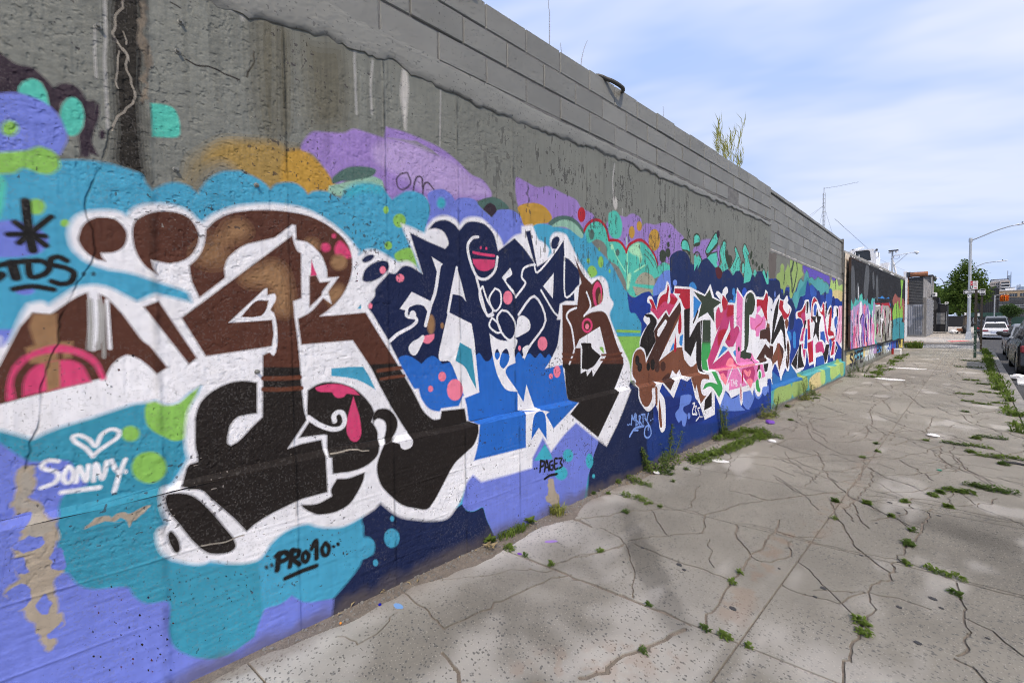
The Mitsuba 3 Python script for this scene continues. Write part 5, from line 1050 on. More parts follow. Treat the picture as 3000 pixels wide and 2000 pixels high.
F|chipred|0|0|-|-36 491,-38 490,-40 492,-40 495,-37 493
F|chipred|0|0|-|62 359,60 357,59 360,58 364,61 361
F|chipred|0|0|-|171 300,168 298,163 303,166 308,168 304
F|chipblk|0|0|-|50 348,48 346,46 349,48 351,49 349
F|chipblk|0|0|-|-179 180,-181 177,-186 181,-184 188,-181 183
F|chipblk|0|0|-|-164 145,-166 141,-168 147,-168 151,-165 150
F|chipred|0|0|-|-297 488,-299 484,-302 489,-300 491,-298 491
F|chipred|0|0|-|-338 354,-339 351,-341 355,-341 357,-339 355
F|chipblk|0|0|-|-382 286,-385 284,-390 289,-387 294,-384 293
F|chipred|0|0|-|-208 116,-210 115,-213 117,-213 124,-210 120
F|chipblk|0|0|-|-277 359,-278 356,-281 359,-280 362,-277 361
F|chipblk|0|0|-|-240 391,-243 386,-248 393,-245 401,-242 397
F|navy|0|0|-|-145 86,-148 84,-154 89,-152 95,-147 90
F|navy|0|0|-|-221 187,-223 188,-226 189,-225 192,-222 190
F|chipred|0|0|-|-304 196,-306 192,-311 198,-308 202,-306 199
F|chipblk|0|0|-|-148 429,-150 425,-153 429,-151 436,-149 433
F|chipred|0|0|-|-152 417,-154 415,-157 417,-157 421,-154 420
F|chipblk|0|0|-|-173 263,-176 263,-181 266,-178 270,-175 266
F|chipblk|0|0|-|-364 274,-365 270,-369 274,-367 282,-365 280
F|chipred|0|0|-|-374 495,-375 493,-379 496,-377 500,-375 498
F|chipred|0|0|-|-208 168,-210 164,-215 171,-213 179,-210 175
F|navy|0|0|-|-209 320,-212 316,-216 323,-213 328,-211 326
F|chipblk|0|0|-|-262 312,-265 310,-267 313,-266 318,-264 315
F|chipred|0|0|-|-269 189,-270 185,-274 191,-272 196,-269 193
F|chipblk|0|0|-|-280 466,-281 464,-282 467,-282 469,-280 469
F|chipblk|0|0|-|-140 412,-143 409,-147 414,-146 416,-143 416
F|chipred|0|0|-|-206 482,-207 480,-209 481,-209 485,-207 483
F|navy|0|0|-|-187 212,-189 207,-194 214,-192 217,-189 215
F|chipblk|0|0|-|-171 136,-173 135,-175 137,-174 141,-172 138
F|navy|0|0|-|-304 505,-305 504,-308 506,-308 510,-305 508
F|navy|0|0|-|-164 334,-166 332,-169 335,-169 340,-164 340
F|navy|0|0|-|-275 353,-278 349,-282 354,-280 358,-276 358
F|navy|0|0|-|-184 314,-186 310,-188 315,-189 320,-185 318
F|chipred|0|0|-|-267 208,-269 205,-274 211,-271 216,-268 214
F|chipred|0|0|-|-365 465,-366 459,-370 466,-368 470,-366 471
F|chipblk|0|0|-|-366 543,-367 540,-370 543,-368 545,-367 546
F|chipblk|0|0|-|-220 133,-222 131,-224 134,-223 137,-221 136
F|chipblk|0|0|-|-219 314,-220 313,-225 316,-223 319,-220 316
F|chipblk|0|0|-|-153 233,-157 231,-162 236,-160 244,-156 240
F|navy|0|0|-|-211 457,-214 452,-219 458,-217 464,-213 462
F|chipred|0|0|-|-292 332,-293 330,-294 333,-294 335,-293 335
F|navy|0|0|-|-157 207,-157 203,-163 210,-160 213,-158 213
F|chipred|0|0|-|-139 459,-143 458,-147 460,-144 465,-141 464
F|chipblk|0|0|-|-320 402,-322 401,-324 403,-323 406,-321 407
F|navy|0|0|-|-193 158,-195 156,-198 158,-197 162,-194 159
F|chipblk|0|0|-|-300 335,-303 332,-307 336,-306 341,-302 338
F|chipblk|0|0|-|-323 443,-324 442,-327 445,-326 449,-324 446
F|navy|0|0|-|-141 426,-142 423,-146 427,-146 434,-142 430
F|navy|0|0|-|-384 238,-384 235,-387 239,-386 240,-384 240
F|chipblk|0|0|-|-383 392,-385 387,-388 394,-386 400,-384 398
F|chipblk|0|0|-|-394 413,-395 413,-396 413,-396 417,-395 416
F|navy|0|0|-|-339 202,-341 199,-344 202,-344 209,-340 207
F|chipblk|0|0|-|-236 256,-239 251,-245 259,-243 264,-238 262
F|chipblk|0|0|-|-220 131,-223 127,-226 131,-225 139,-222 136
F|navy|0|0|-|-244 298,-247 296,-250 299,-250 307,-246 303
F|chipred|0|0|-|-132 298,-135 297,-140 300,-138 306,-133 302
F|chipblk|0|0|-|-325 557,-327 554,-330 557,-330 562,-326 562
F|chipblk|0|0|-|-356 225,-357 222,-360 226,-359 229,-357 227
F|chipblk|0|0|-|-314 393,-317 392,-320 394,-318 401,-316 396
F|chipred|0|0|-|745 1935,739 1929,733 1933,737 1941,741 1938
F|navy|0|0|-|731 2049,730 2047,729 2048,729 2051,731 2051
F|chipred|0|0|-|745 1980,743 1973,738 1977,739 1985,744 1984
F|chipred|0|0|-|745 2043,742 2038,735 2041,739 2045,743 2045
F|navy|0|0|-|738 1936,736 1931,729 1932,731 1939,735 1939
F|navy|0|0|-|739 1959,737 1957,733 1958,734 1962,738 1961
F|navy|0|0|-|729 1928,727 1927,724 1927,725 1929,728 1931
F|chipred|0|0|-|740 2031,735 2027,728 2028,731 2033,736 2035
F|chipblk|0|0|-|740 1951,737 1947,733 1949,735 1953,737 1953
F|chipblk|0|0|-|734 2008,733 2004,730 2006,731 2012,734 2012
F|chipred|0|0|-|743 1995,742 1994,739 1994,741 1997,742 1997
F|chipblk|0|0|-|742 2049,739 2045,735 2046,736 2052,740 2050
F|chipblk|0|0|-|1019 2202,1017 2197,1011 2198,1011 2205,1019 2204
F|chipblk|0|0|-|1067 2179,1064 2176,1062 2178,1062 2181,1066 2180
F|chipblk|0|0|-|1056 2191,1052 2187,1048 2188,1050 2194,1055 2192
F|chipblk|0|0|-|1075 2180,1074 2177,1070 2179,1071 2181,1074 2181
F|chipred|0|0|-|993 2164,989 2159,984 2162,985 2171,991 2167
F|chipblk|0|0|-|1033 2185,1032 2181,1029 2183,1029 2186,1033 2187
F|chipblk|0|0|-|1042 2171,1039 2168,1036 2169,1037 2173,1039 2172
F|chipred|0|0|-|1009 2202,1003 2197,999 2200,999 2203,1006 2205
F|chipblk|0|0|-|1075 2217,1072 2214,1067 2215,1070 2218,1072 2220
F|chipred|0|0|-|1068 2202,1066 2198,1060 2199,1062 2203,1066 2205
F|chipblk|0|0|-|562 389,561 386,559 389,560 392,562 391
F|chipblk|0|0|-|491 502,489 502,487 503,487 505,490 505
F|chipred|0|0|-|615 440,614 439,610 441,612 443,614 441
F|chipblk|0|0|-|481 440,480 439,477 440,478 444,480 443
F|chipblk|0|0|-|598 416,596 413,591 417,593 423,597 420
F|chipblk|0|0|-|613 368,612 365,609 368,611 370,612 371
F|chipblk|0|0|-|630 333,628 329,625 333,625 339,630 338
F|chipblk|0|0|-|617 325,613 319,608 326,608 336,614 330
F|chipred|0|0|-|443 442,442 438,435 443,438 448,443 444
F|chipblk|0|0|-|518 430,516 427,513 431,513 433,516 432
F|chipred|0|0|-|534 380,532 379,530 381,531 384,533 383
F|chipblk|0|0|-|429 479,425 476,421 481,423 485,427 484
F|chipblk|0|0|-|567 337,563 335,557 339,560 345,564 341
F|chipblk|0|0|-|465 457,463 456,461 458,462 462,464 460
F|chipblk|0|0|-|506 475,505 471,500 476,501 480,506 478
F|chipblk|0|0|-|621 309,618 305,616 309,616 315,619 311
F|chipblk|0|0|-|548 423,547 421,540 424,542 429,549 426
F|chipred|0|0|-|675 358,674 356,672 358,673 360,675 359
F|chipblk|0|0|-|472 441,469 437,462 442,466 446,470 444
F|chipred|0|0|-|592 456,591 453,585 458,588 463,592 459
F|chipblk|0|0|-|542 394,538 389,534 395,534 400,540 398
F|chipblk|0|0|-|660 404,658 401,654 405,656 408,659 406
F|chipred|0|0|-|552 352,551 350,549 351,550 356,551 353
F|navy|0|0|-|604 405,600 402,596 406,597 410,601 408
F|chipblk|0|0|-|663 315,662 314,658 316,660 319,663 318
F|chipred|0|0|-|635 315,631 310,627 316,628 321,634 321
F|chipred|0|0|-|617 332,612 331,609 333,609 338,614 337
F|chipblk|0|0|-|460 383,457 381,452 385,453 389,458 387
F|navy|0|0|-|653 325,651 323,647 326,649 330,653 329
F|chipred|0|0|-|569 331,568 330,565 331,566 334,568 332
F|periR|3|0|-|-574 841,-544 851,-516 823,-523 790,-551 783,-572 801
F|periR|3|0|-|-595 766,-563 762,-542 717,-570 703
F|periR|3|0|-|-501 763,-460 775,-456 700,-485 712
F|periR|3|0|-|-609 642,-571 668,-561 620,-589 589
F|periR|3|0|-|-569 535,-532 498,-539 438,-571 474
F|periR|3|0|-|-518 590,-494 606,-490 558,-513 551
F|periR|3|0|-|-590 921,-569 931,-565 885,-586 876
F|periR|3|0|-|-504 465,-474 486,-470 420,-497 406
F|cyanR|3|0|-|-320 847,-286 855,-280 819,-308 813'''
# ---------------------------------------------------------------- the painted wall: every paint shape is its own outline, laid over the ones before it
PAL = dict(periR=(108, 124, 214), cyanR=(44, 150, 180), grey=(120, 123, 116), crackdk=(38, 36, 34), chipblk=(24, 22, 26), chipred=(80, 30, 30), ochre2=(138, 122, 84), ochre3=(160, 130, 62), grime=(34, 31, 26), grime2=(98, 96, 82), raw=(168, 155, 136), rawlt=(168, 160, 146), rawd=(122, 112, 98), rock=(104, 97, 92), ochre=(186, 142, 38), lav=(150, 122, 192),
           lav2=(176, 152, 206), dkgreen=(74, 106, 98), ltgreen=(140, 186, 162), dkpur=(52, 40, 52), cyan=(52, 158, 194), cyan2=(40, 168, 190), cyanlo=(38, 144, 172), cyanl=(110, 175, 195),
           mint=(62, 188, 168), mintO=(70, 196, 176), ltmint=(160, 224, 176), peri=(108, 124, 214), peri2=(98, 132, 216), lime=(128, 188, 70), lime2=(146, 176, 92), lime3=(128, 182, 52), limey=(166, 200, 104),
           limeyl=(214, 196, 84), red=(176, 26, 44), crim=(180, 20, 46), maroon=(84, 30, 40), brown=(84, 46, 32), brownlt=(100, 54, 34), brown2=(122, 72, 48), dkbrown=(72, 42, 32), tan=(150, 112, 74), black=(32, 26, 23),
           spray=(22, 22, 22), white=(232, 232, 236), white2=(186, 184, 178), white3=(160, 160, 156), mag=(214, 58, 112), pink=(238, 122, 148), pinkl=(232, 124, 184), pinkw=(226, 176, 200), rose=(204, 62, 108),
           rose2=(196, 58, 118), rose3=(222, 110, 150), salmon=(250, 132, 150), salmonD=(150, 84, 74), olive=(52, 64, 48), oliveD=(62, 74, 62), green=(44, 160, 76), navy=(18, 32, 72), navyc=(20, 42, 92),
           navylo=(20, 34, 74), navyd=(18, 52, 122), blue=(20, 102, 196), skyb=(40, 132, 208), skylo=(34, 110, 176), royal=(22, 58, 146), royal2=(36, 84, 196), royal3=(30, 60, 150), royal4=(40, 88, 180),
           dkroyal=(18, 42, 116), ltblue=(120, 156, 226), violet=(98, 82, 184), teal2=(70, 160, 164), teal3=(44, 138, 150), taupe=(158, 160, 138), sand=(206, 190, 128), lilac=(176, 142, 190), panelblk=(30, 30, 32),
           panelpur=(52, 34, 84), panelsm=(84, 88, 92), greyl=(158, 156, 152))
PALL = {k: lin(*v) * 0.93 for k, v in PAL.items()}
RAGGED = {'raw', 'rawlt', 'rawd', 'rock', 'periR', 'cyanR'}
RAWS = {'raw', 'rawlt', 'rawd', 'rock'}
WALL_CRACK = [(-0.27,2.534),(-0.295,2.434),(-0.304,2.367),(-0.331,2.296),(-0.353,2.236),(-0.358,2.171),(-0.343,2.082),(-0.352,1.962),(-0.403,1.83),(-0.442,1.694),(-0.453,1.616),(-0.478,1.555),(-0.496,1.45),(-0.521,1.251),(-0.55,1.117)]
LEDGE = lambda y: 0.905 + 0.0065 * y


def layers():
    part = None
    for ln in MURAL.split('\n'):
        if ln[0] == '@': part = ln[1:]; continue
        kind, col, soft, w, clip, pts = ln.split('|')
        P = pts.split(','); cor = [a.endswith('!') for a in P]; q = np.array([[float(b) for b in a.rstrip('!').split()] for a in P]) / 1000
        w, soft = float(w) / 1000, float(soft) / 1000
        if kind == 'S':
            c = smooth_ring(q, cor, 4, closed=False)
            if col in ('rawlt', 'crackdk', 'rawd'): c = jag(c, len(q), 0.018)
            g = LineString(c).buffer(w / 2, quad_segs=3)
        else:
            c = smooth_ring(q, cor, 4)
            if col in RAGGED:
                c = np.vstack([a + (b - a) * np.linspace(0, 1, max(2, int(np.linalg.norm(b - a) / 0.006)), endpoint=False)[:, None] for a, b in zip(c, np.roll(c, -1, 0))]); o = np.c_[c * 16, np.full(len(c), 3.3)]
                c = c + 0.11 * np.c_[meshkit.fbm(o, 5, 1) - 0.5, meshkit.fbm(o + 40, 5, 2) - 0.5]
            g = Polygon(c).buffer(0)
        yield part, kind, col, soft, None if clip == '-' else clip, g.simplify(0.0012)


class Canvas:
    def __init__(s, dom, part, col): s.dom = dom; s.g = [dom]; s.part = [part]; s.comp = [((col, 1.0),)]; s.refresh()
    def refresh(s): s.g = np.array(s.g, object); s.b = shapely.bounds(s.g)
    def paint(s, part, g, col, soft, clip):
        n = 0 if soft < 0.002 else 1 if soft < 0.006 else 2 if soft < 0.02 else 4
        sets = [g] if n == 0 else [g.buffer(soft * (0.5 - k / n), quad_segs=2) for k in range(n + 1)]
        sets = [x for x in sets if not x.is_empty]
        G0 = sets[0].intersection(s.dom)
        if G0.is_empty: return
        bb = G0.bounds; b = s.b
        hit = np.nonzero((b[:, 0] < bb[2]) & (b[:, 2] > bb[0]) & (b[:, 1] < bb[3]) & (b[:, 3] > bb[1]))[0]
        if clip: hit = [i for i in hit if any(c == clip for c, _ in s.comp[i])]
        if len(hit) == 0: return
        keep = np.ones(len(s.g), bool); new = {}
        def emit(p, comp, x):
            for q in geoms(x): new.setdefault((p, comp), []).append(q)
        def blend(comp, a):
            d = {}
            for c, w in comp:
                if clip and c != clip: d[c] = d.get(c, 0) + w; continue
                d[c] = d.get(c, 0) + w * (1 - a); d[col] = d.get(col, 0) + w * a
            return tuple(sorted((c, round(w, 2)) for c, w in d.items() if w > 0.04))
        sub = s.g[hit]; rest = shapely.difference(sub, G0)
        for i, r in zip(hit, rest):
            keep[i] = False; emit(s.part[i], s.comp[i], r)
        for k in range(len(sets)):
            ring = sets[k].difference(sets[k + 1]) if k + 1 < len(sets) else sets[k]
            a = (k + 1) / len(sets)
            if a >= 1 and not clip:
                emit(part, ((col, 1.0),), ring.intersection(s.dom)); continue
            for i, x in zip(hit, shapely.intersection(sub, ring)):
                emit(part if a > 0.5 else s.part[i], blend(s.comp[i], a), x)
        G = list(s.g[keep]); P = [p for p, k in zip(s.part, keep) if k]; Cc = [c for c, k in zip(s.comp, keep) if k]
        for (p, c), x in new.items():
            for q in x: G.append(q); P.append(p); Cc.append(c)
        s.g, s.part, s.comp = G, P, Cc; s.refresh()


WALL_DOM = Polygon([(-1.6, -0.05), (14.45, -0.05), (14.45, 2.78), (8.12, 3.0), (8.12, 3.52), (-1.6, 3.52)])
canv = {'': Canvas(WALL_DOM, 'concrete', 'grey'), 'panel': Canvas(Polygon([(14.6, 0.78), (28.3, 0.63), (28.3, 3.6), (14.6, 3.43)]), 'panel_paint', 'panelblk'),
        'base': Canvas(Polygon([(14.45, -0.05), (29.9, -0.05), (29.9, 3.8), (14.45, 3.6)]), 'base_paint', 'grey')}
for part, kind, col, soft, clip, g in layers():
    dom, _, p = part.rpartition('/')
    canv[dom].paint(p, g, col, soft, clip)
PALETTE, PIDX = [], {}
def paint_index(comp):
    if comp not in PIDX:
        PIDX[comp] = len(PALETTE); tot = sum(w for _, w in comp)
        PALETTE.append(sum(PALL[c] * w for c, w in comp) / tot)
    return PIDX[comp]


def zsplit(dom, facets):
    """Painted meshes per part: facets = [(region in (y, z), x(y, z))]."""
    c = canv[dom]; out = {}
    for reg, fx in facets:
        for p, comp, x in zip(c.part, c.comp, shapely.intersection(c.g, reg)):
            for q in geoms(x):
                v, f = tri(q); m, uv = out.setdefault(p, (MB(), []))
                m.add(np.c_[fx(v[:, 0], v[:, 1]), v], f); uv.append(np.c_[np.full(len(v), paint_index(comp) + 0.5), np.zeros(len(v))])
    return {p: (m.out(), np.vstack(uv)) for p, (m, uv) in out.items()}


def band(y0, y1, f0, f1, n=24):
    y = np.linspace(y0, y1, n); return Polygon(np.r_[np.c_[y, [f0(t) for t in y]], np.c_[y, [f1(t) for t in y]][::-1]])
def lip(y): return LEDGE(y) + 0.012 * math.sin(y * 3.1) * math.sin(y * 1.3 + 1) + 0.006 * math.sin(y * 17)
S1, S2 = (-1.6, 8.12), (8.12, 14.45)
FOOT = lambda y: 0.395 + 0.004 * (y - 8)
facets = [(band(*S1, lambda y: lip(y) + 0.03, lambda y: 4), lambda y, z: 0 * y),
          (band(*S1, lip, lambda y: lip(y) + 0.03), lambda y, z: 0.045 * np.clip(1 - (z - np.array([lip(t) for t in y])) / 0.03, 0, 1)),
          (band(*S1, lambda y: -0.1, lip), lambda y, z: 0.045 + 0.008 * np.clip((0.6 - z) / 0.6, 0, 1)),
          (band(*S2, lambda y: FOOT(y) + 0.02, lambda y: 4), lambda y, z: -0.04 + 0 * y),
          (band(*S2, FOOT, lambda y: FOOT(y) + 0.02), lambda y, z: -0.04 + 0.09 * np.clip(1 - (z - FOOT(y)) / 0.02, 0, 1)),
          (band(*S2, lambda y: -0.1, FOOT), lambda y, z: 0.05 + 0 * y)]
PARTS = {'': zsplit('', facets), 'panel': zsplit('panel', [(box(10, -1, 40, 9), lambda y, z: 0.12 + 0 * y)]), 'base': zsplit('base', [(box(10, -1, 40, 9), lambda y, z: 0 * y)])}
_pal = [mi.Float([float(c[k]) for c in PALETTE]) for k in range(3)]


def seams(y):
    """1 on the upright formwork joints of the concrete."""
    s = mi.Float(0)
    for c, w in ((-0.16, 0.014), (0.378, 0.006), (0.925, 0.006), (1.46, 0.007), (1.98, 0.009), (2.9, 0.006), (4.0, 0.012), (4.9, 0.008), (5.97, 0.005), (7.2, 0.008)):
        d = (y - c) / w; s = dr.maximum(s, dr.exp(-d * d))
    return s


def wall_crack(p):
    """1 along the long crack down the near wall."""
    y = p.y + 0.03 * (fbm(p.y * 14, p.z * 14, 21.0, 3) - 0.5); z = p.z; d = mi.Float(9)
    for (y0, z0), (y1, z1) in zip(WALL_CRACK[:-1], WALL_CRACK[1:]):
        dy, dz = y1 - y0, z1 - z0; t = dr.clip(((y - y0) * dy + (z - z0) * dz) / (dy * dy + dz * dz), 0, 1); d = dr.minimum(d, dr.square(y - y0 - t * dy) + dr.square(z - z0 - t * dz))
    return dr.exp(-d / (0.0035 * 0.0035)) * (0.35 + 0.65 * smoothstep(0.35, 0.55, noise(p.y * 9, p.z * 9, 4.0)))


def wall_rgb(p, n, uv):
    y, z = p.y, p.z
    i = mi.UInt32(dr.clip(uv.x, 0, len(PALETTE) - 1)); c = mi.Color3f(*[dr.gather(mi.Float, a, i) for a in _pal])
    big = fbm(y * 1.3, z * 1.3, 1.0); mid = fbm(y * 9, z * 7, 5.0); streak = noise(y * 42, z * 1.6, 3.0)
    c = c * (0.80 + 0.22 * big + 0.14 * mid + 0.10 * noise(y * 70, z * 11, 6.0))
    lum = mi.luminance(c)
    c = mix(c, mi.Color3f(lum), 0.09)
    thin = smoothstep(0.62, 0.85, noise(y * 170, z * 150, 15.0)) * (0.3 + smoothstep(0.4, 0.65, fbm(y * 5, z * 4, 16.0, 2)))
    c = mix(c, c * 0.6 + mi.Color3f(0.07, 0.068, 0.065), 0.35 * thin)
    # rain streaks and grime, mostly on the bare upper concrete
    top = smoothstep(1.6, 3.0, z)
    c = c * (1 - 0.16 * top * smoothstep(0.5, 0.85, streak) * smoothstep(0.45, 0.6, big))
    raw = uv.y; c = c * (1 + raw * (1.5 * (fbm(y * 26, z * 26, 4.0, 3) - 0.5) - 0.25 * smoothstep(0.5, 0.6, noise(y * 9, z * 12, 6.0))))
    # paint worn or chipped away in clusters: pale concrete, older dark paint
    ch = 0.6 * noise(y * 110, z * 100, 2.0) + 0.4 * noise(y * 47, z * 52, 3.0); zone = fbm(y * 2.3 + 4, z * 2.3, 9.0, 3)
    chip = smoothstep(0.80, 0.84, ch + 0.6 * (zone - 0.58) - 0.13 * smoothstep(0.05, 0.03, lum))
    old = mix(mi.Color3f(0.035, 0.03, 0.035), mi.Color3f(0.3, 0.27, 0.24), smoothstep(0.05, 0.03, lum))
    c = mix(c, old, chip * 0.7)
    pit = smoothstep(0.92, 0.95, noise(y * 140, z * 120, 4.0)) * smoothstep(0.4, 0.6, fbm(y * 4, z * 4, 2.0, 2))
    c = c * (1 - 0.6 * pit)
    c = c * (1 - 0.35 * seams(y) * smoothstep(0.35, 0.7, noise(y * 10, z * 9, 1.0)))
    fl = 0.6 * noise(y * 64, z * 20, 11.0) + 0.4 * noise(y * 27, z * 8, 12.0)
    flake = smoothstep(0.70, 0.76, fl + 0.35 * (zone - 0.5)) * smoothstep(1.2, 2.2, y) * smoothstep(8.3, 7.0, y) * smoothstep(1.9, 2.4, z)
    c = mix(c, mi.Color3f(0.05, 0.05, 0.048), 0.65 * flake)
    c = c * (1 - 0.45 * wall_crack(p))
    low = 1 - smoothstep(0.0, 0.11, z + 0.06 * (mid - 0.5) * 2)
    c = mix(c, mi.Color3f(0.12, 0.1, 0.085), 0.6 * low)
    return c


def wall_h(p, n, uv):
    y, z = p.y, p.z
    up = smoothstep(0.75, 1.0, z)
    trowel = noise(y * 95, z * 9, 1.0) * up + noise(y * 11, z * 70, 2.0) * (1 - up)
    rough = fbm(y * 34, z * 34, 3.0, 3)
    lumps = fbm(y * 7, z * 5, 6.0, 2)
    k = smoothstep(0.42, 0.62, fbm(y * 1.1, z * 1.1, 12.0, 2))
    pits = smoothstep(0.62, 0.8, fbm(y * 60, z * 50, 5.0, 2)) * k
    h = 0.0026 * trowel + (0.003 + 0.003 * k + 0.012 * uv.y) * rough + 0.0045 * lumps - 0.0035 * pits
    h = h - 0.006 * wall_crack(p)
    h += 0.008 * seams(y) * (0.3 + noise(y * 20, z * 26, 8.0))
    for zz, s in ((0.612, 1.0), (0.33, 0.8), (0.16, 0.7)):
        d = (z - zz - 0.006 * noise(y * 3, zz, 2.0)) / 0.006; h += 0.004 * s * dr.exp(-d * d) * smoothstep(0.3, 0.6, noise(y * 2.2, zz * 9, 1.0))
    return h


scene['wall_paint'] = prt(wall_rgb, 0.72, wall_h, 1.0, 2.5e-3, specular=0.25)
PL = {'concrete': ('bare_concrete', 'bare grey concrete face streaked with white lime'), 'background': ('background_paint', 'cyan, periwinkle and navy clouds painted behind the letters'),
      'white_outline': ('white_outline', 'broad white outline around the large letters'), 'brown_letters': ('brown_letters', 'brown letters turning black towards their feet'),
      'blue_letters': ('blue_letters', 'navy letters with a bright blue lower half'), 'brown_end_letter': ('end_letter', 'brown and black letter at the end of the blue word'),
      'signature': ('signature', 'handwritten signatures in white, black and light blue'), 'flame_letters': ('flame_letters', 'brown, pink and green letters with flames and a star'),
      'mint_letters': ('mint_letters', 'mint green pointed letters above the navy clouds'), 'second_background': ('upper_clouds', 'lime, violet and teal clouds on the far stretch'),
      'second_letters': ('star_letters', 'red and black letters with a black star'), 'footing_paint': ('footing_paint', 'lime and teal paint on the projecting footing')}
WALL = thing('graffiti_wall', 'long grey concrete wall covered in bright graffiti letters, topped with blocks', 'wall')
for p, (m, uv) in PARTS[''].items():
    put(PL[p][0], m, 'wall_paint', WALL, uv=uv, label=PL[p][1])
# ---------------------------------------------------------------- block courses, mortar skim, wall body
def block_rgb(p, n, uv):
    y, z = p.y, p.z
    c = mi.Color3f(*[float(v) for v in lin(122, 123, 119)])
    c = c * (0.82 + 0.2 * uv.x + 0.22 * (fbm(y * 3, z * 5, p.x * 5) - 0.3))
    pit = smoothstep(0.84, 0.9, noise(y * 90, z * 90, p.x * 40)) * smoothstep(0.35, 0.6, fbm(y * 3, z * 3, 2.0, 2))
    streak = smoothstep(0.55, 0.85, noise(y * 30, z * 1.2, 5.0)) * smoothstep(0.4, 0.7, noise(y * 2.0, 3.0, 2.0))
    return mix(c * (1 - 0.55 * pit), mi.Color3f(0.2, 0.195, 0.18), 0.22 * streak)


def block_h(p, n, uv):
    return 0.0035 * fbm(p.y * 40, p.z * 40, p.x * 40, 3) - 0.004 * smoothstep(0.8, 0.92, noise(p.y * 80, p.z * 80, p.x * 60)) + 0.004 * fbm(p.y * 8, p.z * 8, 3.0, 2)


scene['block_paint'] = prt(block_rgb, 0.6, block_h, 1.0, 2e-3)
scene['mortar'] = prt(lambda p, n, uv: mi.Color3f(0.15, 0.15, 0.145) * (0.7 + 0.5 * fbm(p.y * 20, p.z * 30, p.x * 9)), 0.8, lambda p, n, uv: 0.008 * fbm(p.y * 30, p.z * 40, 0.0), 1.0)
scene['skim'] = prt(lambda p, n, uv: mi.Color3f(*[float(v) for v in lin(122, 123, 118)]) * (0.85 + 0.3 * fbm(p.y * 4, p.z * 9, 1.0)) * (1 - 0.4 * smoothstep(0.85, 0.9, noise(p.y * 70, p.z * 70, 0.0))), 0.55,
                    lambda p, n, uv: 0.005 * fbm(p.y * 9, p.z * 20, 0.0, 4) + 0.002 * noise(p.y * 60, p.z * 60, 1.0), 1.0)
scene['lime_mortar'] = prt(lambda p, n, uv: mi.Color3f(0.3, 0.295, 0.28) * (0.6 + 0.8 * fbm(p.y * 8, p.z * 20, p.x * 9)), 0.85, lambda p, n, uv: 0.012 * fbm(p.y * 30, p.z * 30, p.x * 20, 3), 1.0)
HT, BC, BL = 4.0905, 0.2032, 0.4064


def rough_block(m, x0, x1, y0, y1, z0, z1, sh=0.0):
    m.box(x0, x1, y0, y1, z0, z1, 0.006)
    if sh:
        v = m.v[-1]; v[:, 2] += sh * (v[:, 1] - 8.15)


for row in range(3):
    off = 1.7176 + (BL / 2 if row == 1 else 0)
    for i in range(-9, 17):
        a, b = off + BL * i, off + BL * (i + 1)
        a, b = max(a, -1.6), min(b, 8.1)
        if b - a < 0.05: continue
        j = 0.0045; d = 0.004 * rng.standard_normal(); zt = HT - BC * row
        m = MB(); rough_block(m, -0.19, 0.012 + np.clip(d, -0.006, 0.008) + (0.004 if row < 2 else 0), a + j, b - j, zt - BC + j * 1.3, zt - (j if row else 0.012 * rng.random()))
        m.put('block', 'block_paint', WALL, uv=np.full((len(m.out()[0]), 2), rng.random()))
m = MB().box(-0.188, 0.007, -1.6, 8.1, 3.46, HT - 0.03); m.put('mortar_bed', 'mortar', WALL)
MB().box(-0.25, -0.003, -1.6, 8.10, -0.2, 3.5).put('concrete_core', 'mortar', WALL)
# a smear of mortar laid over the joint between the concrete and the blocks, with a ragged lower edge
y = np.linspace(-0.2, 8.1, 330)
lowk = np.interp(y, [-0.2, 0.27, 0.45, 0.7, 0.93, 1.33, 1.6, 2.02, 2.6, 3.23, 4.2, 6, 8.1], [3.25, 3.26, 3.30, 3.305, 3.335, 3.33, 3.29, 3.30, 3.33, 3.36, 3.37, 3.39, 3.40])
low = lowk + 0.035 * (meshkit.fbm(np.c_[y * 6, 0 * y, 0 * y], 4, 3) - 0.5) * 2 + 0.022 * (meshkit.fbm(np.c_[y * 26, 0 * y, 0 * y + 4], 3, 5) - 0.5) * 2
hi = np.interp(y, [-0.2, 1.0, 2, 3.5, 5, 8.1], [3.53, 3.50, 3.475, 3.46, 3.455, 3.45]) + 0.012 * (meshkit.fbm(np.c_[y * 9, 0 * y, 0 * y + 9], 4, 6) - 0.5) * 2
th = 0.0135 + 0.003 * meshkit.fbm(np.c_[y * 3, 0 * y, 0 * y + 2], 3, 9); te = np.clip(0.055 * (meshkit.fbm(np.c_[y * 5, 0 * y, 0 * y + 2], 4, 9) - 0.34), 0.001, 0.013)
N = len(y); rows = []
for k, (f, x) in enumerate(((0.0, 0.0), (0.004, 0.7), (0.12, 1.05), (0.4, 1.0), (0.75, 0.9), (1.0, 0.75))):
    z = low + (hi - low) * f; rows.append(np.c_[((te if k < 2 else th) * x if k else -0.004 + 0 * th) + 0.004 * (meshkit.fbm(np.c_[y * 20, z * 20, 0 * y], 3, 4) - 0.5), y, z])
rows.append(np.c_[0.004 + 0 * y, y, hi + 0.004])
v = np.vstack(rows); i = np.arange(N - 1); q = np.vstack([np.c_[k * N + i, k * N + i + 1, (k + 1) * N + i + 1, (k + 1) * N + i] for k in range(len(rows) - 1)])
MB().add(v, q).put('mortar_skim', 'skim', WALL, smooth=50, label='ragged smear of mortar along the foot of the blocks')
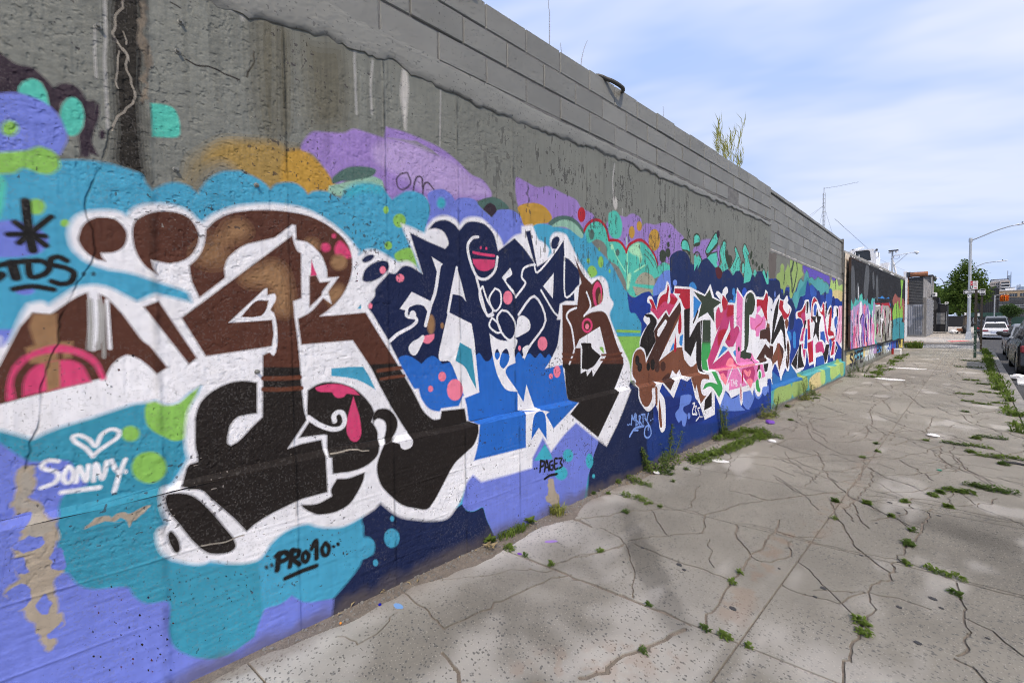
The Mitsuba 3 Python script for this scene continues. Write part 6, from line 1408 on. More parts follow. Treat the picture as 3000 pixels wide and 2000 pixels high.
# anchor bolts left in the concrete
for (by, bz) in BOLTS:
    m = MB(); m.tube([(-0.01, by, bz), (0.014, by, bz), (0.024, by + 0.002, bz - 0.002)], [0.007, 0.0065, 0.006], 8)
    m.tube([(-0.004, by, bz), (0.004, by, bz), (0.006, by, bz)], [0.014, 0.012, 0.007], 8); m.put('anchor_bolt', 'skim', WALL)
# far stretch of the same wall: blocks above a concrete face that steps forward
rowz = [4.125, 4.035, 3.80, 3.57, 3.35, 3.133, 2.97]
for r in range(6):
    zt, zb = rowz[r], rowz[r + 1]
    for i in range(-1, 16):
        a = 8.12 + 0.43 * i + (0.215 if r % 2 else 0.0); b = a + 0.43; a, b = max(a, 8.13), min(b, 14.44)
        if b - a < 0.04: continue
        d = 0.003 * rng.standard_normal(); x1 = (-0.035 if r == 0 else -0.055) + np.clip(d, -0.005, 0.005)
        m = MB(); rough_block(m, -0.24, x1, a + 0.004, b - 0.004, zb + (0.012 if r == 0 else 0.005), zt - 0.004 - (0.012 * rng.random() if r == 0 else 0), -0.0275)
        m.put('block', 'block_paint', WALL, uv=np.full((len(m.out()[0]), 2), rng.random()))
m = MB().box(-0.235, -0.061, 8.11, 14.43, 2.6, 4.08); v = m.v[-1]; v[:, 2] += -0.0275 * (v[:, 1] - 8.15); m.put('mortar_bed', 'mortar', WALL)
MB().box(-0.25, -0.043, 8.105, 14.44, -0.2, 2.78).put('concrete_core', 'mortar', WALL)
MB().box(-0.24, -0.02, 14.38, 14.46, 3.0, 3.98).put('end_pier', 'mortar', WALL)
y = np.linspace(8.13, 14.44, 150); top = np.interp(y, [8.12, 14.45], [2.985, 2.785]); nz = meshkit.fbm(np.c_[y * 10, 0 * y, 0 * y], 4, 8) - 0.5
rows = [np.c_[-0.036 + 0 * y, y, top - 0.03 + 0.01 * nz], np.c_[-0.026 + 0.01 * nz, y, top + 0.004 + 0.016 * nz], np.c_[-0.05 + 0.01 * nz, y, top + 0.03 + 0.03 * nz], np.c_[-0.066 + 0 * y, y, top + 0.045 + 0.03 * nz]]
v = np.vstack(rows); N = len(y); i = np.arange(N - 1); q = np.vstack([np.c_[k * N + i, k * N + i + 1, (k + 1) * N + i + 1, (k + 1) * N + i] for k in range(3)])
MB().add(v, q).put('mortar_fillet', 'lime_mortar', WALL, smooth=50)
# hose hanging over the top, tarp, antenna
scene['dark_rubber'] = pr((0.055, 0.053, 0.048), 0.5)
h = thing('hose', 'grey hose looping out over the top edge of the block wall', 'hose')
HP = np.array([(-0.5, 2.9, 4.12), (-0.2, 3.0, 4.12), (-0.04, 3.1, 4.118), (0, 3.141, 4.105), (0.03, 3.185, 4.085), (0.06, 3.23, 4.069), (0.085, 3.292, 4.049), (0.095, 3.35, 4.034), (0.08, 3.391, 4.036), (0.04, 3.442, 4.056), (-0.02, 3.501, 4.104), (-0.3, 3.66, 4.12)])
HP = smooth_ring(HP, [False] * len(HP), 6, closed=False); MB().tube(HP, 0.019, 10).put('coil', 'dark_rubber', h, smooth=True)
h = thing('tarp_edge', 'dark sagging sheet edge on top of the near block wall', 'tarp')
y = np.linspace(0.2, 1.62, 30); v = np.vstack([np.c_[0.03 + 0.03 * np.sin(y * 5), y, 4.085 + 0.035 * np.sin((y - 0.2) / 1.42 * math.pi)], np.c_[0 * y - 0.4, y, 4.10 + 0.07 * np.sin((y - 0.2) / 1.42 * math.pi)]]); i = np.arange(29)
MB().add(v, np.c_[i, i + 1, i + 31, i + 30]).put('sheet', 'dark_rubber', h, smooth=True)
# ---------------------------------------------------------------- pavement, kerb, roads
def soft_line(p, ax, ay, bx, by, w):  # soft-edged mask along a segment, for rust and the dark smudge
    dx, dy = bx - ax, by - ay; L2 = dx * dx + dy * dy
    t = dr.clip(((p.x - ax) * dx + (p.y - ay) * dy) / L2, 0, 1)
    d = dr.sqrt(dr.square(p.x - ax - t * dx) + dr.square(p.y - ay - t * dy))
    return 1 - smoothstep(0.15 * w, w, d + w * 0.7 * (fbm(p.x * 3, p.y * 3, 1.0, 2) - 0.5))


def slab_rgb(p, n, uv):
    x, y = p.x, p.y
    c = mi.Color3f(*[float(v) for v in lin(140, 136, 127)])
    big = fbm(x * 0.8, y * 0.8, 1.0, 3); mid = fbm(x * 4, y * 4, 2.0, 3); fine = noise(x * 130, y * 130, 3.0)
    c = c * (0.52 + 0.42 * big + 0.26 * mid + 0.1 * (fine - 0.5))
    pale = smoothstep(0.55, 0.0, x + 0.5 * (mid - 0.5)) * (1 - smoothstep(2.5, 6, y)) + smoothstep(2.6, 1.2, y - 0.2 * x) * 0.65 * smoothstep(0.35, 0.6, fbm(x * 2.2, y * 2.2, 6.0, 3))
    c = mix(c, mi.Color3f(0.56, 0.54, 0.5) * (0.85 + 0.3 * mid), 0.75 * dr.clip(pale, 0, 1))
    edge = smoothstep(3.4, 2.0, y) * (dr.exp(-dr.square((x - 1.70) / 0.025)) + dr.exp(-dr.square((x - 1.57) / 0.025)))
    c = mix(c, mi.Color3f(0.5, 0.48, 0.45), 0.3 * edge * smoothstep(0.3, 0.6, noise(x * 3, y * 2, 4.0)))
    # exposed stones: dark chips and pale grains
    d1, d2, r = voronoi(x * 50 + 0.6 * fine + mid, y * 50 + big)
    wear = smoothstep(0.32, 0.6, fbm(x * 1.4, y * 1.4, 4.0, 2) + 0.1)
    stone = (1 - smoothstep(0.16, 0.34, d1 / (0.3 + 1.1 * noise(x * 40, y * 40, 8.0)))) * smoothstep(0.45, 0.5, r) * wear
    c = mix(c, mi.Color3f(0.075, 0.078, 0.08), 0.75 * stone)
    e1, e2, q = voronoi(x * 60, y * 60)
    c = mix(c, mi.Color3f(0.5, 0.46, 0.4), 0.4 * (1 - smoothstep(0.12, 0.22, e1)) * smoothstep(0.7, 0.75, q) * wear)
    rust = soft_line(p, 1.52, 2.3, 1.50, 3.4, 0.13) + soft_line(p, 1.05, 1.1, 1.4, 1.75, 0.16) + 0.6 * soft_line(p, 1.6, 3.5, 1.62, 4.6, 0.12) + 0.6 * soft_line(p, 1.9, 1.5, 2.2, 1.9, 0.15) + 0.5 * soft_line(p, 1.62, 5.0, 1.6, 6.4, 0.12)
    c = mix(c, mi.Color3f(0.27, 0.13, 0.06), 0.22 * dr.clip(rust, 0, 1) * smoothstep(0.45, 0.65, fbm(x * 14, y * 14, 2.0, 3)))
    # dark diagonal smudge on the slabs, plus two broader dark patches
    dark_smudge = dr.clip(0.70 * soft_line(p, 0.42, 2.85, 0.67, 2.64, 0.16) + 1.00 * soft_line(p, 0.67, 2.64, 0.87, 2.44, 0.16) + 1.00 * soft_line(p, 0.87, 2.44, 1.05, 2.26, 0.16) + 1.00 * soft_line(p, 1.05, 2.26, 1.22, 2.1, 0.16) + 1.00 * soft_line(p, 1.22, 2.1, 1.37, 1.99, 0.16), 0, 1) + 0.7 * soft_line(p, 2.0, 4.6, 2.4, 4.5, 0.3) + 0.5 * soft_line(p, 2.5, 4.0, 2.9, 5.5, 0.5)
    c = c * (1 - 0.38 * dr.clip(dark_smudge, 0, 1))
    dirt = smoothstep(0.34, 0.1, x + 0.25 * (mid - 0.5)) * (1 - smoothstep(9, 14, y))
    c = mix(c, mi.Color3f(0.2, 0.17, 0.14) * (0.8 + 0.5 * fine), 0.85 * dirt * smoothstep(0.3, 0.55, mid + 0.2 * (0.2 - x) / 0.2))
    pale_patch = smoothstep(0.63, 0.8, fbm(x * 3 + 3, y * 1.5, 8.0, 3))  # paler blotches scattered at random over the slabs
    return mix(c, mi.Color3f(0.52, 0.5, 0.47), 0.35 * pale_patch)


def slab_h(p, n, uv):
    return 0.0015 * noise(p.x * 120, p.y * 120, 0.0) + 0.004 * fbm(p.x * 12, p.y * 12, 2.0, 3)


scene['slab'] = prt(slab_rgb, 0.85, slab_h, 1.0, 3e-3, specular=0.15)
scene['dirt'] = prt(lambda p, n, uv: mi.Color3f(0.175, 0.15, 0.125) * (0.6 + 0.5 * fbm(p.x * 30, p.y * 30, 1.0) + 0.4 * noise(p.x * 160, p.y * 160, 2.0)), 0.95, lambda p, n, uv: 0.009 * fbm(p.x * 60, p.y * 60, 0.0), 1.0)
scene['asphalt'] = prt(lambda p, n, uv: mi.Color3f(0.062, 0.063, 0.066) * (0.75 + 0.35 * fbm(p.x * 0.7, p.y * 0.7, 1.0) + 0.3 * noise(p.x * 60, p.y * 60, 2.0)), 0.9, lambda p, n, uv: 0.003 * noise(p.x * 90, p.y * 90, 1.0), 1.0, specular=0.12)
scene['kerb_concrete'] = prt(lambda p, n, uv: mi.Color3f(0.22, 0.21, 0.195) * (0.6 + 0.7 * fbm(p.x * 6, p.y * 3, p.z * 9)), 0.85)
scene['pale_concrete'] = prt(lambda p, n, uv: mi.Color3f(0.31, 0.29, 0.265) * (0.75 + 0.45 * fbm(p.x * 0.8, p.y * 0.6, 1.0)), 0.9, specular=0.1)
scene['road_white'] = prt(lambda p, n, uv: mi.Color3f(0.62, 0.62, 0.6) * (0.6 + 0.55 * fbm(p.x * 3, p.y * 3, 1.0)), 0.8)
scene['ramp_red'] = pr(lin(196, 84, 84), 0.8)
STRUCT = {'kind': 'structure'}
labels['road'] = dict(STRUCT); labels['sidewalk'] = dict(STRUCT); labels['kerb'] = dict(STRUCT); labels['far_sidewalk'] = dict(STRUCT); labels['ground'] = dict(STRUCT)
# one sheet of earth to the horizon, the roads 4 mm and more above it
scene['ground'] = mikit.ply(([[-4000, -60, -0.5], [4000, -60, -0.5], [4000, 7000, -0.5], [-4000, 7000, -0.5]], [[0, 1, 2, 3]]), 'asphalt')
scene['road'] = mikit.ply(([[-40, -25, -0.13], [70, -25, -0.13], [70, 600, -0.13], [-40, 600, -0.13]], [[0, 1, 2, 3]]), 'asphalt')
COR = Polygon([(-0.2, -6), (2.9, -6), (2.9, 10), (2.93, 29.0), (2.86, 30.6), (2.6, 31.6), (2.2, 31.9), (-0.6, 31.0), (-0.6, 14.5), (-0.2, 14.5)])
scene['sidewalk'] = mikit.ply(MB().prism(COR, -0.12, -0.009, np.eye(4)).out(), 'dirt')
kerb = COR.buffer(0.16, join_style=1).difference(COR.buffer(0.004)).intersection(Polygon([(2.5, -6), (4, -6), (4, 33), (2.0, 33), (2.0, 30), (2.5, 28)]))
ks = [box(2, a, 4, a + 2.42) for a in np.arange(-6, 34, 2.44)]
for k in ks:
    g = kerb.intersection(k)
    if g.area > 0.02:
        m = MB().prism(g.buffer(-0.008), -0.14, -0.001, np.eye(4))
        if 'kerb' not in scene: scene['kerb'] = mikit.ply(m.out(), 'kerb_concrete')
        else: m.put('kerbstone', 'kerb_concrete', 'kerb')


cuts = []; rck = np.random.default_rng(17)
for k, (w, pts) in enumerate(CRACKS):
    q = jag(pts, k, 0.035); n = len(q)
    ww = w * (0.85 + 0.06 * q[:, 1]) * (0.5 + 1.0 * meshkit.fbm(np.c_[q * 5, np.full(n, k * 1.3)], 3, 7))
    for i0 in range(0, n - 1, 3):
        seg = q[i0:i0 + 4]
        if len(seg) > 1: cuts.append(LineString(seg).buffer(float(ww[i0]) / 2, quad_segs=1))
        if rck.random() < 0.3 and w > 0.005:
            a = rck.uniform(0, 6.28, 6); a.sort(); rr = w * rck.uniform(0.6, 1.6, 6); cuts.append(Polygon(np.c_[q[i0, 0] + rr * np.cos(a), q[i0, 1] + rr * np.sin(a)]).buffer(0))
r2 = np.random.default_rng(5)
for k in range(210):                                        # hairline crazing farther off
    a = np.array([r2.uniform(0.3, 2.8), 5.0 + 22 * r2.random() ** 1.5]); th = r2.uniform(0, math.pi * 2); pts = [a]
    for s in range(r2.integers(3, 7)):
        th += r2.normal(0, 0.5); a = a + np.array([math.cos(th), math.sin(th) * 1.6]) * r2.uniform(0.1, 0.28); pts.append(a)
    cuts.append(LineString(jag(pts, 100 + k, 0.05)).buffer(r2.uniform(0.003, 0.0055) * (1 + 0.06 * a[1]), quad_segs=1))
CUT = shapely.union_all(cuts)
skew = 0.3
ys = [-3.0, -1.4, 0.1, 1.62, 3.0, 4.18] + list(np.arange(5.7, 31, 1.55)) + [40]
rag = np.array([(0.16 + 0.10 * (meshkit.fbm(np.array([[t * 2.5, 0, 0]]), 4, 3)[0] - 0.4) * 2, t) for t in np.arange(-6, 31.5, 0.07)])
wallside = Polygon(np.r_[rag, [[-3, 31.5], [-3, -6]]])
for c0, c1 in ((-0.2, 1.634), (1.634, 2.905)):
    for y0, y1 in zip(ys[:-1], ys[1:]):
        g = Polygon([(c0, y0 + skew * c0), (c1, y0 + skew * c1), (c1, y1 + skew * c1), (c0, y1 + skew * c0)]).intersection(COR)
        if g.is_empty: continue
        g = g.buffer(-0.005).difference(CUT).difference(wallside if y0 < 13 else box(-9, -9, -0.5, 99))
        g = shapely.union_all([q for q in geoms(g) if q.area > 0.0006])
        if g.is_empty: continue
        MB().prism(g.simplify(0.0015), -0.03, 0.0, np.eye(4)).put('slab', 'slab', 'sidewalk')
# crosswalk and the far pavement
for k, (a, b) in enumerate(((32.3, 32.6), (33.5, 33.8), (34.8, 35.1), (36.1, 36.4), (37.3, 37.6))):
    x0 = 0.0 + 0.12 * k
    put('crosswalk_bar', ([[x0 - 0.1, a, -0.126], [2.45, a + 0.25, -0.126], [2.45, b + 0.25, -0.126], [x0, b, -0.126]], [[0, 1, 2, 3]]), 'road_white', 'road')
FAR = Polygon([(-1.5, 38.4), (0.2, 38.6), (1.6, 40.2), (2.45, 42.6), (2.72, 45.5), (2.72, 120), (-1.5, 120)])
scene['far_sidewalk'] = mikit.ply(MB().prism(FAR, -0.14, -0.002, np.eye(4)).out(), 'pale_concrete')
for g in (Polygon([(-1.0, 38.55), (0.15, 38.7), (0.3, 39.0), (-1.0, 38.85)]), Polygon([(1.5, 40.3), (2.3, 42.5), (2.0, 42.9), (1.2, 41.0)])):
    MB().prism(g, -0.001, 0.003, np.eye(4)).put('ramp_plate', 'ramp_red', 'far_sidewalk')
# gum spots and paint spills
scene['gum'] = pr((0.045, 0.045, 0.048), 0.8); scene['spill_white'] = pr((0.74, 0.74, 0.72), 0.6)
scene['spill_violet'] = pr(lin(150, 120, 190), 0.7); scene['spill_blue'] = pr(lin(120, 160, 210), 0.7)
def blot(x, y, r, asp, seed, th=0.0):
    a = np.linspace(0, 2 * math.pi, 22, endpoint=False); q = r * (0.75 + 0.5 * meshkit.fbm(np.c_[np.cos(a) * 1.5, np.sin(a) * 1.5, np.full(22, seed * 2.1)], 3, 4))
    u, v = q * np.cos(a), q * np.sin(a) * asp; c, s = math.cos(th), math.sin(th)
    return Polygon(np.c_[x + c * u - s * v, y + s * u + c * v])
for k, (x, y) in enumerate(GUM):
    MB().prism(blot(x, y, 0.008 + 0.010 * ((k * 7) % 5) / 4, 0.8, k), 0.0015, 0.004, np.eye(4)).put('gum_spot', 'gum', 'sidewalk')
# ---------------------------------------------------------------- weeds, grass, litter
def leafmat(c, t=0.35):
    c = np.array(c)
    return {'type': 'principledthin', 'base_color': proc(lambda p, n, uv: mi.Color3f(*[float(v) for v in c]) * (0.65 + 0.75 * noise(p.x * 23, p.y * 23, p.z * 23))), 'roughness': 0.5, 'diff_trans': 0.7, 'spec_trans': 0.0}
scene['leaf_green'] = leafmat((0.13, 0.19, 0.04)); scene['leaf_dark'] = leafmat((0.085, 0.135, 0.035)); scene['leaf_yellow'] = leafmat((0.28, 0.3, 0.08)); scene['straw'] = leafmat((0.42, 0.34, 0.2))
scene['reed'] = leafmat((0.42, 0.42, 0.15)); scene['stem_green'] = pr((0.12, 0.14, 0.05), 0.7)
LEAF = {'weed': 'leaf_green', 'dark': 'leaf_dark', 'yellow': 'leaf_yellow'}


def leaf(m, base, d, up_, L, W, fold=0.25):
    """One pointed leaf: six vertices, folded along its midrib."""
    d = d / np.linalg.norm(d); s = np.cross(d, up_); s /= np.linalg.norm(s) + 1e-9; n = np.cross(s, d)
    mid = base + d * L * 0.45 + n * L * 0.08; tip = base + d * L - n * L * 0.08
    m.add([base, mid + s * W / 2 + n * W * fold, tip, mid - s * W / 2 + n * W * fold, mid], [[0, 4, 1], [1, 4, 2], [2, 4, 3], [3, 4, 0]])


def tuft(m, x, y, r, h, n, g, L=0.03, W=0.012):
    for k in range(n):
        a, q = g.uniform(0, 6.28), r * math.sqrt(g.random()); b = np.array([x + q * math.cos(a), y + 0.75 * q * math.sin(a), g.random() ** 1.4 * h * (1 - (q / r) ** 2 * 0.7)])
        t = g.uniform(0, 6.28); d = np.array([math.cos(t), math.sin(t), g.uniform(-0.1, 0.9)]); leaf(m, b, d, np.array([0, 0, 1.0]), L * g.uniform(0.6, 1.3), W * g.uniform(0.7, 1.3))


def blades(m, x, y, r, h, n, g, w=0.006, lean=0.5):
    for k in range(n):
        a, q = g.uniform(0, 6.28), r * math.sqrt(g.random()); b = np.array([x + q * math.cos(a), y + q * math.sin(a), 0]); t = g.uniform(0, 6.28); L = h * g.uniform(0.5, 1.1); o = np.array([math.cos(t), math.sin(t), 0]) * L * lean * g.uniform(0.2, 1.0)
        s = np.cross(o / (np.linalg.norm(o) + 1e-9), [0, 0, 1.0]) * w / 2; p1 = b + o * 0.35 + [0, 0, L * 0.6]; p2 = b + o + [0, 0, L * 0.9]
        m.add([b - s, b + s, p1 + s, p1 - s, p2], [[0, 1, 2], [0, 2, 3], [3, 2, 4]])


where = lambda x, y: ('beside the painted wall' if x < 0.45 else 'near the kerb' if x > 2.15 else 'in the middle of the pavement')
gw = np.random.default_rng(11)
ORD = 'nearest second third fourth fifth sixth seventh eighth ninth tenth eleventh twelfth thirteenth fourteenth fifteenth sixteenth seventeenth eighteenth nineteenth twentieth twenty-first twenty-second twenty-third twenty-fourth twenty-fifth twenty-sixth twenty-seventh twenty-eighth twenty-ninth thirtieth thirty-first thirty-second thirty-third thirty-fourth thirty-fifth'.split()
CNT = {}
for k, (x, y, w) in enumerate(sorted(WEEDS, key=lambda t: t[1])):
    x = max(x, 0.06); big = w > 0.12; grp = ('small weeds ' if not big else 'weed patches ') + where(x, y); CNT[grp] = CNT.get(grp, 0) + 1
    key = thing('pavement_weed', ('small weed ' if not big else 'weed patch ') + where(x, y) + ', ' + ORD[CNT[grp] - 1] + (' nearest' if CNT[grp] > 1 else '') + ' of those to the viewer', 'weed', grp)
    m = MB(); nl = int(np.clip(w * 900, 22, 240) * (1 if y < 9 else 0.7)); sp = 0.6 if big else 0.85
    for j in range(3 if big else 1):
        t = (j - 1) * 0.55 * w if big else 0
        tuft(m, x + t * gw.uniform(0.7, 1), y + t * gw.uniform(-0.3, 0.5), w * 0.42 * sp + 0.008, 0.02 + 0.16 * w * (1 if y < 9 else 0.5), nl // (3 if big else 1), gw, 0.022 + 0.02 * min(w, 0.2) + 0.001 * y, 0.010 + 0.0008 * y)
    m.put('leaves', 'leaf_dark' if gw.random() < 0.35 else 'leaf_green', key)
# weeds along the foot of the wall
def tall_weed(x, y, h, label, mat='leaf_green', spread=0.12, n=150, group=None, lean=0.0):
    key = thing('tall_weed', label, 'weed', group); ms, ml = MB(), MB(); g = np.random.default_rng(int(abs(x) * 1000 + y * 77) + 3)
    for s in range(max(2, int(spread * 30))):
        a = g.uniform(0, 6.28); H = h * g.uniform(0.55, 1.0); b = np.array([x + spread * 0.3 * math.cos(a), y + spread * 0.4 * math.sin(a), 0]); t = b + [spread * 0.55 * math.cos(a) + lean, spread * 0.6 * math.sin(a), H]
        q = (b + t) / 2 + [0, 0, 0.05 * H]; P = np.array([b, b * 0.6 + q * 0.4, q, t]); ms.tube(P, [0.004, 0.0035, 0.003, 0.0015], 5, cap=False)
        for j in range(n // 3):
            u = g.random() ** 0.8; c = b * (1 - u) ** 2 + 2 * u * (1 - u) * q + u * u * t; th = g.uniform(0, 6.28); d = np.array([math.cos(th), math.sin(th), g.uniform(0.0, 0.8)])
            leaf(ml, c, d, np.array([0, 0, 1.0]), (0.08 - 0.045 * u) * g.uniform(0.6, 1.3) * (0.6 + h), 0.010 * g.uniform(0.7, 1.4))
    tuft(ml, x, y, spread * 0.9, 0.1, 60, g, 0.06, 0.02)
    ms.put('stems', 'stem_green', key); ml.put('leaves', mat, key); return key
TL = [('tall feathery weed at the foot of the wall below the dripping brown letter', .16, 0.02), ('shorter bushy weed with tiny white flowers in front of the tall feathery weed', .13, 0.0)]
x, y, h = TALL[0]; tall_weed(max(x, .09), y, h + 0.08, TL[0][0], 'leaf_green', 0.19, 200)
x, y, h = TALL[1]; tall_weed(max(x, .13), y, h + 0.02, TL[1][0], 'leaf_green', 0.15, 190)
x, y, h = TALL[2]; tall_weed(x + 0.02, y + .02, h, 'low dark weed spreading onto the pavement from the wall beside litter', 'leaf_dark', 0.12, 80)
for (x, y, h), lab, mat, sp in ((TALL[4], 'thin tall weed against the blue paint left of the pink drips', 'leaf_green', 0.1), (TALL[5], 'tall weed just right of the thin weed under the green drips', 'leaf_dark', 0.12),
                                (TALL[6], 'spindly weed standing before the lime green end of the footing', 'leaf_green', 0.11), (TALL[7], 'bushy plant at the wall foot left of the lime green footing', 'leaf_yellow', 0.16),
                                (TALL[18], 'tall weed growing up over the middle of the lime footing', 'leaf_green', 0.13), (TALL[17], 'yellowish weed in front of the blue top of the footing', 'leaf_yellow', 0.13),
                                (TALL[14], 'dark weed before the sand coloured stretch of the footing', 'leaf_dark', 0.12), (TALL[15], 'tall dark weed at the far end of the lime footing', 'leaf_dark', 0.16), (TALL[16], 'broad weed bush at the foot of the wall under the black panel', 'leaf_dark', 0.34)):
    tall_weed(max(x, 0.12 if y < 8 else 0.2), y, h, lab, mat, sp, 150)
def clump(name, label, x, y, fn, mat, cat='grass'):
    key = thing(name, label, cat); m = MB(); fn(m, x, y); m.put('blades' if cat == 'grass' else 'leaves', mat, key)
ROW1, ROW2 = [(0.27,4.43),(0.34,4.63),(0.38,4.91),(0.42,5.23),(0.44,5.62),(0.48,6.01),(0.52,6.3)], [(0.17,5.54),(0.22,5.88),(0.27,6.25),(0.43,6.47)]
g6 = np.random.default_rng(21)
clump('grass_tuft', 'bright yellow green grass tuft at the wall under the bare plaster patch', 0.09, 2.36, lambda m, x, y: blades(m, x, y, 0.07, 0.1, 110, g6, 0.008, 1.0), 'leaf_yellow')
clump('grass_tuft', 'low grass strip at the wall foot between the leafy plants', 0.08, 1.84, lambda m, x, y: [blades(m, x, y + t, 0.05, 0.06, 50, g6, 0.006, 1.2) for t in (-0.08, 0, 0.08, 0.14)], 'leaf_green')
def broad(m, x, y):
    for k in range(12):
        t = g6.uniform(0, 6.28); leaf(m, np.array([x, y, 0.015]), np.array([math.cos(t), math.sin(t), g6.uniform(0.3, 1.2)]), np.array([0, 0, 1.0]), g6.uniform(0.05, 0.09), 0.035)
clump('leafy_weed', 'broad leaved weed with dead brown leaves at the foot of the navy paint', 0.085, 1.64, broad, 'leaf_green', 'weed')
clump('leafy_weed', 'small rosette of broad pale leaves against the periwinkle paint', 0.075, 2.06, broad, 'leaf_green', 'weed')
key = thing('dead_leaf', 'curled brown dead leaf beside the broad leaved weed', 'leaf'); m = MB()
for k in range(6): leaf(m, np.array([0.12 + 0.01 * k, 1.585 + 0.008 * k, 0.012]), np.array([math.cos(k * 2), math.sin(k * 2), 0.6]), np.array([0, 0, 1.0]), 0.06, 0.03, 0.5)
m.put('blade', 'straw', key)
# kerb strip of weed
m = MB(); gk = np.random.default_rng(31)
for k in range(170):
    yy = 9.0 + 21.5 * gk.random() ** 1.1; dens = meshkit.fbm(np.array([[yy * 0.7, 0, 0]]), 3, 2)[0]
    if gk.random() > 0.1 + dens or yy < 10.5 and gk.random() < .6: continue
    xx = 2.86 + gk.normal(0, 0.055) - 0.06 * (yy > 14); blades(m, xx, yy, 0.08, 0.05 + 0.16 * dens, 12, gk, 0.012 + 0.0005 * yy, 1.3); tuft(m, xx, yy, 0.11, 0.07, 10, gk, 0.07, 0.025)
labels['kerb_weeds'] = {'label': 'continuous strip of green weeds and grass along the kerb', 'kind': 'stuff'}; scene['kerb_weeds'] = mikit.ply(m.out(), 'leaf_green')
m = MB()
for k in range(45):
    yy = 14.6 + 12 * gk.random() ** 1.4; xx = 0.62 - 0.02 * (yy - 14) + gk.normal(0, 0.09); blades(m, xx, yy, 0.1, 0.1, 8, gk, 0.022, 1.3); tuft(m, xx, yy, 0.1, 0.06, 7, gk, 0.07, 0.03)
labels['wall_weeds'] = {'label': 'strip of grass and weeds along the foot of the wall below the black panel', 'kind': 'stuff'}; scene['wall_weeds'] = mikit.ply(m.out(), 'leaf_green')
key = thing('grass_bush', 'grass clump at the far corner of the painted wall by the crosswalk', 'grass'); m = MB(); [blades(m, 0.2 + 0.12 * t, 30.5 + 0.1 * t, 0.25, 0.5, 60, gk, 0.03, 0.9) for t in range(3)]; m.put('blades', 'leaf_green', key)
for lab, pts in (('long dense weed row leading from the wall foot past the white oval spill', ROW1), ('second row of weeds at the wall side behind the long dense row', ROW2)):
    key = thing('weed_row', lab, 'weed'); m = MB()
    for a, b in zip(pts[:-1], pts[1:]):
        for t in np.linspace(0, 1, 6): tuft(m, max(a[0] + (b[0] - a[0]) * t + gk.normal(0, .03), .08), a[1] + (b[1] - a[1]) * t, .085, .07, 34, gk, .05, .02)
    m.put('leaves', 'leaf_green', key)
# growth on top of the wall
key = thing('wall_grass', 'tuft of tall reedy grass growing on top of the block wall', 'grass'); m = MB(); gg = np.random.default_rng(41)
for k, (yy, H) in enumerate(((5.97, .55), (6.0, .44), (6.05, .3), (6.16, .22), (6.22, .50), (6.27, .48), (6.33, .34), (6.42, .5), (6.48, .62), (6.55, .56), (6.62, .5), (6.7, .28), (6.78, .2), (6.1, .5), (6.4, .3))):
    b = np.array([-0.06 + gg.normal(0, 0.02), yy, 4.07]); t = b + [gg.normal(0, 0.05), gg.normal(0.05, 0.06), H * 0.95]; m.tube([b, (b + t) / 2 + [0, 0.01, 0], t], [0.004, 0.003, 0.001], 5, cap=False)
    for j in range(14):
        u = gg.random(); c = b + (t - b) * u; th = gg.uniform(0, 6.28); leaf(m, c, np.array([0.35 * math.cos(th), 0.35 * math.sin(th), 1.0]), np.array([0.5, 0.3, 1.0]), gg.uniform(0.12, 0.26), 0.017)
m.put('blades', 'reed', key)
scene['twig_brown'] = pr((0.16, 0.12, 0.09), 0.8)
for pts, lab in ((((-.05, 2.46, 4.08), (-.05, 2.465, 4.25), (-.045, 2.46, 4.4), (-.05, 2.45, 4.52), (-.04, 2.47, 4.68)), 'longest thin dry twig standing on the wall top nearest the camera'),
                 (((-.05, 2.88, 4.08), (-.05, 2.9, 4.2), (-.045, 2.93, 4.31), (-.045, 2.98, 4.41)), 'leaning dry twig on the wall top between the long twig and the hose'),
                 (((-.05, 2.62, 4.08), (-.05, 2.615, 4.14), (-.05, 2.605, 4.22)), 'very short forked dry twig just right of the longest one'), (((-.05, 4.41, 4.08), (-.05, 4.415, 4.18), (-.05, 4.41, 4.28)), 'short dry twig on the wall top right of the hose')):
    key = thing('dry_twig', lab, 'twig'); MB().tube(smooth_ring(np.array(pts), [False] * len(pts), 3, closed=False), np.linspace(0.003, 0.0015, (len(pts) - 1) * 3 + 1), 5).put('stem', 'twig_brown', key)
key = thing('moss_clump', 'tiny yellow green moss clumps on the block edge near the tarp', 'moss'); m = MB(); tuft(m, 0.0, 1.62, 0.03, 0.03, 40, gg, 0.02, 0.008); v = m.v
for a in v: a[:, 2] += 4.085
m.put('leaves', 'leaf_yellow', key)
# litter
def flat(name, label, cat, x, y, r, asp, mat, th=0.0, h=0.012, seed=0):
    key = thing(name, label, cat); MB().prism(blot(x, y, r, asp, seed, th), 0.001, h, np.eye(4)).put('piece', mat, key)
scene['litter_white'] = pr((0.75, 0.75, 0.74), 0.6); scene['litter_violet'] = pr(lin(112, 66, 170), 0.5); scene['litter_blue'] = pr(lin(20, 24, 150), 0.4); scene['litter_green'] = pr(lin(30, 120, 95), 0.4); scene['litter_orange'] = pr(lin(230, 150, 70), 0.5)
flat('paint_spill', 'white oval paint spill beside the long weed row', 'paint spill', 0.50, 4.73, 0.09, 0.6, 'spill_white', 0.6, 0.003, 3)
flat('paint_spill', 'large white paint spill across the pavement before the footing end', 'paint spill', 0.95, 14.6, 0.3, 0.6, 'spill_white', 0.0, 0.003, 5)
flat('paint_spill', 'long white paint streak farthest along the pavement', 'paint spill', 1.0, 18.2, 0.45, 0.35, 'spill_white', 0.2, 0.003, 6)
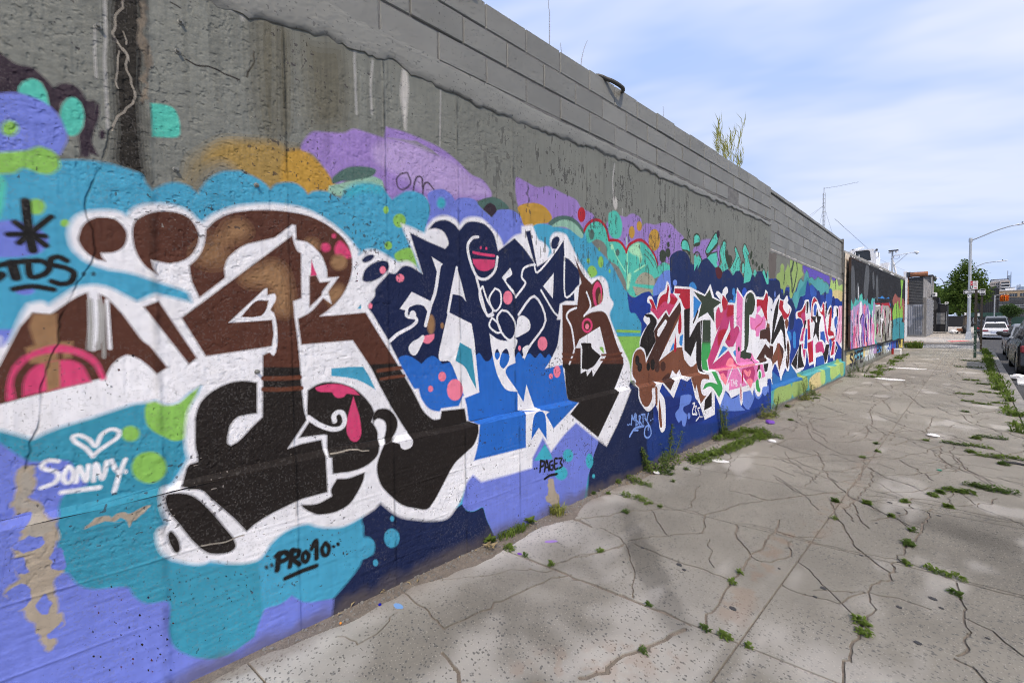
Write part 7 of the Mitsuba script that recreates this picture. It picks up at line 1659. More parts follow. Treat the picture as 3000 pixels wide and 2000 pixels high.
flat('paint_spill', 'faint violet spray mark on the pale near concrete', 'paint spill', 0.36, 2.02, 0.05, 0.3, 'spill_violet', 1.0, 0.0025, 8)
flat('paint_spill', 'light blue spray mark at the near corner of the pavement', 'paint spill', 0.24, 0.86, 0.035, 0.5, 'spill_blue', 0.3, 0.0025, 9)
flat('paint_chip', 'purple rectangular chip lying beside the green weed cushion', 'chip', 0.325, 1.735, 0.017, 0.5, 'litter_violet', 0.4, 0.006, 1)
flat('bottle_cap', 'dark blue cap near the wall foot at bottom left', 'cap', 0.16, 0.78, 0.009, 1.0, 'litter_blue', 0, 0.006, 2)
flat('bottle_cap', 'green cap on the cracked pavement right of the centre joint', 'cap', 2.17, 6.22, 0.02, 0.8, 'litter_green', 0, 0.01, 2)
flat('orange_chip', 'small orange chip in the dirt at the wall foot', 'chip', 0.155, 0.56, 0.009, 0.6, 'litter_orange', 0, 0.004, 4)
def crumple(name, label, cat, x, y, r, mat, seed, h=0.5, z=0.0):
    key = thing(name, label, cat); s = trimesh.creation.icosphere(2); v = np.array(s.vertices); n = meshkit.fbm(v * 1.7 + seed, 3, seed); v = v * (0.6 + 0.8 * n)[:, None] * r; v[:, 2] = v[:, 2] * h; v[:, 2] -= v[:, 2].min() * 0.9
    MB().add(v + [x, y, z], s.faces).put('sheet', mat, key)
crumple('paper_scrap', 'white crumpled paper scrap right of the centre joint', 'paper', 2.045, 7.95, 0.06, 'litter_white', 1, 0.35)
crumple('paper_scrap', 'white paper scrap with a green corner beside the tall feathery weed', 'paper', 0.2, 3.82, 0.035, 'litter_white', 2, 0.4)
crumple('paper_scrap', 'white litter bit against the weed patch under the pink letters', 'paper', 0.66, 6.0, 0.05, 'litter_white', 3, 0.3)
crumple('drink_carton', 'crushed violet and white carton at the wall foot before the bushy plant', 'carton', 0.33, 7.05, 0.06, 'litter_violet', 4, 0.5)
crumple('plastic_bag', 'pale plastic bag lying in the gutter beside the dark car', 'bag', 3.22, 17.95, 0.15, 'litter_white', 5, 0.6, -0.13)
key = thing('takeout_box', 'white open takeout box in the gutter in front of the plastic bag', 'box'); MB().box(3.16, 3.38, 16.72, 16.94, -0.129, -0.07, 0.01).box(3.16, 3.38, 16.93, 16.95, -0.08, 0.04, 0.005).put('tray', 'litter_white', key)
key = thing('dark_stick', 'short black stick lying on the pavement at the right edge', 'stick'); MB().tube([(2.62, 7.1, 0.012), (2.72, 7.12, 0.014), (2.85, 7.08, 0.012)], [0.012, 0.013, 0.011], 7).put('rod', 'gum', key)
rb = np.random.default_rng(61); m = MB()
for k in range(2200):
    yy = rb.uniform(0.2, 9); xx = 0.045 + abs(rb.normal(0, 0.075)); r = 0.002 + 0.006 * rb.random() ** 3 + 0.0004 * yy; th = rb.uniform(0, 3)
    m.box(-r, r, -r * 0.7, r * 0.7, 0, r, 0, rotz(th, xx, yy, -0.009))
md = MB()
for k in range(70):
    yy = rb.uniform(0.4, 9); a = rb.uniform(0, 6.28); leaf(md, np.array([0.05 + abs(rb.normal(0, .07)), yy, .002]), np.array([math.cos(a), math.sin(a), rb.uniform(0, .5)]), np.array([0, 0, 1.0]), rb.uniform(.02, .045), rb.uniform(.008, .018), .4)
labels['dead_leaves'] = {'label': 'scattered dry leaves in the dirt along the wall foot', 'kind': 'stuff'}; scene['dead_leaves'] = mikit.ply(md.out(), 'straw')
labels['wall_debris'] = {'label': 'grit and pebbles in the dirt along the wall foot', 'kind': 'stuff'}; scene['wall_debris'] = mikit.ply(m.out(), 'kerb_concrete')
# ---------------------------------------------------------------- far wall, black panel, street furniture
m3 = __import__('manifold3d')
FW = thing('panel_wall', 'lower weathered concrete wall carrying the black mural panel', 'wall')
for p, (m, uv) in PARTS['base'].items():
    put('painted_face' if p == 'base_paint' else 'bare_face', m, 'wall_paint', FW, uv=uv, label='row of small letter paintings along the foot of the panel wall' if p == 'base_paint' else None)
MB().box(-0.3, -0.004, 14.47, 29.9, -0.2, 3.6).put('core', 'mortar', FW)
m = MB(); m.box(-0.32, 0.012, 14.47, 29.95, 3.56, 3.655, 0.01); v = m.v[-1]; v[:, 2] += 0.0155 * (v[:, 1] - 14.5); m.put('coping', 'lime_mortar', FW)
scene['scrawl'] = pr((0.72, 0.72, 0.72), 0.6); scene['cream_block'] = prt(lambda p, n, uv: mi.Color3f(0.6, 0.52, 0.42) * (0.75 + 0.4 * fbm(p.y * 5, p.z * 5, 1.0)), 0.8)
for k, z in enumerate(np.arange(0.75, 3.6, 0.24)):
    m = MB(); rough_block(m, -0.01, 0.012, 14.49, 15.12, z + 0.006, z + 0.234); m.put('block', 'cream_block', FW)
def ribbon(pts, w, x, name, mat, parent, smooth_=True):
    c = smooth_ring(np.array(pts, float), [False] * len(pts), 5, closed=False) if smooth_ else np.array(pts, float)
    MB().prism(LineString(c).buffer(w / 2, quad_segs=3), x, x + 0.004, YZ).put(name, mat, parent)
for pts, w in ((((15.3, 3.75), (15.7, 3.5), (16.0, 3.72)), .09), (((16.6, 3.7), (16.9, 3.5), (17.8, 3.45), (18.6, 3.62)), .1), (((20.5, 3.5), (21.2, 3.68), (22.0, 3.52)), .09), (((23.5, 3.4), (24.2, 3.66), (25.2, 3.66), (25.6, 3.42)), .1)):
    ribbon(pts, w, 0.002, 'white_scrawl', 'scrawl', FW)
# letters on the foot of the panel wall
scene['letter_dark'] = pr((0.03, 0.028, 0.03), 0.7); scene['letter_white'] = pr((0.62, 0.68, 0.72), 0.7); scene['letter_violet'] = pr(lin(96, 70, 150), 0.7)
GL = {'E': [((.9, 1), (0, 1), (0, 0), (.9, 0)), ((0, .5), (.7, .5))], 'G': [((.9, .9), (.4, 1), (0, .6), (.1, .1), (.6, 0), (.9, .4), (.5, .4))], 'F': [((.9, 1), (0, 1), (0, 0)), ((0, .5), (.7, .5))], 'A': [((0, 0), (.45, 1), (.9, 0)), ((.2, .4), (.7, .4))], 'N': [((0, 0), (0, 1), (.9, 0), (.9, 1))],
      'K': [((0, 0), (0, 1)), ((.9, 1), (0, .5), (.9, 0))], 'H': [((0, 0), (0, 1)), ((.9, 0), (.9, 1)), ((0, .5), (.9, .5))], 'S': [((.9, .9), (.2, 1), (0, .7), (.9, .35), (.7, 0), (0, .1))], 'T': [((0, 1), (.9, 1)), ((.45, 1), (.45, 0))], 'M': [((0, 0), (0, 1), (.45, .4), (.9, 1), (.9, 0))], 'W': [((0, 1), (.2, 0), (.45, .6), (.7, 0), (.9, 1))]}
for word, y0, y1, z0, z1, mat in (('SGFE', 15.35, 17.6, .22, .58, 'letter_dark'), ('ANNK', 17.9, 20.0, .2, .62, 'letter_white'), ('HST', 20.5, 22.3, .2, .62, 'letter_dark'), ('MHST', 22.6, 24.6, .2, .64, 'letter_white'), ('AT', 24.9, 25.8, .22, .6, 'letter_violet'), ('WAMN', 26.4, 28.6, .2, .64, 'letter_dark'), ('AM', 29.1, 29.9, .2, .6, 'letter_dark')):
    w = (y1 - y0) / len(word); g = [LineString([(y0 + (k + .1 + .8 * a) * w, z0 + b * (z1 - z0)) for a, b in s]).buffer(0.045) for k, ch in enumerate(word) for s in GL[ch]]
    MB().prism(shapely.union_all(g), 0.002, 0.006, YZ).put('letters', mat, FW)
PN = thing('mural_panel', 'large black board fixed to the wall, painted with pink, grey and lime letters', 'panel')
m, uv = PARTS['panel']['panel_paint']; put('painted_sheet', m, 'wall_paint', PN, uv=uv)
scene['panel_edge'] = prt(lambda p, n, uv: mix(mi.Color3f(0.02, 0.02, 0.02), mi.Color3f(0.06, 0.034, 0.024), smoothstep(0.6, 0.7, noise(p.z * 3, 1.0, 2.0))), 0.7)
PB = Polygon([(14.6, 0.78), (28.3, 0.63), (28.3, 3.6), (14.6, 3.43)])
MB().prism(PB.buffer(-0.002), 0.07, 0.1195, YZ).put('backing', 'panel_edge', PN)
rim = PB.buffer(0.03, join_style=2).difference(PB.buffer(-0.004)); MB().prism(rim, 0.08, 0.128, YZ).put('frame', 'panel_edge', PN)
key = thing('panel_wing', 'narrow dark board standing past the far end of the mural panel', 'panel'); MB().box(0.02, 0.1, 28.36, 28.75, 0.7, 3.3, 0.01).put('sheet', 'panel_edge', key)
key = thing('painted_box', 'white box with a red stripe and a brown end at the wall foot', 'box')
scene['box_white'] = pr((0.66, 0.65, 0.62), 0.7); scene['box_brown'] = pr(lin(92, 48, 32), 0.8); scene['box_red'] = pr(lin(170, 44, 40), 0.7)
MB().box(-0.22, 0.0, 24.8, 25.25, -0.02, 0.26, .01).put('brown_end', 'box_brown', key); MB().box(0.002, 0.07, 24.8, 25.25, -0.02, 0.26, .01).put('red_stripe', 'box_red', key)
MB().box(0.072, 0.30, 24.8, 25.25, -0.02, 0.145, .012).put('white_block', 'box_white', key); MB().box(0.072, 0.30, 24.805, 25.245, 0.153, 0.26, .012).put('white_block', 'box_white', key)
# materials of the street
scene['galvanised'] = pr((0.45, 0.48, 0.5), 0.45, metallic=0.3); scene['rust_post'] = prt(lambda p, n, uv: mix(mi.Color3f(0.05, 0.042, 0.034), mi.Color3f(0.5, 0.5, 0.48), smoothstep(0.75, 0.8, noise(p.x * 20, p.y * 20, p.z * 26)) * smoothstep(1.8, 1.0, p.z)), 0.7, metallic=0.2)
scene['green_post'] = prt(lambda p, n, uv: mix(mi.Color3f(0.025, 0.055, 0.04), mi.Color3f(0.45, 0.5, 0.45), smoothstep(0.78, 0.82, noise(p.x * 20, p.y * 20, p.z * 34))), 0.6)
scene['sign_white'] = pr((0.72, 0.72, 0.72), 0.4); scene['sign_black'] = pr((0.018, 0.018, 0.02), 0.4); scene['sign_red'] = pr(lin(190, 24, 40), 0.4); scene['signal_amber'] = pr(lin(228, 132, 20), 0.45)
scene['dark_steel'] = pr((0.05, 0.05, 0.052), 0.5); scene['white_paint'] = pr((0.78, 0.79, 0.8), 0.35); scene['dark_glass'] = {'type': 'principled', 'base_color': {'type': 'rgb', 'value': [0.015, 0.018, 0.02]}, 'roughness': 0.06, 'specular': 0.6}
def text_on(txt, h, x, z, y, mat, name, parent, face=XZ, depth=0.004, bold=True, width=None):
    t = meshkit.text_mesh(txt, h, depth, bold); v = np.array(t.vertices)
    if width: v[:, 0] *= width / (v[:, 0].max() - v[:, 0].min())
    v[:, 0] -= (v[:, 0].max() + v[:, 0].min()) / 2; v[:, 1] -= h / 2
    M = at(face, x, y, z); MB().add(v @ M[:3, :3].T + M[:3, 3], t.faces).put(name, mat, parent)
def plate(name, label, cat, poly, mat, M, edge=None):
    key = thing(name, label, cat); MB().prism(poly, 0, 0.006, M).put('plate', mat, key); return key
def arrow_sign(name, label, x, z, y, w, h, direction, rot=0.0):
    M = rotz(rot, x, y, z) @ XZ; key = thing(name, label, 'sign')
    MB().prism(box(-w / 2, -h / 2, w / 2, h / 2), 0.0, 0.008, M).put('plate', 'sign_black', key)
    rim = box(-w / 2, -h / 2, w / 2, h / 2).difference(box(-w / 2 + .012, -h / 2 + .012, w / 2 - .012, h / 2 - .012)); MB().prism(rim, 0.008, 0.010, M).put('border', 'sign_white', key)
    a = h * 0.23; hx = w * 0.16; s = direction; L = w * 0.46
    ar = Polygon([(s * L, 0), (s * (L - hx), h * 0.4), (s * (L - hx), a), (-s * L, a), (-s * L, -a), (s * (L - hx), -a), (s * (L - hx), -h * 0.4)]); MB().prism(ar, 0.008, 0.0105, M).put('arrow', 'sign_white', key)
    t = meshkit.text_mesh('ONE WAY', h * 0.27, 0.003, True); v = np.array(t.vertices); v[:, 0] *= (w * 0.56) / (v[:, 0].max() - v[:, 0].min()); v[:, 0] -= (v[:, 0].max() + v[:, 0].min()) / 2 + s * w * 0.06; v[:, 1] -= h * 0.135; v[:, 2] += 0.0105
    MB().add(v @ M[:3, :3].T + M[:3, 3], t.faces).put('lettering', 'sign_black', key); return key
def channel_post(name, label, x, y, z1, mat, lower=None):
    key = thing(name, label, 'post'); M = np.eye(4); P = Polygon([(x - .036, y - .02), (x + .036, y - .02), (x + .036, y - .012), (x + .022, y - .012), (x + .014, y + .02), (x - .014, y + .02), (x - .022, y - .012), (x - .036, y - .012)])
    z0 = -0.02
    if lower: MB().prism(P.buffer(0.004), z0, lower[1], M).put('lower_post', lower[0], key); z0 = lower[1] - 0.3
    MB().prism(P, z0, z1, M).put('upper_post', mat, key); return key
channel_post('sign_post', 'nearer dark steel sign post with a green lower half', 2.46, 24.66, 3.0, 'rust_post', ('green_post', 1.35))
channel_post('sign_post', 'farther dark brown sign post near the kerb corner', 2.66, 29.85, 3.05, 'rust_post')
k = plate('parking_sign', 'white and red no parking sign on the nearer post', 'sign', box(-.1, -.17, .1, .17), 'sign_white', rotz(0.0, 2.40, 24.63, 3.0) @ XZ)
MB().prism(box(-.1, -.165, -.035, .165), .006, .009, rotz(0, 2.40, 24.63, 3.0) @ XZ).put('black_field', 'sign_black', k)
MB().prism(box(-.1, -.01, -.035, .165), .009, .0105, rotz(0, 2.40, 24.63, 3.0) @ XZ).put('red_field', 'sign_red', k)
MB().prism(Point(-.067, .085).buffer(.027).difference(Point(-.067, .085).buffer(.018)), .0105, .012, rotz(0, 2.40, 24.63, 3.0) @ XZ).put('symbol', 'sign_white', k)
MB().prism(LineString([(-.067, -.03), (-.067, -.11), (-.05, -.14)]).buffer(.012), .009, .011, rotz(0, 2.40, 24.63, 3.0) @ XZ).put('symbol', 'sign_white', k)
for zz, t in ((.12, 'NO'), (.065, 'PARKING'), (-.01, 'MON FRI')): text_on(t, .026, 2.432, 3.0 + zz, 24.623, 'sign_red', 'lettering', k, width=.035 if t == 'NO' else .09)
MB().prism(box(0, -.13, .07, -.10), .006, .009, rotz(0, 2.40, 24.63, 3.0) @ XZ).put('arrow', 'sign_red', k)
arrow_sign('one_way_sign', 'black ONE WAY sign with a white arrow pointing left, on the lamp post', 2.30, 3.62, 45.25, 0.8, 0.27, -1)
arrow_sign('one_way_sign', 'black ONE WAY sign with a white arrow pointing right, on the farther post', 2.675, 2.92, 29.78, 0.17, 0.28, 1, 0.0)
# lamp posts
def lamp(name, label, x, y, zt, arm, base=True, r0=0.10, r1=0.07, mat='galvanised'):
    key = thing(name, label, 'street lamp')
    MB().tube([(x, y, 0.5 if base else 0), (x, y, zt / 2), (x, y, zt)], [r0, (r0 + r1) / 2, r1], 8).put('pole', mat, key, smooth=40)
    if base:
        m = MB(); a, b = .17, .115; m.add([[x + sx * w, y + sy * w, z] for z, w in ((0, a), (.42, a * .82), (.58, b)) for sx, sy in ((-1, -1), (1, -1), (1, 1), (-1, 1))], [[0, 1, 5, 4], [1, 2, 6, 5], [2, 3, 7, 6], [3, 0, 4, 7], [4, 5, 9, 8], [5, 6, 10, 9], [6, 7, 11, 10], [7, 4, 8, 11], [8, 9, 10, 11]]); m.put('base', mat, key)
        MB().tube([(x, y, zt - .2), (x, y, zt), (x, y, zt + .12)], [.1, .1, .09], 8).put('cap', mat, key)
    A = smooth_ring(np.array(arm, float), [False] * len(arm), 6, closed=False); MB().tube(A, np.linspace(.045, .032, len(A)), 8).put('arm', mat, key, smooth=True)
    e, d = A[-1], A[-1] - A[-4]; d /= np.linalg.norm(d); m = MB(); m.tube([e, e + d * .2, e + d * .55, e + d * .72], [.04, .085, .085, .03], 8); v = m.v[-1]; v[:, 2] = e[2] + (v[:, 2] - e[2]) * .6; m.put('lamp_head', 'white_paint', key, smooth=50)
    MB().tube([e + d * .4 + [0, 0, .04], e + d * .4 + [0, 0, .1], e + d * .4 + [0, 0, .13]], [.04, .04, .02], 8).put('photocell', 'dark_steel', key); return key
lamp('street_lamp', 'tall galvanised street lamp at the corner with a long curved arm', 2.2, 45.5, 7.6, [(2.2, 45.5, 7.52), (2.7, 45.5, 7.74), (3.3, 45.5, 8.02), (3.9, 45.5, 8.22), (4.15, 45.5, 8.27)])
lamp('street_lamp', 'second street lamp half hidden behind the corner lamp, its arm showing lower', 2.15, 60.5, 6.6, [(2.15, 60.5, 6.55), (2.6, 60.5, 6.82), (3.1, 60.5, 7.06), (3.6, 60.5, 7.11), (3.75, 60.5, 7.12)])
lamp('street_lamp', 'thin grey lamp with a hooked arm far behind the booth', -0.46, 90, 6.0, [(-.46, 90, 5.9), (-.5, 90, 6.7), (-.66, 90, 7.4), (-.9, 90, 7.8), (-1.05, 90, 7.9)], False, .09, .08, 'dark_steel')
for z, lab, x, w in ((3.32, 'small white notice fixed to the lamp post below the one way sign', 2.2, .17), (1.95, 'small white notice sticking out left of the lamp post', 2.02, .11)):
    k = plate('notice', lab, 'sign', box(-w / 2, -w * .95, w / 2, w * .95), 'sign_white', at(XZ, x, 45.3 if x > 2.1 else 45.4, z)); MB().prism(box(-w * .4, -w * .2, -w * .15, w * .3), .006, .009, at(XZ, x, 45.3 if x > 2.1 else 45.4, z)).put('mark', 'sign_black', k)
# traffic signal on its mast
k = thing('traffic_signal', 'amber three way traffic signal hanging over the road', 'traffic light')
for j, (dx, dy) in enumerate(((0, -.13), (-.17, .05), (.17, .05))):
    m = MB(); m.box(4.49 + dx - .09, 4.49 + dx + .09, 66 + dy - .09, 66 + dy + .09, 3.36, 4.0, .02); m.put('housing', 'signal_amber', k)
    for q, zz in enumerate((3.87, 3.68, 3.49)):
        if j == 0:
            MB().tube([(4.49, 65.77, zz), (4.49, 65.75, zz), (4.49, 65.74, zz)], [.068, .068, .06], 14).put('lens', 'sign_red' if q == 0 else 'sign_black', k)
        s = -1 if j == 1 else 1; MB().tube([(4.49 + dx * (1 if j else 0), 66 + dy - .09, zz + .03), (4.49 + dx + (s * .05 if j else 0), 66 + dy - .18, zz + .03), (4.49 + dx + (s * .09 if j else 0), 66 + dy - .26, zz + .02)], .07, 10, cap=False).put('visor', 'signal_amber', k)
k = thing('signal_mast', 'thin grey mast with a sloping arm carrying the traffic signal', 'mast'); MB().tube([(3.86, 66, -.13), (3.86, 66, 2), (3.86, 66, 4.05)], .045, 8).put('pole', 'galvanised', k)
MB().tube([(3.86, 66, 3.95), (4.2, 66, 4.1), (4.55, 66, 4.22)], .028, 6).put('arm', 'galvanised', k); MB().tube([(3.86, 66, 3.55), (4.1, 66, 3.62), (4.3, 66, 3.7)], .018, 6).put('brace', 'galvanised', k)
MB().tube([(4.49, 66, 4.2), (4.49, 66, 4.1), (4.49, 66, 3.95)], .02, 6).put('hanger', 'galvanised', k)
# camera pole behind the wall, antenna mast, wires
k = thing('camera_pole', 'steel pole behind the wall with cameras, cable loop and a lamp on a strutted arm', 'pole')
MB().tube([(-.57, 30.5, 0), (-.57, 30.5, 3), (-.57, 30.5, 5.5)], .04, 8).put('pole', 'galvanised', k); MB().box(-.72, -.33, 30.3, 30.7, 5.5, 5.53).put('solar_plate', 'dark_steel', k)
MB().tube([(-.42, 30.6, 4.2), (-.5, 30.6, 4.7), (-.6, 30.6, 5.1)], .045, 8).put('conduit', 'white_paint', k, smooth=True)
for dx in (-.1, .16):
    s = trimesh.creation.icosphere(2, .06); MB().add(np.array(s.vertices) + [-.57 + dx, 30.4, 5.42], s.faces).put('camera', 'white_paint', k, smooth=True)
th = np.linspace(1.6, 7.6, 22); MB().tube(np.c_[-.40 + .12 * np.cos(th), 0 * th + 30.5, 5.15 + .12 * np.sin(th)], .008, 6).put('cable_loop', 'dark_steel', k)
MB().tube([(-.54, 30.5, 5.2), (0, 30.5, 5.27), (.36, 30.5, 5.3)], .018, 8).put('arm', 'white_paint', k); MB().tube([(-.53, 30.5, 4.65), (-.24, 30.5, 4.96), (.03, 30.5, 5.27)], .014, 6).put('strut', 'galvanised', k)
m = MB(); m.tube([(.28, 30.5, 5.31), (.4, 30.5, 5.29), (.47, 30.5, 5.27)], [.05, .06, .03], 8); m.put('lamp_head', 'white_paint', k, smooth=True); s = trimesh.creation.icosphere(2, .045); MB().add(np.array(s.vertices) + [.38, 30.5, 5.22], s.faces).put('lens', 'galvanised', k, smooth=True)
k = thing('antenna_mast', 'slim lattice antenna mast rising behind the block wall', 'mast'); m = MB(); cx, cy = -.32, 13.6
for a in (0, 2.1, 4.2): m.tube([(cx + .02 * math.cos(a), cy + .028 * math.sin(a), 3.9), (cx + .028 * math.cos(a), cy + .028 * math.sin(a), 4.6), (cx + .028 * math.cos(a), cy + .028 * math.sin(a), 5.2)], .008, 5)
for j in range(11): m.tube([(cx - .03, cy, 3.95 + .12 * j), (cx, cy - .03, 3.97 + .12 * j), (cx + .03, cy, 3.95 + .12 * j)], .007, 4)
m.put('lattice', 'galvanised', k); MB().tube([(cx, cy, 5.2), (cx, cy, 5.3), (cx, cy, 5.36)], .008, 5).put('tip', 'galvanised', k); MB().tube([(cx, cy, 5.33), (cx + .3, cy, 5.31), (cx + .72, cy, 5.3)], .0035, 4).put('spreader_wire', 'dark_steel', k)
for q in ((-2.2, 13.5, 3.6), (-1.5, 13.0, 3.6), (-.6, 17.5, 3.7), (-.9, 15.2, 3.7)): MB().tube([(cx, cy, 4.86), ((cx + q[0]) / 2, (cy + q[1]) / 2, (4.86 + q[2]) / 2), q], .0022, 4).put('guy_wire', 'dark_steel', k)
k = thing('overhead_cable', 'thin cable slanting down the sky above the truck to the shutter building', 'cable'); MB().tube([(-.6, 16.5, 5.02), (-1.0, 30, 5.0), (-1.55, 49, 5.95)], .006, 4).put('wire', 'dark_steel', k)
# trucks behind the wall
scene['truck_white'] = pr((0.8, 0.81, 0.83), 0.25, clearcoat=0.5)
k = thing('truck', 'white truck cab showing above the wall behind the black panel', 'truck'); pr_ = Polygon([(-1.56, 0), (-.46, 0), (-.47, 4.55), (-.49, 4.8), (-.56, 4.88), (-1.3, 4.93), (-1.44, 4.88), (-1.56, 4.62)])
win = Polygon([(-1.24, 4.38), (-.66, 4.38), (-.7, 4.78), (-.75, 4.83), (-1.14, 4.84), (-1.2, 4.8)])
MB().prism(pr_.difference(win), -1.2, 0.0, at(XZ, 0, 24, 0)).put('cab', 'truck_white', k); MB().prism(win.buffer(.01), -.05, -.03, at(XZ, 0, 24, 0)).put('window', 'dark_glass', k)
MB().prism(win.buffer(.02).difference(win.buffer(-.01)), -.02, .006, at(XZ, 0, 24, 0)).put('window_seal', 'dark_steel', k)
MB().box(-.49, -.42, 23.95, 24.05, 4.76, 4.86, .01).put('work_light', 'dark_steel', k); MB().tube([(-.46, 24, 4.72), (-.4, 24, 4.7), (-.4, 24, 4.48), (-.46, 24, 4.46)], .012, 6).put('mirror_bracket', 'dark_steel', k)
m = MB(); m.tube([(-1.3, 24.3, 4.96), (-1.1, 24.3, 5.0), (-.92, 24.3, 5.04)], [.035, .05, .03], 8); m.put('roof_horn', 'white_paint', k, smooth=True); MB().box(-1.34, -1.28, 24.2, 24.3, 4.9, 5.0).put('roof_lamp', 'dark_steel', k)
k = thing('truck_fairing', 'white angled truck fairing showing above the wall right of the cab', 'truck'); MB().prism(Polygon([(-.95, 3.5), (-.4, 3.5), (-.38, 4.3), (-.36, 4.5), (-.52, 4.5), (-.9, 4.42)]), -.4, 0, at(XZ, 0, 27, 0)).put('shell', 'truck_white', k)
# cars
def hull(pts): return m3.Manifold.hull_points(np.asarray(pts, float))
def arr(man): q = man.to_mesh(); return q.vert_properties[:, :3], q.tri_verts
def car(name, label, x, y, L, W, H, kind, paint, rot=0.0, z=-0.13, plate_txt=False, cabin_paint=None):
    """Local axes: x across, y from the rear bumper forward, z up."""
    key = thing(name, label, 'car'); M = rotz(rot, x, y, z); suv = kind == 'suv'; tr = lambda v: np.asarray(v) @ M[:3, :3].T + M[:3, 3]
    belt = H * (0.62 if suv else 0.64); w = W / 2; g = 0.17 if suv else 0.14
    low = [(0.0, .45), (.04, .68), (.1, belt - .02), (L * .22, belt), (L * .7, belt - .02), (L - .35, belt - .12), (L - .05, belt - .3), (L, .5), (L - .08, g + .05), (L * .5, g), (.1, g + .04), (0, .38)]
    low = [(a, b * H / 1.45 if not suv else b) if b < belt - .35 else (a, b) for a, b in low]
    body = hull([(s * w, a, b) for a, b in low for s in (-.94, .94)] + [(s * w, a * .97 + .05, .3 + (b - .3) * .72 + .07) for a, b in low for s in (-1, 1)])
    rad = .36 if suv else .33; ay = (.95, L - .98)
    for a in ay:
        for s in (-1, 1): body = body - m3.Manifold.cylinder(.34, rad + .05, rad + .05, 24).rotate((0, 90, 0)).translate((s * (w - .1) - .17, a, rad))
    put('body', (tr(arr(body)[0]), arr(body)[1]), paint, key, smooth=28)
    c0, c1, t0, t1 = (.12, L * .72, .35, L * .56) if suv else (L * .12, L * .72, L * .26, L * .56)
    roof = lambda y: H - .05 * ((y - (t0 + t1) / 2) / (t1 - t0)) ** 2 * 2
    cab = hull([(s * w * .93, a, belt - .03) for a in (c0, c1) for s in (-1, 1)] + [(s * w * .74, a, roof(a)) for a in np.linspace(t0, t1, 5) for s in (-1, 1)] + [(s * w * .6, a, roof(a) + .03) for a in np.linspace(t0 + .1, t1 - .1, 4) for s in (-1, 1)])
    put('cabin', (tr(arr(cab)[0]), arr(cab)[1]), cabin_paint or paint, key, smooth=25)
    def quad(name, pts, mat, n):
        p = np.array(pts, float); p2 = p + np.array(n) * .012; mm = MB(); k_ = len(p); F = [[0, i, i + 1] for i in range(1, k_ - 1)]
        mm.add(tr(p2), F); mm.add(tr(np.vstack([p, p2])), [[i, (i + 1) % k_, k_ + (i + 1) % k_] for i in range(k_)] + [[i, k_ + (i + 1) % k_, k_ + i] for i in range(k_)]); mm.put(name, mat, key)
    ins = lambda lo, hi, f: [l + (h_ - l) * f for l, h_ in zip(lo, hi)]
    for s in (-1, 1):
        B = lambda y_: (s * w * .93, y_, belt - .03); Tt = lambda y_: (s * w * .74, y_, roof(y_))
        nb = 3 if suv else 2; e = np.linspace(0.03, .97, nb + 1)
        for q in range(nb):
            a, b = e[q] + .012, e[q + 1] - .012; yb = lambda f: c0 + (c1 - c0) * f; yt = lambda f: t0 + (t1 - t0) * f
            f0, f1 = .12, .86; P = [ins(B(yb(a)), Tt(yt(a)), f0), ins(B(yb(b)), Tt(yt(b)), f0), ins(B(yb(b)), Tt(yt(b)), f1), ins(B(yb(a)), Tt(yt(a)), f1)]; quad('side_window', P if s > 0 else P[::-1], 'dark_glass', (s * .9, 0, .3))
    P = [ins((s_ * w * .93, c0, belt - .03), (s_ * w * .74, t0, roof(t0)), f) for s_, f in ((-.92, .14), (.92, .14), (.92, .86), (-.92, .86))]; quad('rear_window', P, 'dark_glass', (0, -.9, .3))
    P = [ins((s_ * w * .93, c1, belt - .03), (s_ * w * .74, t1, roof(t1)), f) for s_, f in ((.92, .1), (-.92, .1), (-.92, .9), (.92, .9))]; quad('windscreen', P, 'dark_glass', (0, .9, .3))
    for a in ay:
        for s in (-1, 1):
            xo = s * (w - .02); xi = s * (w - .24); MB().tube(tr([(xi, a, rad), ((xo + xi) / 2, a, rad), (xo, a, rad)]), [rad - .01, rad, rad - .015], 22).put('wheel', 'tyre', key, smooth=40)
            wk = [k_ for k_ in scene if k_.startswith(key + '__wheel')][-1]; MB().tube(tr([(xo - s * .01, a, rad), (xo + s * .004, a, rad), (xo + s * .008, a, rad)]), [rad * .64, rad * .62, rad * .3], 14).put('rim', 'rim_metal', wk)
    for s in (-1, 1):
        zl = belt - .16; mm = MB(); mm.box(s * w * .52, s * w * .95, -.012, .2, zl - .07 - (.08 if suv else 0), zl + .06, .03, M); mm.put('tail_light', 'tail_red', key)
        if suv: MB().tube(tr([(s * w * .72, -.02, zl - .05), (s * w * .72, -.03, zl - .05), (s * w * .72, -.034, zl - .05)]), [.085, .085, .05], 14).put('tail_lamp', 'tail_red2', key)
        MB().box(s * w * .55, s * w * .92, L - .2, L - .02, belt - .36, belt - .22, .03, M).put('headlight', 'sign_white', key)
        xm = s * (w + .1); mm = MB(); mm.box(xm - .11, xm + .11, c1 - .42, c1 - .28, belt + .03, belt + .2, .05, M); mm.put('mirror', 'dark_plastic', key); 
        MB().box(s * w * .995 - .004, s * w * .995 + .004, L * .47, L * .53, belt - .17, belt - .145, 0, M).put('door_handle', paint, key)
    MB().box(-w * .86, w * .86, -.03, .06, .33, .4, .01, M).put('bumper_strip', 'dark_plastic', key); MB().box(-w * .7, w * .7, -.022, .02, belt - .2, belt - .185, 0, M).put('trunk_trim', 'rim_metal', key)
    MB().box(-.2, .2, -.03, .01, belt - .34, belt - .22, .004, M).put('licence_plate', 'plate_blue', key)
    MB().tube(tr([(0, t0 + .1, H), (0, t0 + .02, H + .06), (0, t0 - .08, H + .07)]), [.03, .02, .01], 6).put('antenna', 'dark_plastic', key)
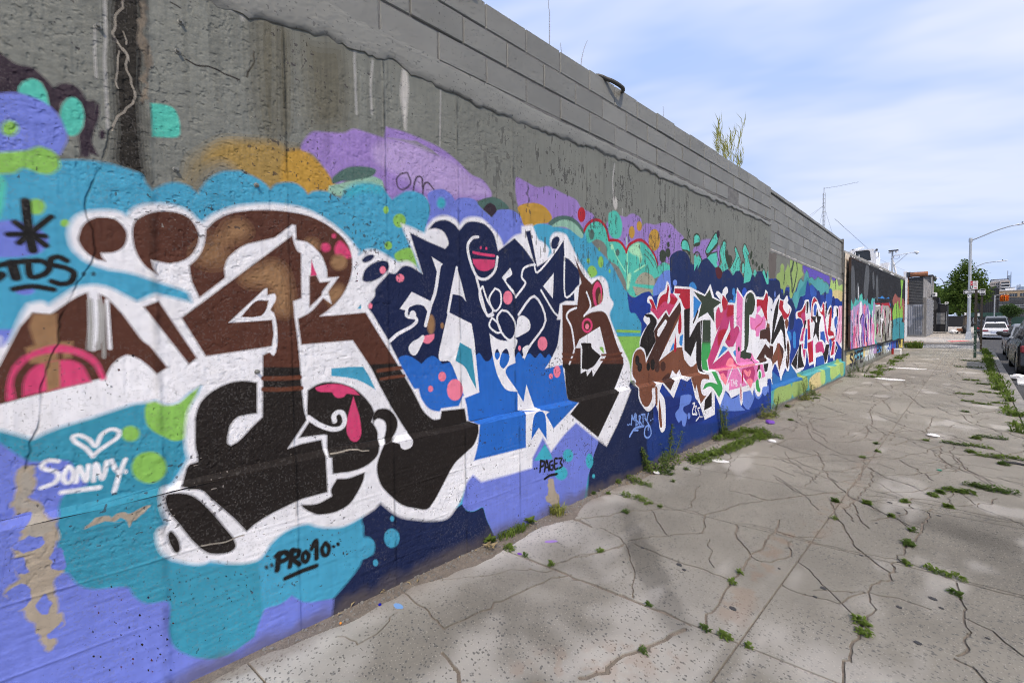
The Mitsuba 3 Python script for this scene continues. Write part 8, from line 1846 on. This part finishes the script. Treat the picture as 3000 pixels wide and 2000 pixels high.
    if suv:
        for s in (-1, 1): MB().tube(tr([(s * w * .66, t0 + .1, H + .01), (s * w * .66, (t0 + t1) / 2, H + .06), (s * w * .66, t1 - .1, H + .01)]), .018, 6).put('roof_rail', 'rim_metal', key)
    return key
def paintmat(c, cc=1.0): return {'type': 'principled', 'base_color': {'type': 'rgb', 'value': list(c)}, 'roughness': 0.3, 'clearcoat': cc, 'clearcoat_gloss': 0.95, 'specular': 0.5}
scene['car_white'] = paintmat((0.72, 0.73, 0.75)); scene['car_charcoal'] = paintmat((0.01, 0.011, 0.012), 0.35); scene['car_silver'] = paintmat((0.2, 0.22, 0.25)); scene['car_black'] = paintmat((0.012, 0.013, 0.016))
scene['tyre'] = pr((0.018, 0.018, 0.019), 0.85); scene['rim_metal'] = pr((0.42, 0.43, 0.45), 0.3, metallic=0.7); scene['tail_red'] = paintmat((0.22, 0.012, 0.02)); scene['tail_red2'] = paintmat((0.5, 0.05, 0.06)); scene['dark_plastic'] = pr((0.03, 0.03, 0.032), 0.5); scene['plate_blue'] = pr((0.5, 0.55, 0.68), 0.5)
car('parked_car', 'dark charcoal sport utility car parked nearest, cut by the right edge', 4.14, 18.4, 5.5, 1.82, 1.72, 'suv', 'car_charcoal')
car('parked_car', 'dark sedan with a pale roof parked just ahead of the charcoal car', 4.15, 25.6, 5.0, 1.7, 1.48, 'sedan', 'car_charcoal', cabin_paint='car_silver')
car('parked_car', 'white sedan with a blue plate across the junction, seen from behind', 3.56, 49.0, 4.6, 1.38, 1.38, 'sedan', 'car_white')
car('parked_car', 'grey sport utility car just in front of the white sedan, its roof rails showing', 3.72, 54.8, 4.4, 1.5, 1.86, 'suv', 'car_silver')
car('parked_car', 'black car mostly hidden beyond the sign posts', 3.2, 60.2, 4.6, 1.3, 1.5, 'suv', 'car_black')
# ---------------------------------------------------------------- buildings and trees beyond the junction
scene['shutter_grey'] = prt(lambda p, n, uv: mi.Color3f(0.055, 0.057, 0.06) * (0.8 + 0.5 * fbm(p.x * 4, p.z * 2, 1.0)), 0.6)
scene['rust_sheet'] = prt(lambda p, n, uv: mix(mi.Color3f(0.33, 0.14, 0.07), mi.Color3f(0.12, 0.06, 0.04), smoothstep(0.4, 0.65, fbm(p.x * 3, p.z * 5, p.y))), 0.75)
scene['corrugated'] = prt(lambda p, n, uv: mix(mi.Color3f(0.20, 0.21, 0.23), mi.Color3f(0.36, 0.37, 0.4), smoothstep(0.45, 0.62, fbm(p.x * 2.5, p.z * 1.7, 2.0))), 0.55, metallic=0.2)
scene['render_grey'] = prt(lambda p, n, uv: mi.Color3f(0.21, 0.205, 0.2) * (0.55 + 0.8 * fbm(p.x * 3, p.z * 1.4, p.y)), 0.85)
scene['black_board'] = pr((0.016, 0.016, 0.018), 0.6); scene['window_pale'] = prt(lambda p, n, uv: mi.Color3f(0.24, 0.24, 0.235) * (0.5 + 0.9 * fbm(p.x * 5, p.z * 5, 1.0)), 0.4)
k = thing('shutter_building', 'narrow building with a dark roller shutter, rusty hood and corrugated gate', 'building')
MB().box(-1.62, -1.36, 48.9, 50.5, -0.14, 5.86, .01).put('white_pier', 'white_paint', k); MB().box(-1.45, -.42, 49.12, 58.9, -0.14, 5.2).put('wall', 'render_grey', k)
MB().box(-1.355, -1.28, 48.98, 49.1, 2.9, 5.7, .005).put('shutter_rail', 'rust_sheet', k)
for j in range(18):
    z = 3.0 + j * .135; m = MB(); m.tube([(-1.34, 49.06, z + .065), (-.85, 49.06, z + .065), (-.40, 49.06, z + .065)], .062, 6); v = m.v[-1]; v[:, 1] = 49.06 + (v[:, 1] - 49.06) * .55; m.put('shutter_slat', 'shutter_grey', k)
m = MB(); m.tube([(-1.2, 48.95, 5.54), (-.7, 48.95, 5.53), (-.14, 48.95, 5.52)], .2, 8); m.put('shutter_hood', 'rust_sheet', k); MB().box(-1.42, -1.16, 48.86, 49.2, 5.34, 5.76, .01).put('hood_end', 'shutter_grey', k)
MB().box(-1.4, -.36, 49.06, 49.11, 2.88, 2.99).put('lintel', 'shutter_grey', k)
g = thing('corrugated_gate', 'grey corrugated metal gate below the dark roller shutter', 'gate')
for j in range(9):
    x = -1.36 + j * .107; MB().prism(Polygon([(x, 49.1), (x + .02, 49.03), (x + .065, 49.03), (x + .085, 49.1)]), .16, 2.86, np.eye(4)).put('panel_rib', 'corrugated', g)
MB().box(-1.4, -.4, 49.085, 49.1, .05, 2.88).put('sheet', 'corrugated', g); MB().box(-1.41, -.36, 49.0, 49.09, .0, .16, .005).put('bottom_rail', 'render_grey', g); MB().box(-.42, -.34, 49.0, 49.1, 0, 2.9, .005).put('post', 'render_grey', g)
k = thing('block_annex', 'painted grey block wall receding beyond the corrugated gate', 'wall'); scene['block_grey'] = pr((0.2, 0.205, 0.215), 0.7)
for r in range(18):
    for c in range(8): MB().box(-.34, -.2, 49.6 + c * 1.1 + (.5 if r % 2 else 0), 50.66 + c * 1.1 + (.5 if r % 2 else 0), .02 + r * .19, .19 + r * .19, .01).put('block', 'block_grey', k)
MB().box(-.5, -.22, 49.4, 58.6, -0.14, 3.5).put('core', 'render_grey', k)
k = thing('grey_shed', 'tall weathered grey rendered building edge behind the gate', 'building'); MB().box(-1.2, -.52, 59.5, 66, -.14, 6.1, .02).put('wall', 'render_grey', k); MB().box(-.52, -.36, 59.4, 60.2, -.14, 6.14, .02).put('pier', 'render_grey', k); MB().box(-1.3, -.3, 59.3, 66, 6.08, 6.2, .01).put('coping', 'dark_steel', k)
MB().box(-.44, -.40, 59.3, 59.39, 2.6, 5.9).put('downpipe', 'galvanised', k)
MB().box(-.62, -.3, 59.2, 59.39, 4.0, 4.1).put('bracket', 'dark_steel', k)
k = thing('air_conditioner', 'white air conditioner box fixed to the wall above the black booth', 'air conditioner'); MB().box(-.2, .12, 56, 56.4, 3.76, 4.18, .02).put('case', 'white_paint', k)
for j in range(6): MB().box(-.17 + j * .03, -.155 + j * .03, 55.985, 55.999, 3.84, 4.12).put('grille_slat', 'dark_steel', k)
MB().box(-.4, .1, 56.05, 56.3, 3.7, 3.758).put('shelf', 'dark_steel', k)
k = thing('black_booth', 'black boarded booth with a pale window beyond the gate', 'booth'); MB().prism(Polygon([(-.5, .16), (.66, .12), (.66, 3.06), (.1, 3.2), (.02, 3.9), (-.5, 3.95)]), -2.5, 0, at(XZ, 0, 62, 0)).put('board', 'black_board', k)
MB().prism(box(-.12, .98, .5, 2.2), .004, .02, at(XZ, 0, 62, 0)).put('window', 'window_pale', k); MB().prism(box(-.14, .96, .52, 2.22).difference(box(-.12, .98, .5, 2.2)), .004, .04, at(XZ, 0, 62, 0)).put('window_frame', 'dark_steel', k); MB().prism(box(-.12, 1.3, .5, 1.33), .02, .03, at(XZ, 0, 62, 0)).put('window_bar', 'dark_steel', k)
MB().box(.56, .6, 61.93, 61.99, .2, 2.3).put('edge_rail', 'galvanised', k); MB().tube([(.0, 61.96, 3.25), (.3, 61.96, 3.14), (.55, 61.96, 3.08)], .02, 5).put('roof_pipe', 'galvanised', k)
sq = Polygon([(-.45, 2.5), (-.2, 2.5), (-.02, 2.7), (-.02, 3.1), (-.16, 3.5), (-.45, 3.8)]); MB().prism(sq, .01, .04, at(XZ, 0, 61.5, 0)).put('grey_board', 'shutter_grey', k)
k = thing('round_notice', 'white round cut sign in the leaves beside the booth', 'sign'); MB().prism(Point(.56, 3.3).buffer(.15).difference(Point(.56, 3.33).buffer(.07)), 0, .02, at(XZ, 0, 63, 0)).put('plate', 'sign_white', k)
# trees
def tree(name, label, x, y, z0, lobes, trunk_h, n, size, mat, seed, group=None):
    key = thing(name, label, 'tree', group); g = np.random.default_rng(seed); m = MB(); top = max(c[2] for c, _ in lobes)
    m.tube([(x, y, z0), (x + .05, y, z0 + trunk_h), (x, y, top * .8)], [.2, .14, .05], 8)
    for c, r in lobes: c = np.array(c); b = np.array([x, y, z0 + trunk_h * g.uniform(.7, 1.1)]); m.tube([b, (b + c) / 2 + [0, 0, -.2], c], [.08, .05, .02], 6)
    m.put('trunk', 'bark', key); m = MB(); tot = sum(r[0] * r[1] * r[2] for _, r in lobes)
    for c, r in lobes:
        k_ = int(n * r[0] * r[1] * r[2] / tot); d = g.normal(size=(k_, 3)); d /= np.linalg.norm(d, axis=1, keepdims=True); rad = g.random(k_) ** .45; ph = meshkit.fbm(d * 2.2 + seed, 3, seed) * .9 + .55
        P = np.array(c) + d * (rad * ph)[:, None] * np.array(r)
        keep = meshkit.fbm(P * (2.2 / size * .28), 3, seed + 3) > .37; P = P[keep]; k_ = len(P)
        a = g.normal(size=(k_, 3)); a /= np.linalg.norm(a, axis=1, keepdims=True); b = np.cross(a, g.normal(size=(k_, 3))); b /= np.linalg.norm(b, axis=1, keepdims=True); s = size * g.uniform(.6, 1.3, k_)[:, None]
        V = np.stack([P - a * s * .5, P + b * s * .28, P + a * s * .5, P - b * s * .28], 1).reshape(-1, 3); m.add(V, np.arange(4 * k_).reshape(-1, 4))
    m.put('crown', mat, key); return key
scene['bark'] = pr((0.1, 0.08, 0.06), 0.9); scene['crown_green'] = leafmat((0.095, 0.15, 0.034)); scene['crown_dark'] = leafmat((0.07, 0.115, 0.04))
tree('street_tree', 'large bushy street tree behind the corner lamp post', 1.75, 75, 0, [((1.7, 75, 7.6), (.75, 1.2, 1.6)), ((.95, 75, 6.5), (.75, 1.2, 1.5)), ((2.55, 75, 6.3), (.95, 1.3, 1.6)), ((1.5, 75, 5.0), (1.6, 1.6, 1.5)), ((3.1, 75, 4.6), (.95, 1.2, 1.3)), ((.5, 75, 4.3), (1.0, 1.2, 1.1)), ((1.5, 75, 3.2), (1.2, 1.2, 1.3)), ((2.4, 75, 5.2), (1.2, 1.3, 1.5))], 2.2, 9000, .27, 'crown_green', 5)
tree('low_tree', 'lower green tree behind the booth, left of the street tree', -.6, 85, 0, [((-.7, 85, 4.9), (.9, 1.2, 1.1)), ((.1, 85, 4.4), (.9, 1.2, 1.0)), ((-.3, 85, 3.2), (1.2, 1.2, 1.2))], 2, 2600, .3, 'crown_green', 8)
tree('small_tree', 'small dark tree in front of the slate wall at right', 5.9, 95, 0, [((5.6, 95, 2.9), (.75, 1, .7)), ((6.5, 95, 2.6), (.75, 1, .6)), ((6.0, 95, 3.2), (.7, 1, .5)), ((6.0, 95, 2.2), (.9, 1, .6))], 1.3, 2600, .24, 'crown_dark', 9)
# buildings
scene['brick_beige'] = pr((0.42, 0.38, 0.35), 0.8); scene['brick_tan'] = pr((0.36, 0.27, 0.17), 0.8); scene['slate_wall'] = prt(lambda p, n, uv: mi.Color3f(0.075, 0.08, 0.088) * (0.7 + 0.6 * noise(p.x * 2, p.z * 5, 1.0)), 0.7); scene['charcoal_wall'] = prt(lambda p, n, uv: mi.Color3f(0.028, 0.029, 0.032) * (0.7 + 0.6 * noise(p.x * 9, 1.0, 1.0)), 0.7)
scene['shed_green'] = pr((0.025, 0.07, 0.058), 0.7); scene['glass_blue'] = pr((0.3, 0.38, 0.5), 0.4); scene['glass_pale'] = pr((0.42, 0.48, 0.56), 0.4)
k = thing('charcoal_building', 'tall charcoal clad building behind the sidewalk shed', 'building'); MB().box(2.5, 5.32, 110, 125, -.5, 6.75).put('wall', 'charcoal_wall', k)
for j in range(14): MB().box(2.6 + j * .2, 2.63 + j * .2, 109.96, 109.99, 2.4, 6.6).put('cladding_rib', 'black_board', k)
MB().box(2.6, 5.2, 109.9, 110, 6.75, 7.0).put('parapet', 'shutter_grey', k); 
for j in range(5): MB().box(5.321, 5.33, 111 + j * 2.4, 112.2 + j * 2.4, 3.0, 6.3).put('window', 'dark_glass', k)
k = thing('sidewalk_shed', 'dark green plywood sidewalk shed over the pavement', 'scaffold')
for j in range(9): MB().box(2.05 + j * .42, 2.465 + j * .42, 100, 100.05, 1.74, 2.44).put('panel', 'shed_green', k)
MB().box(2.0, 5.85, 100.06, 104, 1.66, 1.74).put('deck', 'black_board', k)
for j in range(10): MB().tube([(2.1 + j * .4, 100.1, -.1), (2.1 + j * .4, 100.1, .8), (2.1 + j * .4, 100.1, 1.7)], .02, 5).put('scaffold_post', 'galvanised', k)
for j in range(4): MB().tube([(2.1 + j * .8, 100.08, .1), (2.3 + j * .8, 100.08, .9), (2.5 + j * .8, 100.08, 1.66)], .015, 5).put('brace', 'galvanised', k)
MB().box(2.9, 3.12, 99.96, 99.99, 1.86, 2.36).put('notice', 'sign_white', k); MB().box(5.6, 5.7, 99.96, 99.99, 2.0, 2.3).put('notice', 'sign_white', k)
MB().box(-3, 6, 108, 108.2, -.5, 2.0).put('dark_hoarding', 'black_board', k)
k = thing('slate_building', 'long slate grey wall of a low building at the right', 'building'); MB().box(5.75, 22, 130, 150, -1, 5.75).put('wall', 'slate_wall', k)
for r in range(12):
    for c in range(5): MB().box(5.8 + c * 1.0 + (.5 if r % 2 else 0), 6.77 + c * 1.0 + (.5 if r % 2 else 0), 129.96, 129.99, 1.5 + r * .35, 1.82 + r * .35).put('cladding_panel', 'slate_wall', k)
k = thing('green_hoarding', 'dark green hoarding below the slate building', 'fence')
for j in range(8): MB().box(5.6 + j * .5, 6.09 + j * .5, 118, 118.05, -.6, 1.7).put('panel', 'shed_green', k)
k = thing('steel_gantry', 'pale horizontal steel gantry in front of the slate building', 'gantry'); MB().tube([(5.4, 122, 4.0), (8, 122, 4.02), (11, 122, 4.05)], .05, 6).put('top_rail', 'galvanised', k); MB().tube([(6.2, 122, 3.6), (8, 122, 3.6), (11, 122, 3.62)], .05, 6).put('bottom_rail', 'galvanised', k)
for j in range(5): MB().tube([(7.2 + j * .9, 122, 3.6), (7.2 + j * .9, 122, 3.8), (7.2 + j * .9, 122, 4.02)], .03, 5).put('upright', 'galvanised', k)
k = thing('globe_lamp', 'small white globe lamp on a thin post before the hoarding', 'street lamp'); MB().tube([(6.3, 112, -.2), (6.3, 112, 1.0), (6.3, 112, 2.3)], .035, 6).put('post', 'galvanised', k); s = trimesh.creation.icosphere(2, .11); MB().add(np.array(s.vertices) + [6.3, 112, 2.4], s.faces).put('globe', 'white_paint', k, smooth=True)
k = thing('tan_building', 'tan brick building with dark windows above the slate wall', 'building'); MB().box(6.0, 25, 151, 170, -1, 7.95).put('wall', 'brick_tan', k); MB().box(5.9, 25, 150.9, 170, 7.95, 8.15).put('coping', 'brick_beige', k)
for j in range(8):
    x = 6.4 + j * 1.55; MB().box(x, x + 1.15, 150.95, 151, 6.6, 7.3).put('window', 'dark_glass', k)
    wk = [q for q in scene if q.startswith(k + '__window')][-1]; MB().box(x + .36, x + .4, 150.92, 150.949, 6.6, 7.3).box(x + .74, x + .78, 150.92, 150.949, 6.6, 7.3).box(x, x + 1.15, 150.92, 150.949, 6.94, 6.98).put('glazing_bar', 'galvanised', wk)
k = thing('rooftop_unit', 'white plant box with dark frame on the roof of the tan building', 'rooftop unit'); MB().box(7.5, 8.9, 156, 158, 8.3, 8.95, .02).put('case', 'white_paint', k); MB().box(6.9, 9.1, 155.9, 156, 8.95, 9.05).put('frame', 'dark_steel', k)
k = thing('apartment_block', 'beige apartment block with balconies rising above the tan roof', 'building'); MB().box(9.3, 13.2, 400, 425, 0, 24.6).put('left_wall', 'brick_beige', k); MB().box(13.2, 17.1, 397, 425, 0, 24.9).put('right_wall', 'brick_beige', k); MB().box(10, 16.6, 402, 420, 24.9, 26.0).put('penthouse', 'white_paint', k); MB().box(9.6, 16.9, 401.5, 420, 26.0, 26.35).put('roof_slab', 'dark_steel', k)
for r in range(6):
    for c in range(5):
        MB().box(9.6 + c * .72, 9.98 + c * .72, 399.9, 399.99, 13.2 + r * 1.9, 14.1 + r * 1.9).put('window', 'dark_glass', k)
    MB().box(13.6, 17.3, 396.3, 396.99, 12.9 + r * 1.9, 13.35 + r * 1.9).put('balcony', 'white_paint', k); MB().box(13.8, 16.8, 396.9, 396.995, 13.5 + r * 1.9, 14.4 + r * 1.9).put('window', 'dark_glass', k)
def tower(label, x0, x1, y, z1, mat, extra=()):
    k = thing('skyscraper', label, 'skyscraper'); MB().box(x0, x1, y, y + 30, 0, z1).put('shaft', mat, k)
    for a, b, c, mt in extra: MB().box(a, b, y + 4, y + 26, 0, c).put('crown', mt, k)
tower('tallest pale blue glass tower on the skyline', 90.4, 98.3, 2500, 168, 'glass_blue', ((88.3, 90.4, 188, 'glass_pale'), (97.0, 98.4, 182, 'glass_pale')))
tower('short blue tower right of the tallest one', 99.5, 107.0, 2550, 121, 'glass_blue'); tower('pale stepped tower at the right of the skyline', 112, 122, 2500, 128, 'glass_pale', ((118, 122, 131, 'glass_pale'),)); tower('dark blue slab tower at the right edge', 118, 134, 2480, 120, 'glass_blue')
k = thing('church_spire', 'thin distant church spire left of the trees', 'spire'); m = MB(); x0, y0 = -23, 600; m.add([[x0 - .8, y0 - .8, 0], [x0 + .8, y0 - .8, 0], [x0 + .8, y0 + .8, 0], [x0 - .8, y0 + .8, 0], [x0 - .8, y0 - .8, 33], [x0 + .8, y0 - .8, 33], [x0 + .8, y0 + .8, 33], [x0 - .8, y0 + .8, 33], [x0, y0, 38]], [[0, 1, 5], [0, 5, 4], [1, 2, 6], [1, 6, 5], [2, 3, 7], [2, 7, 6], [3, 0, 4], [3, 4, 7], [4, 5, 8], [5, 6, 8], [6, 7, 8], [7, 4, 8]]); m.put('steeple', 'glass_blue', k)
k = thing('cemetery_trees', 'dark line of distant trees below the spire', 'trees'); scene.pop(k, None); labels[k] = {'label': 'dark line of distant trees below the spire', 'kind': 'stuff'}
g = np.random.default_rng(77); P = np.c_[g.uniform(-60, 5, 5000), g.uniform(290, 330, 5000), np.abs(g.normal(0, 1, 5000)) ** .7 * 7 + 4]; P[:, 2] *= .75 + .5 * meshkit.fbm(np.c_[P[:, 0] * .12, 0 * P[:, 0], 0 * P[:, 0]], 3, 2); a = g.normal(size=P.shape) * .9; b = g.normal(size=P.shape) * .9
scene[k] = mikit.ply((np.stack([P - a, P + b, P + a, P - b], 1).reshape(-1, 3), np.arange(20000).reshape(-1, 4)), 'crown_dark')
# heaps by the far kerb
k = thing('rubbish_heap', 'brown cart and dark sacks left by the far kerb behind the lamp', 'heap'); MB().box(1.35, 1.75, 60, 60.5, .2, .55, .05).put('cart', 'rust_sheet', k)
for dx in (1.4, 1.7): MB().tube([(dx, 59.9, .12), (dx, 59.95, .12), (dx, 60, .12)], .1, 12).put('wheel', 'tyre', k)
s = trimesh.creation.icosphere(3); v = np.array(s.vertices); v = v * (.7 + .6 * meshkit.fbm(v * 1.5 + 3, 3, 2))[:, None]; MB().add(v * [.3, .4, .5] + [1.95, 60.6, .4], s.faces).put('sack', 'dark_plastic', k, smooth=True)
v = np.array(s.vertices); v = v * (.6 + .8 * meshkit.fbm(v * 2 + 8, 3, 4))[:, None]; MB().add(v * [.32, .3, .22] + [1.12, 60, .2], s.faces).put('white_sheet', 'white_paint', k, smooth=True)
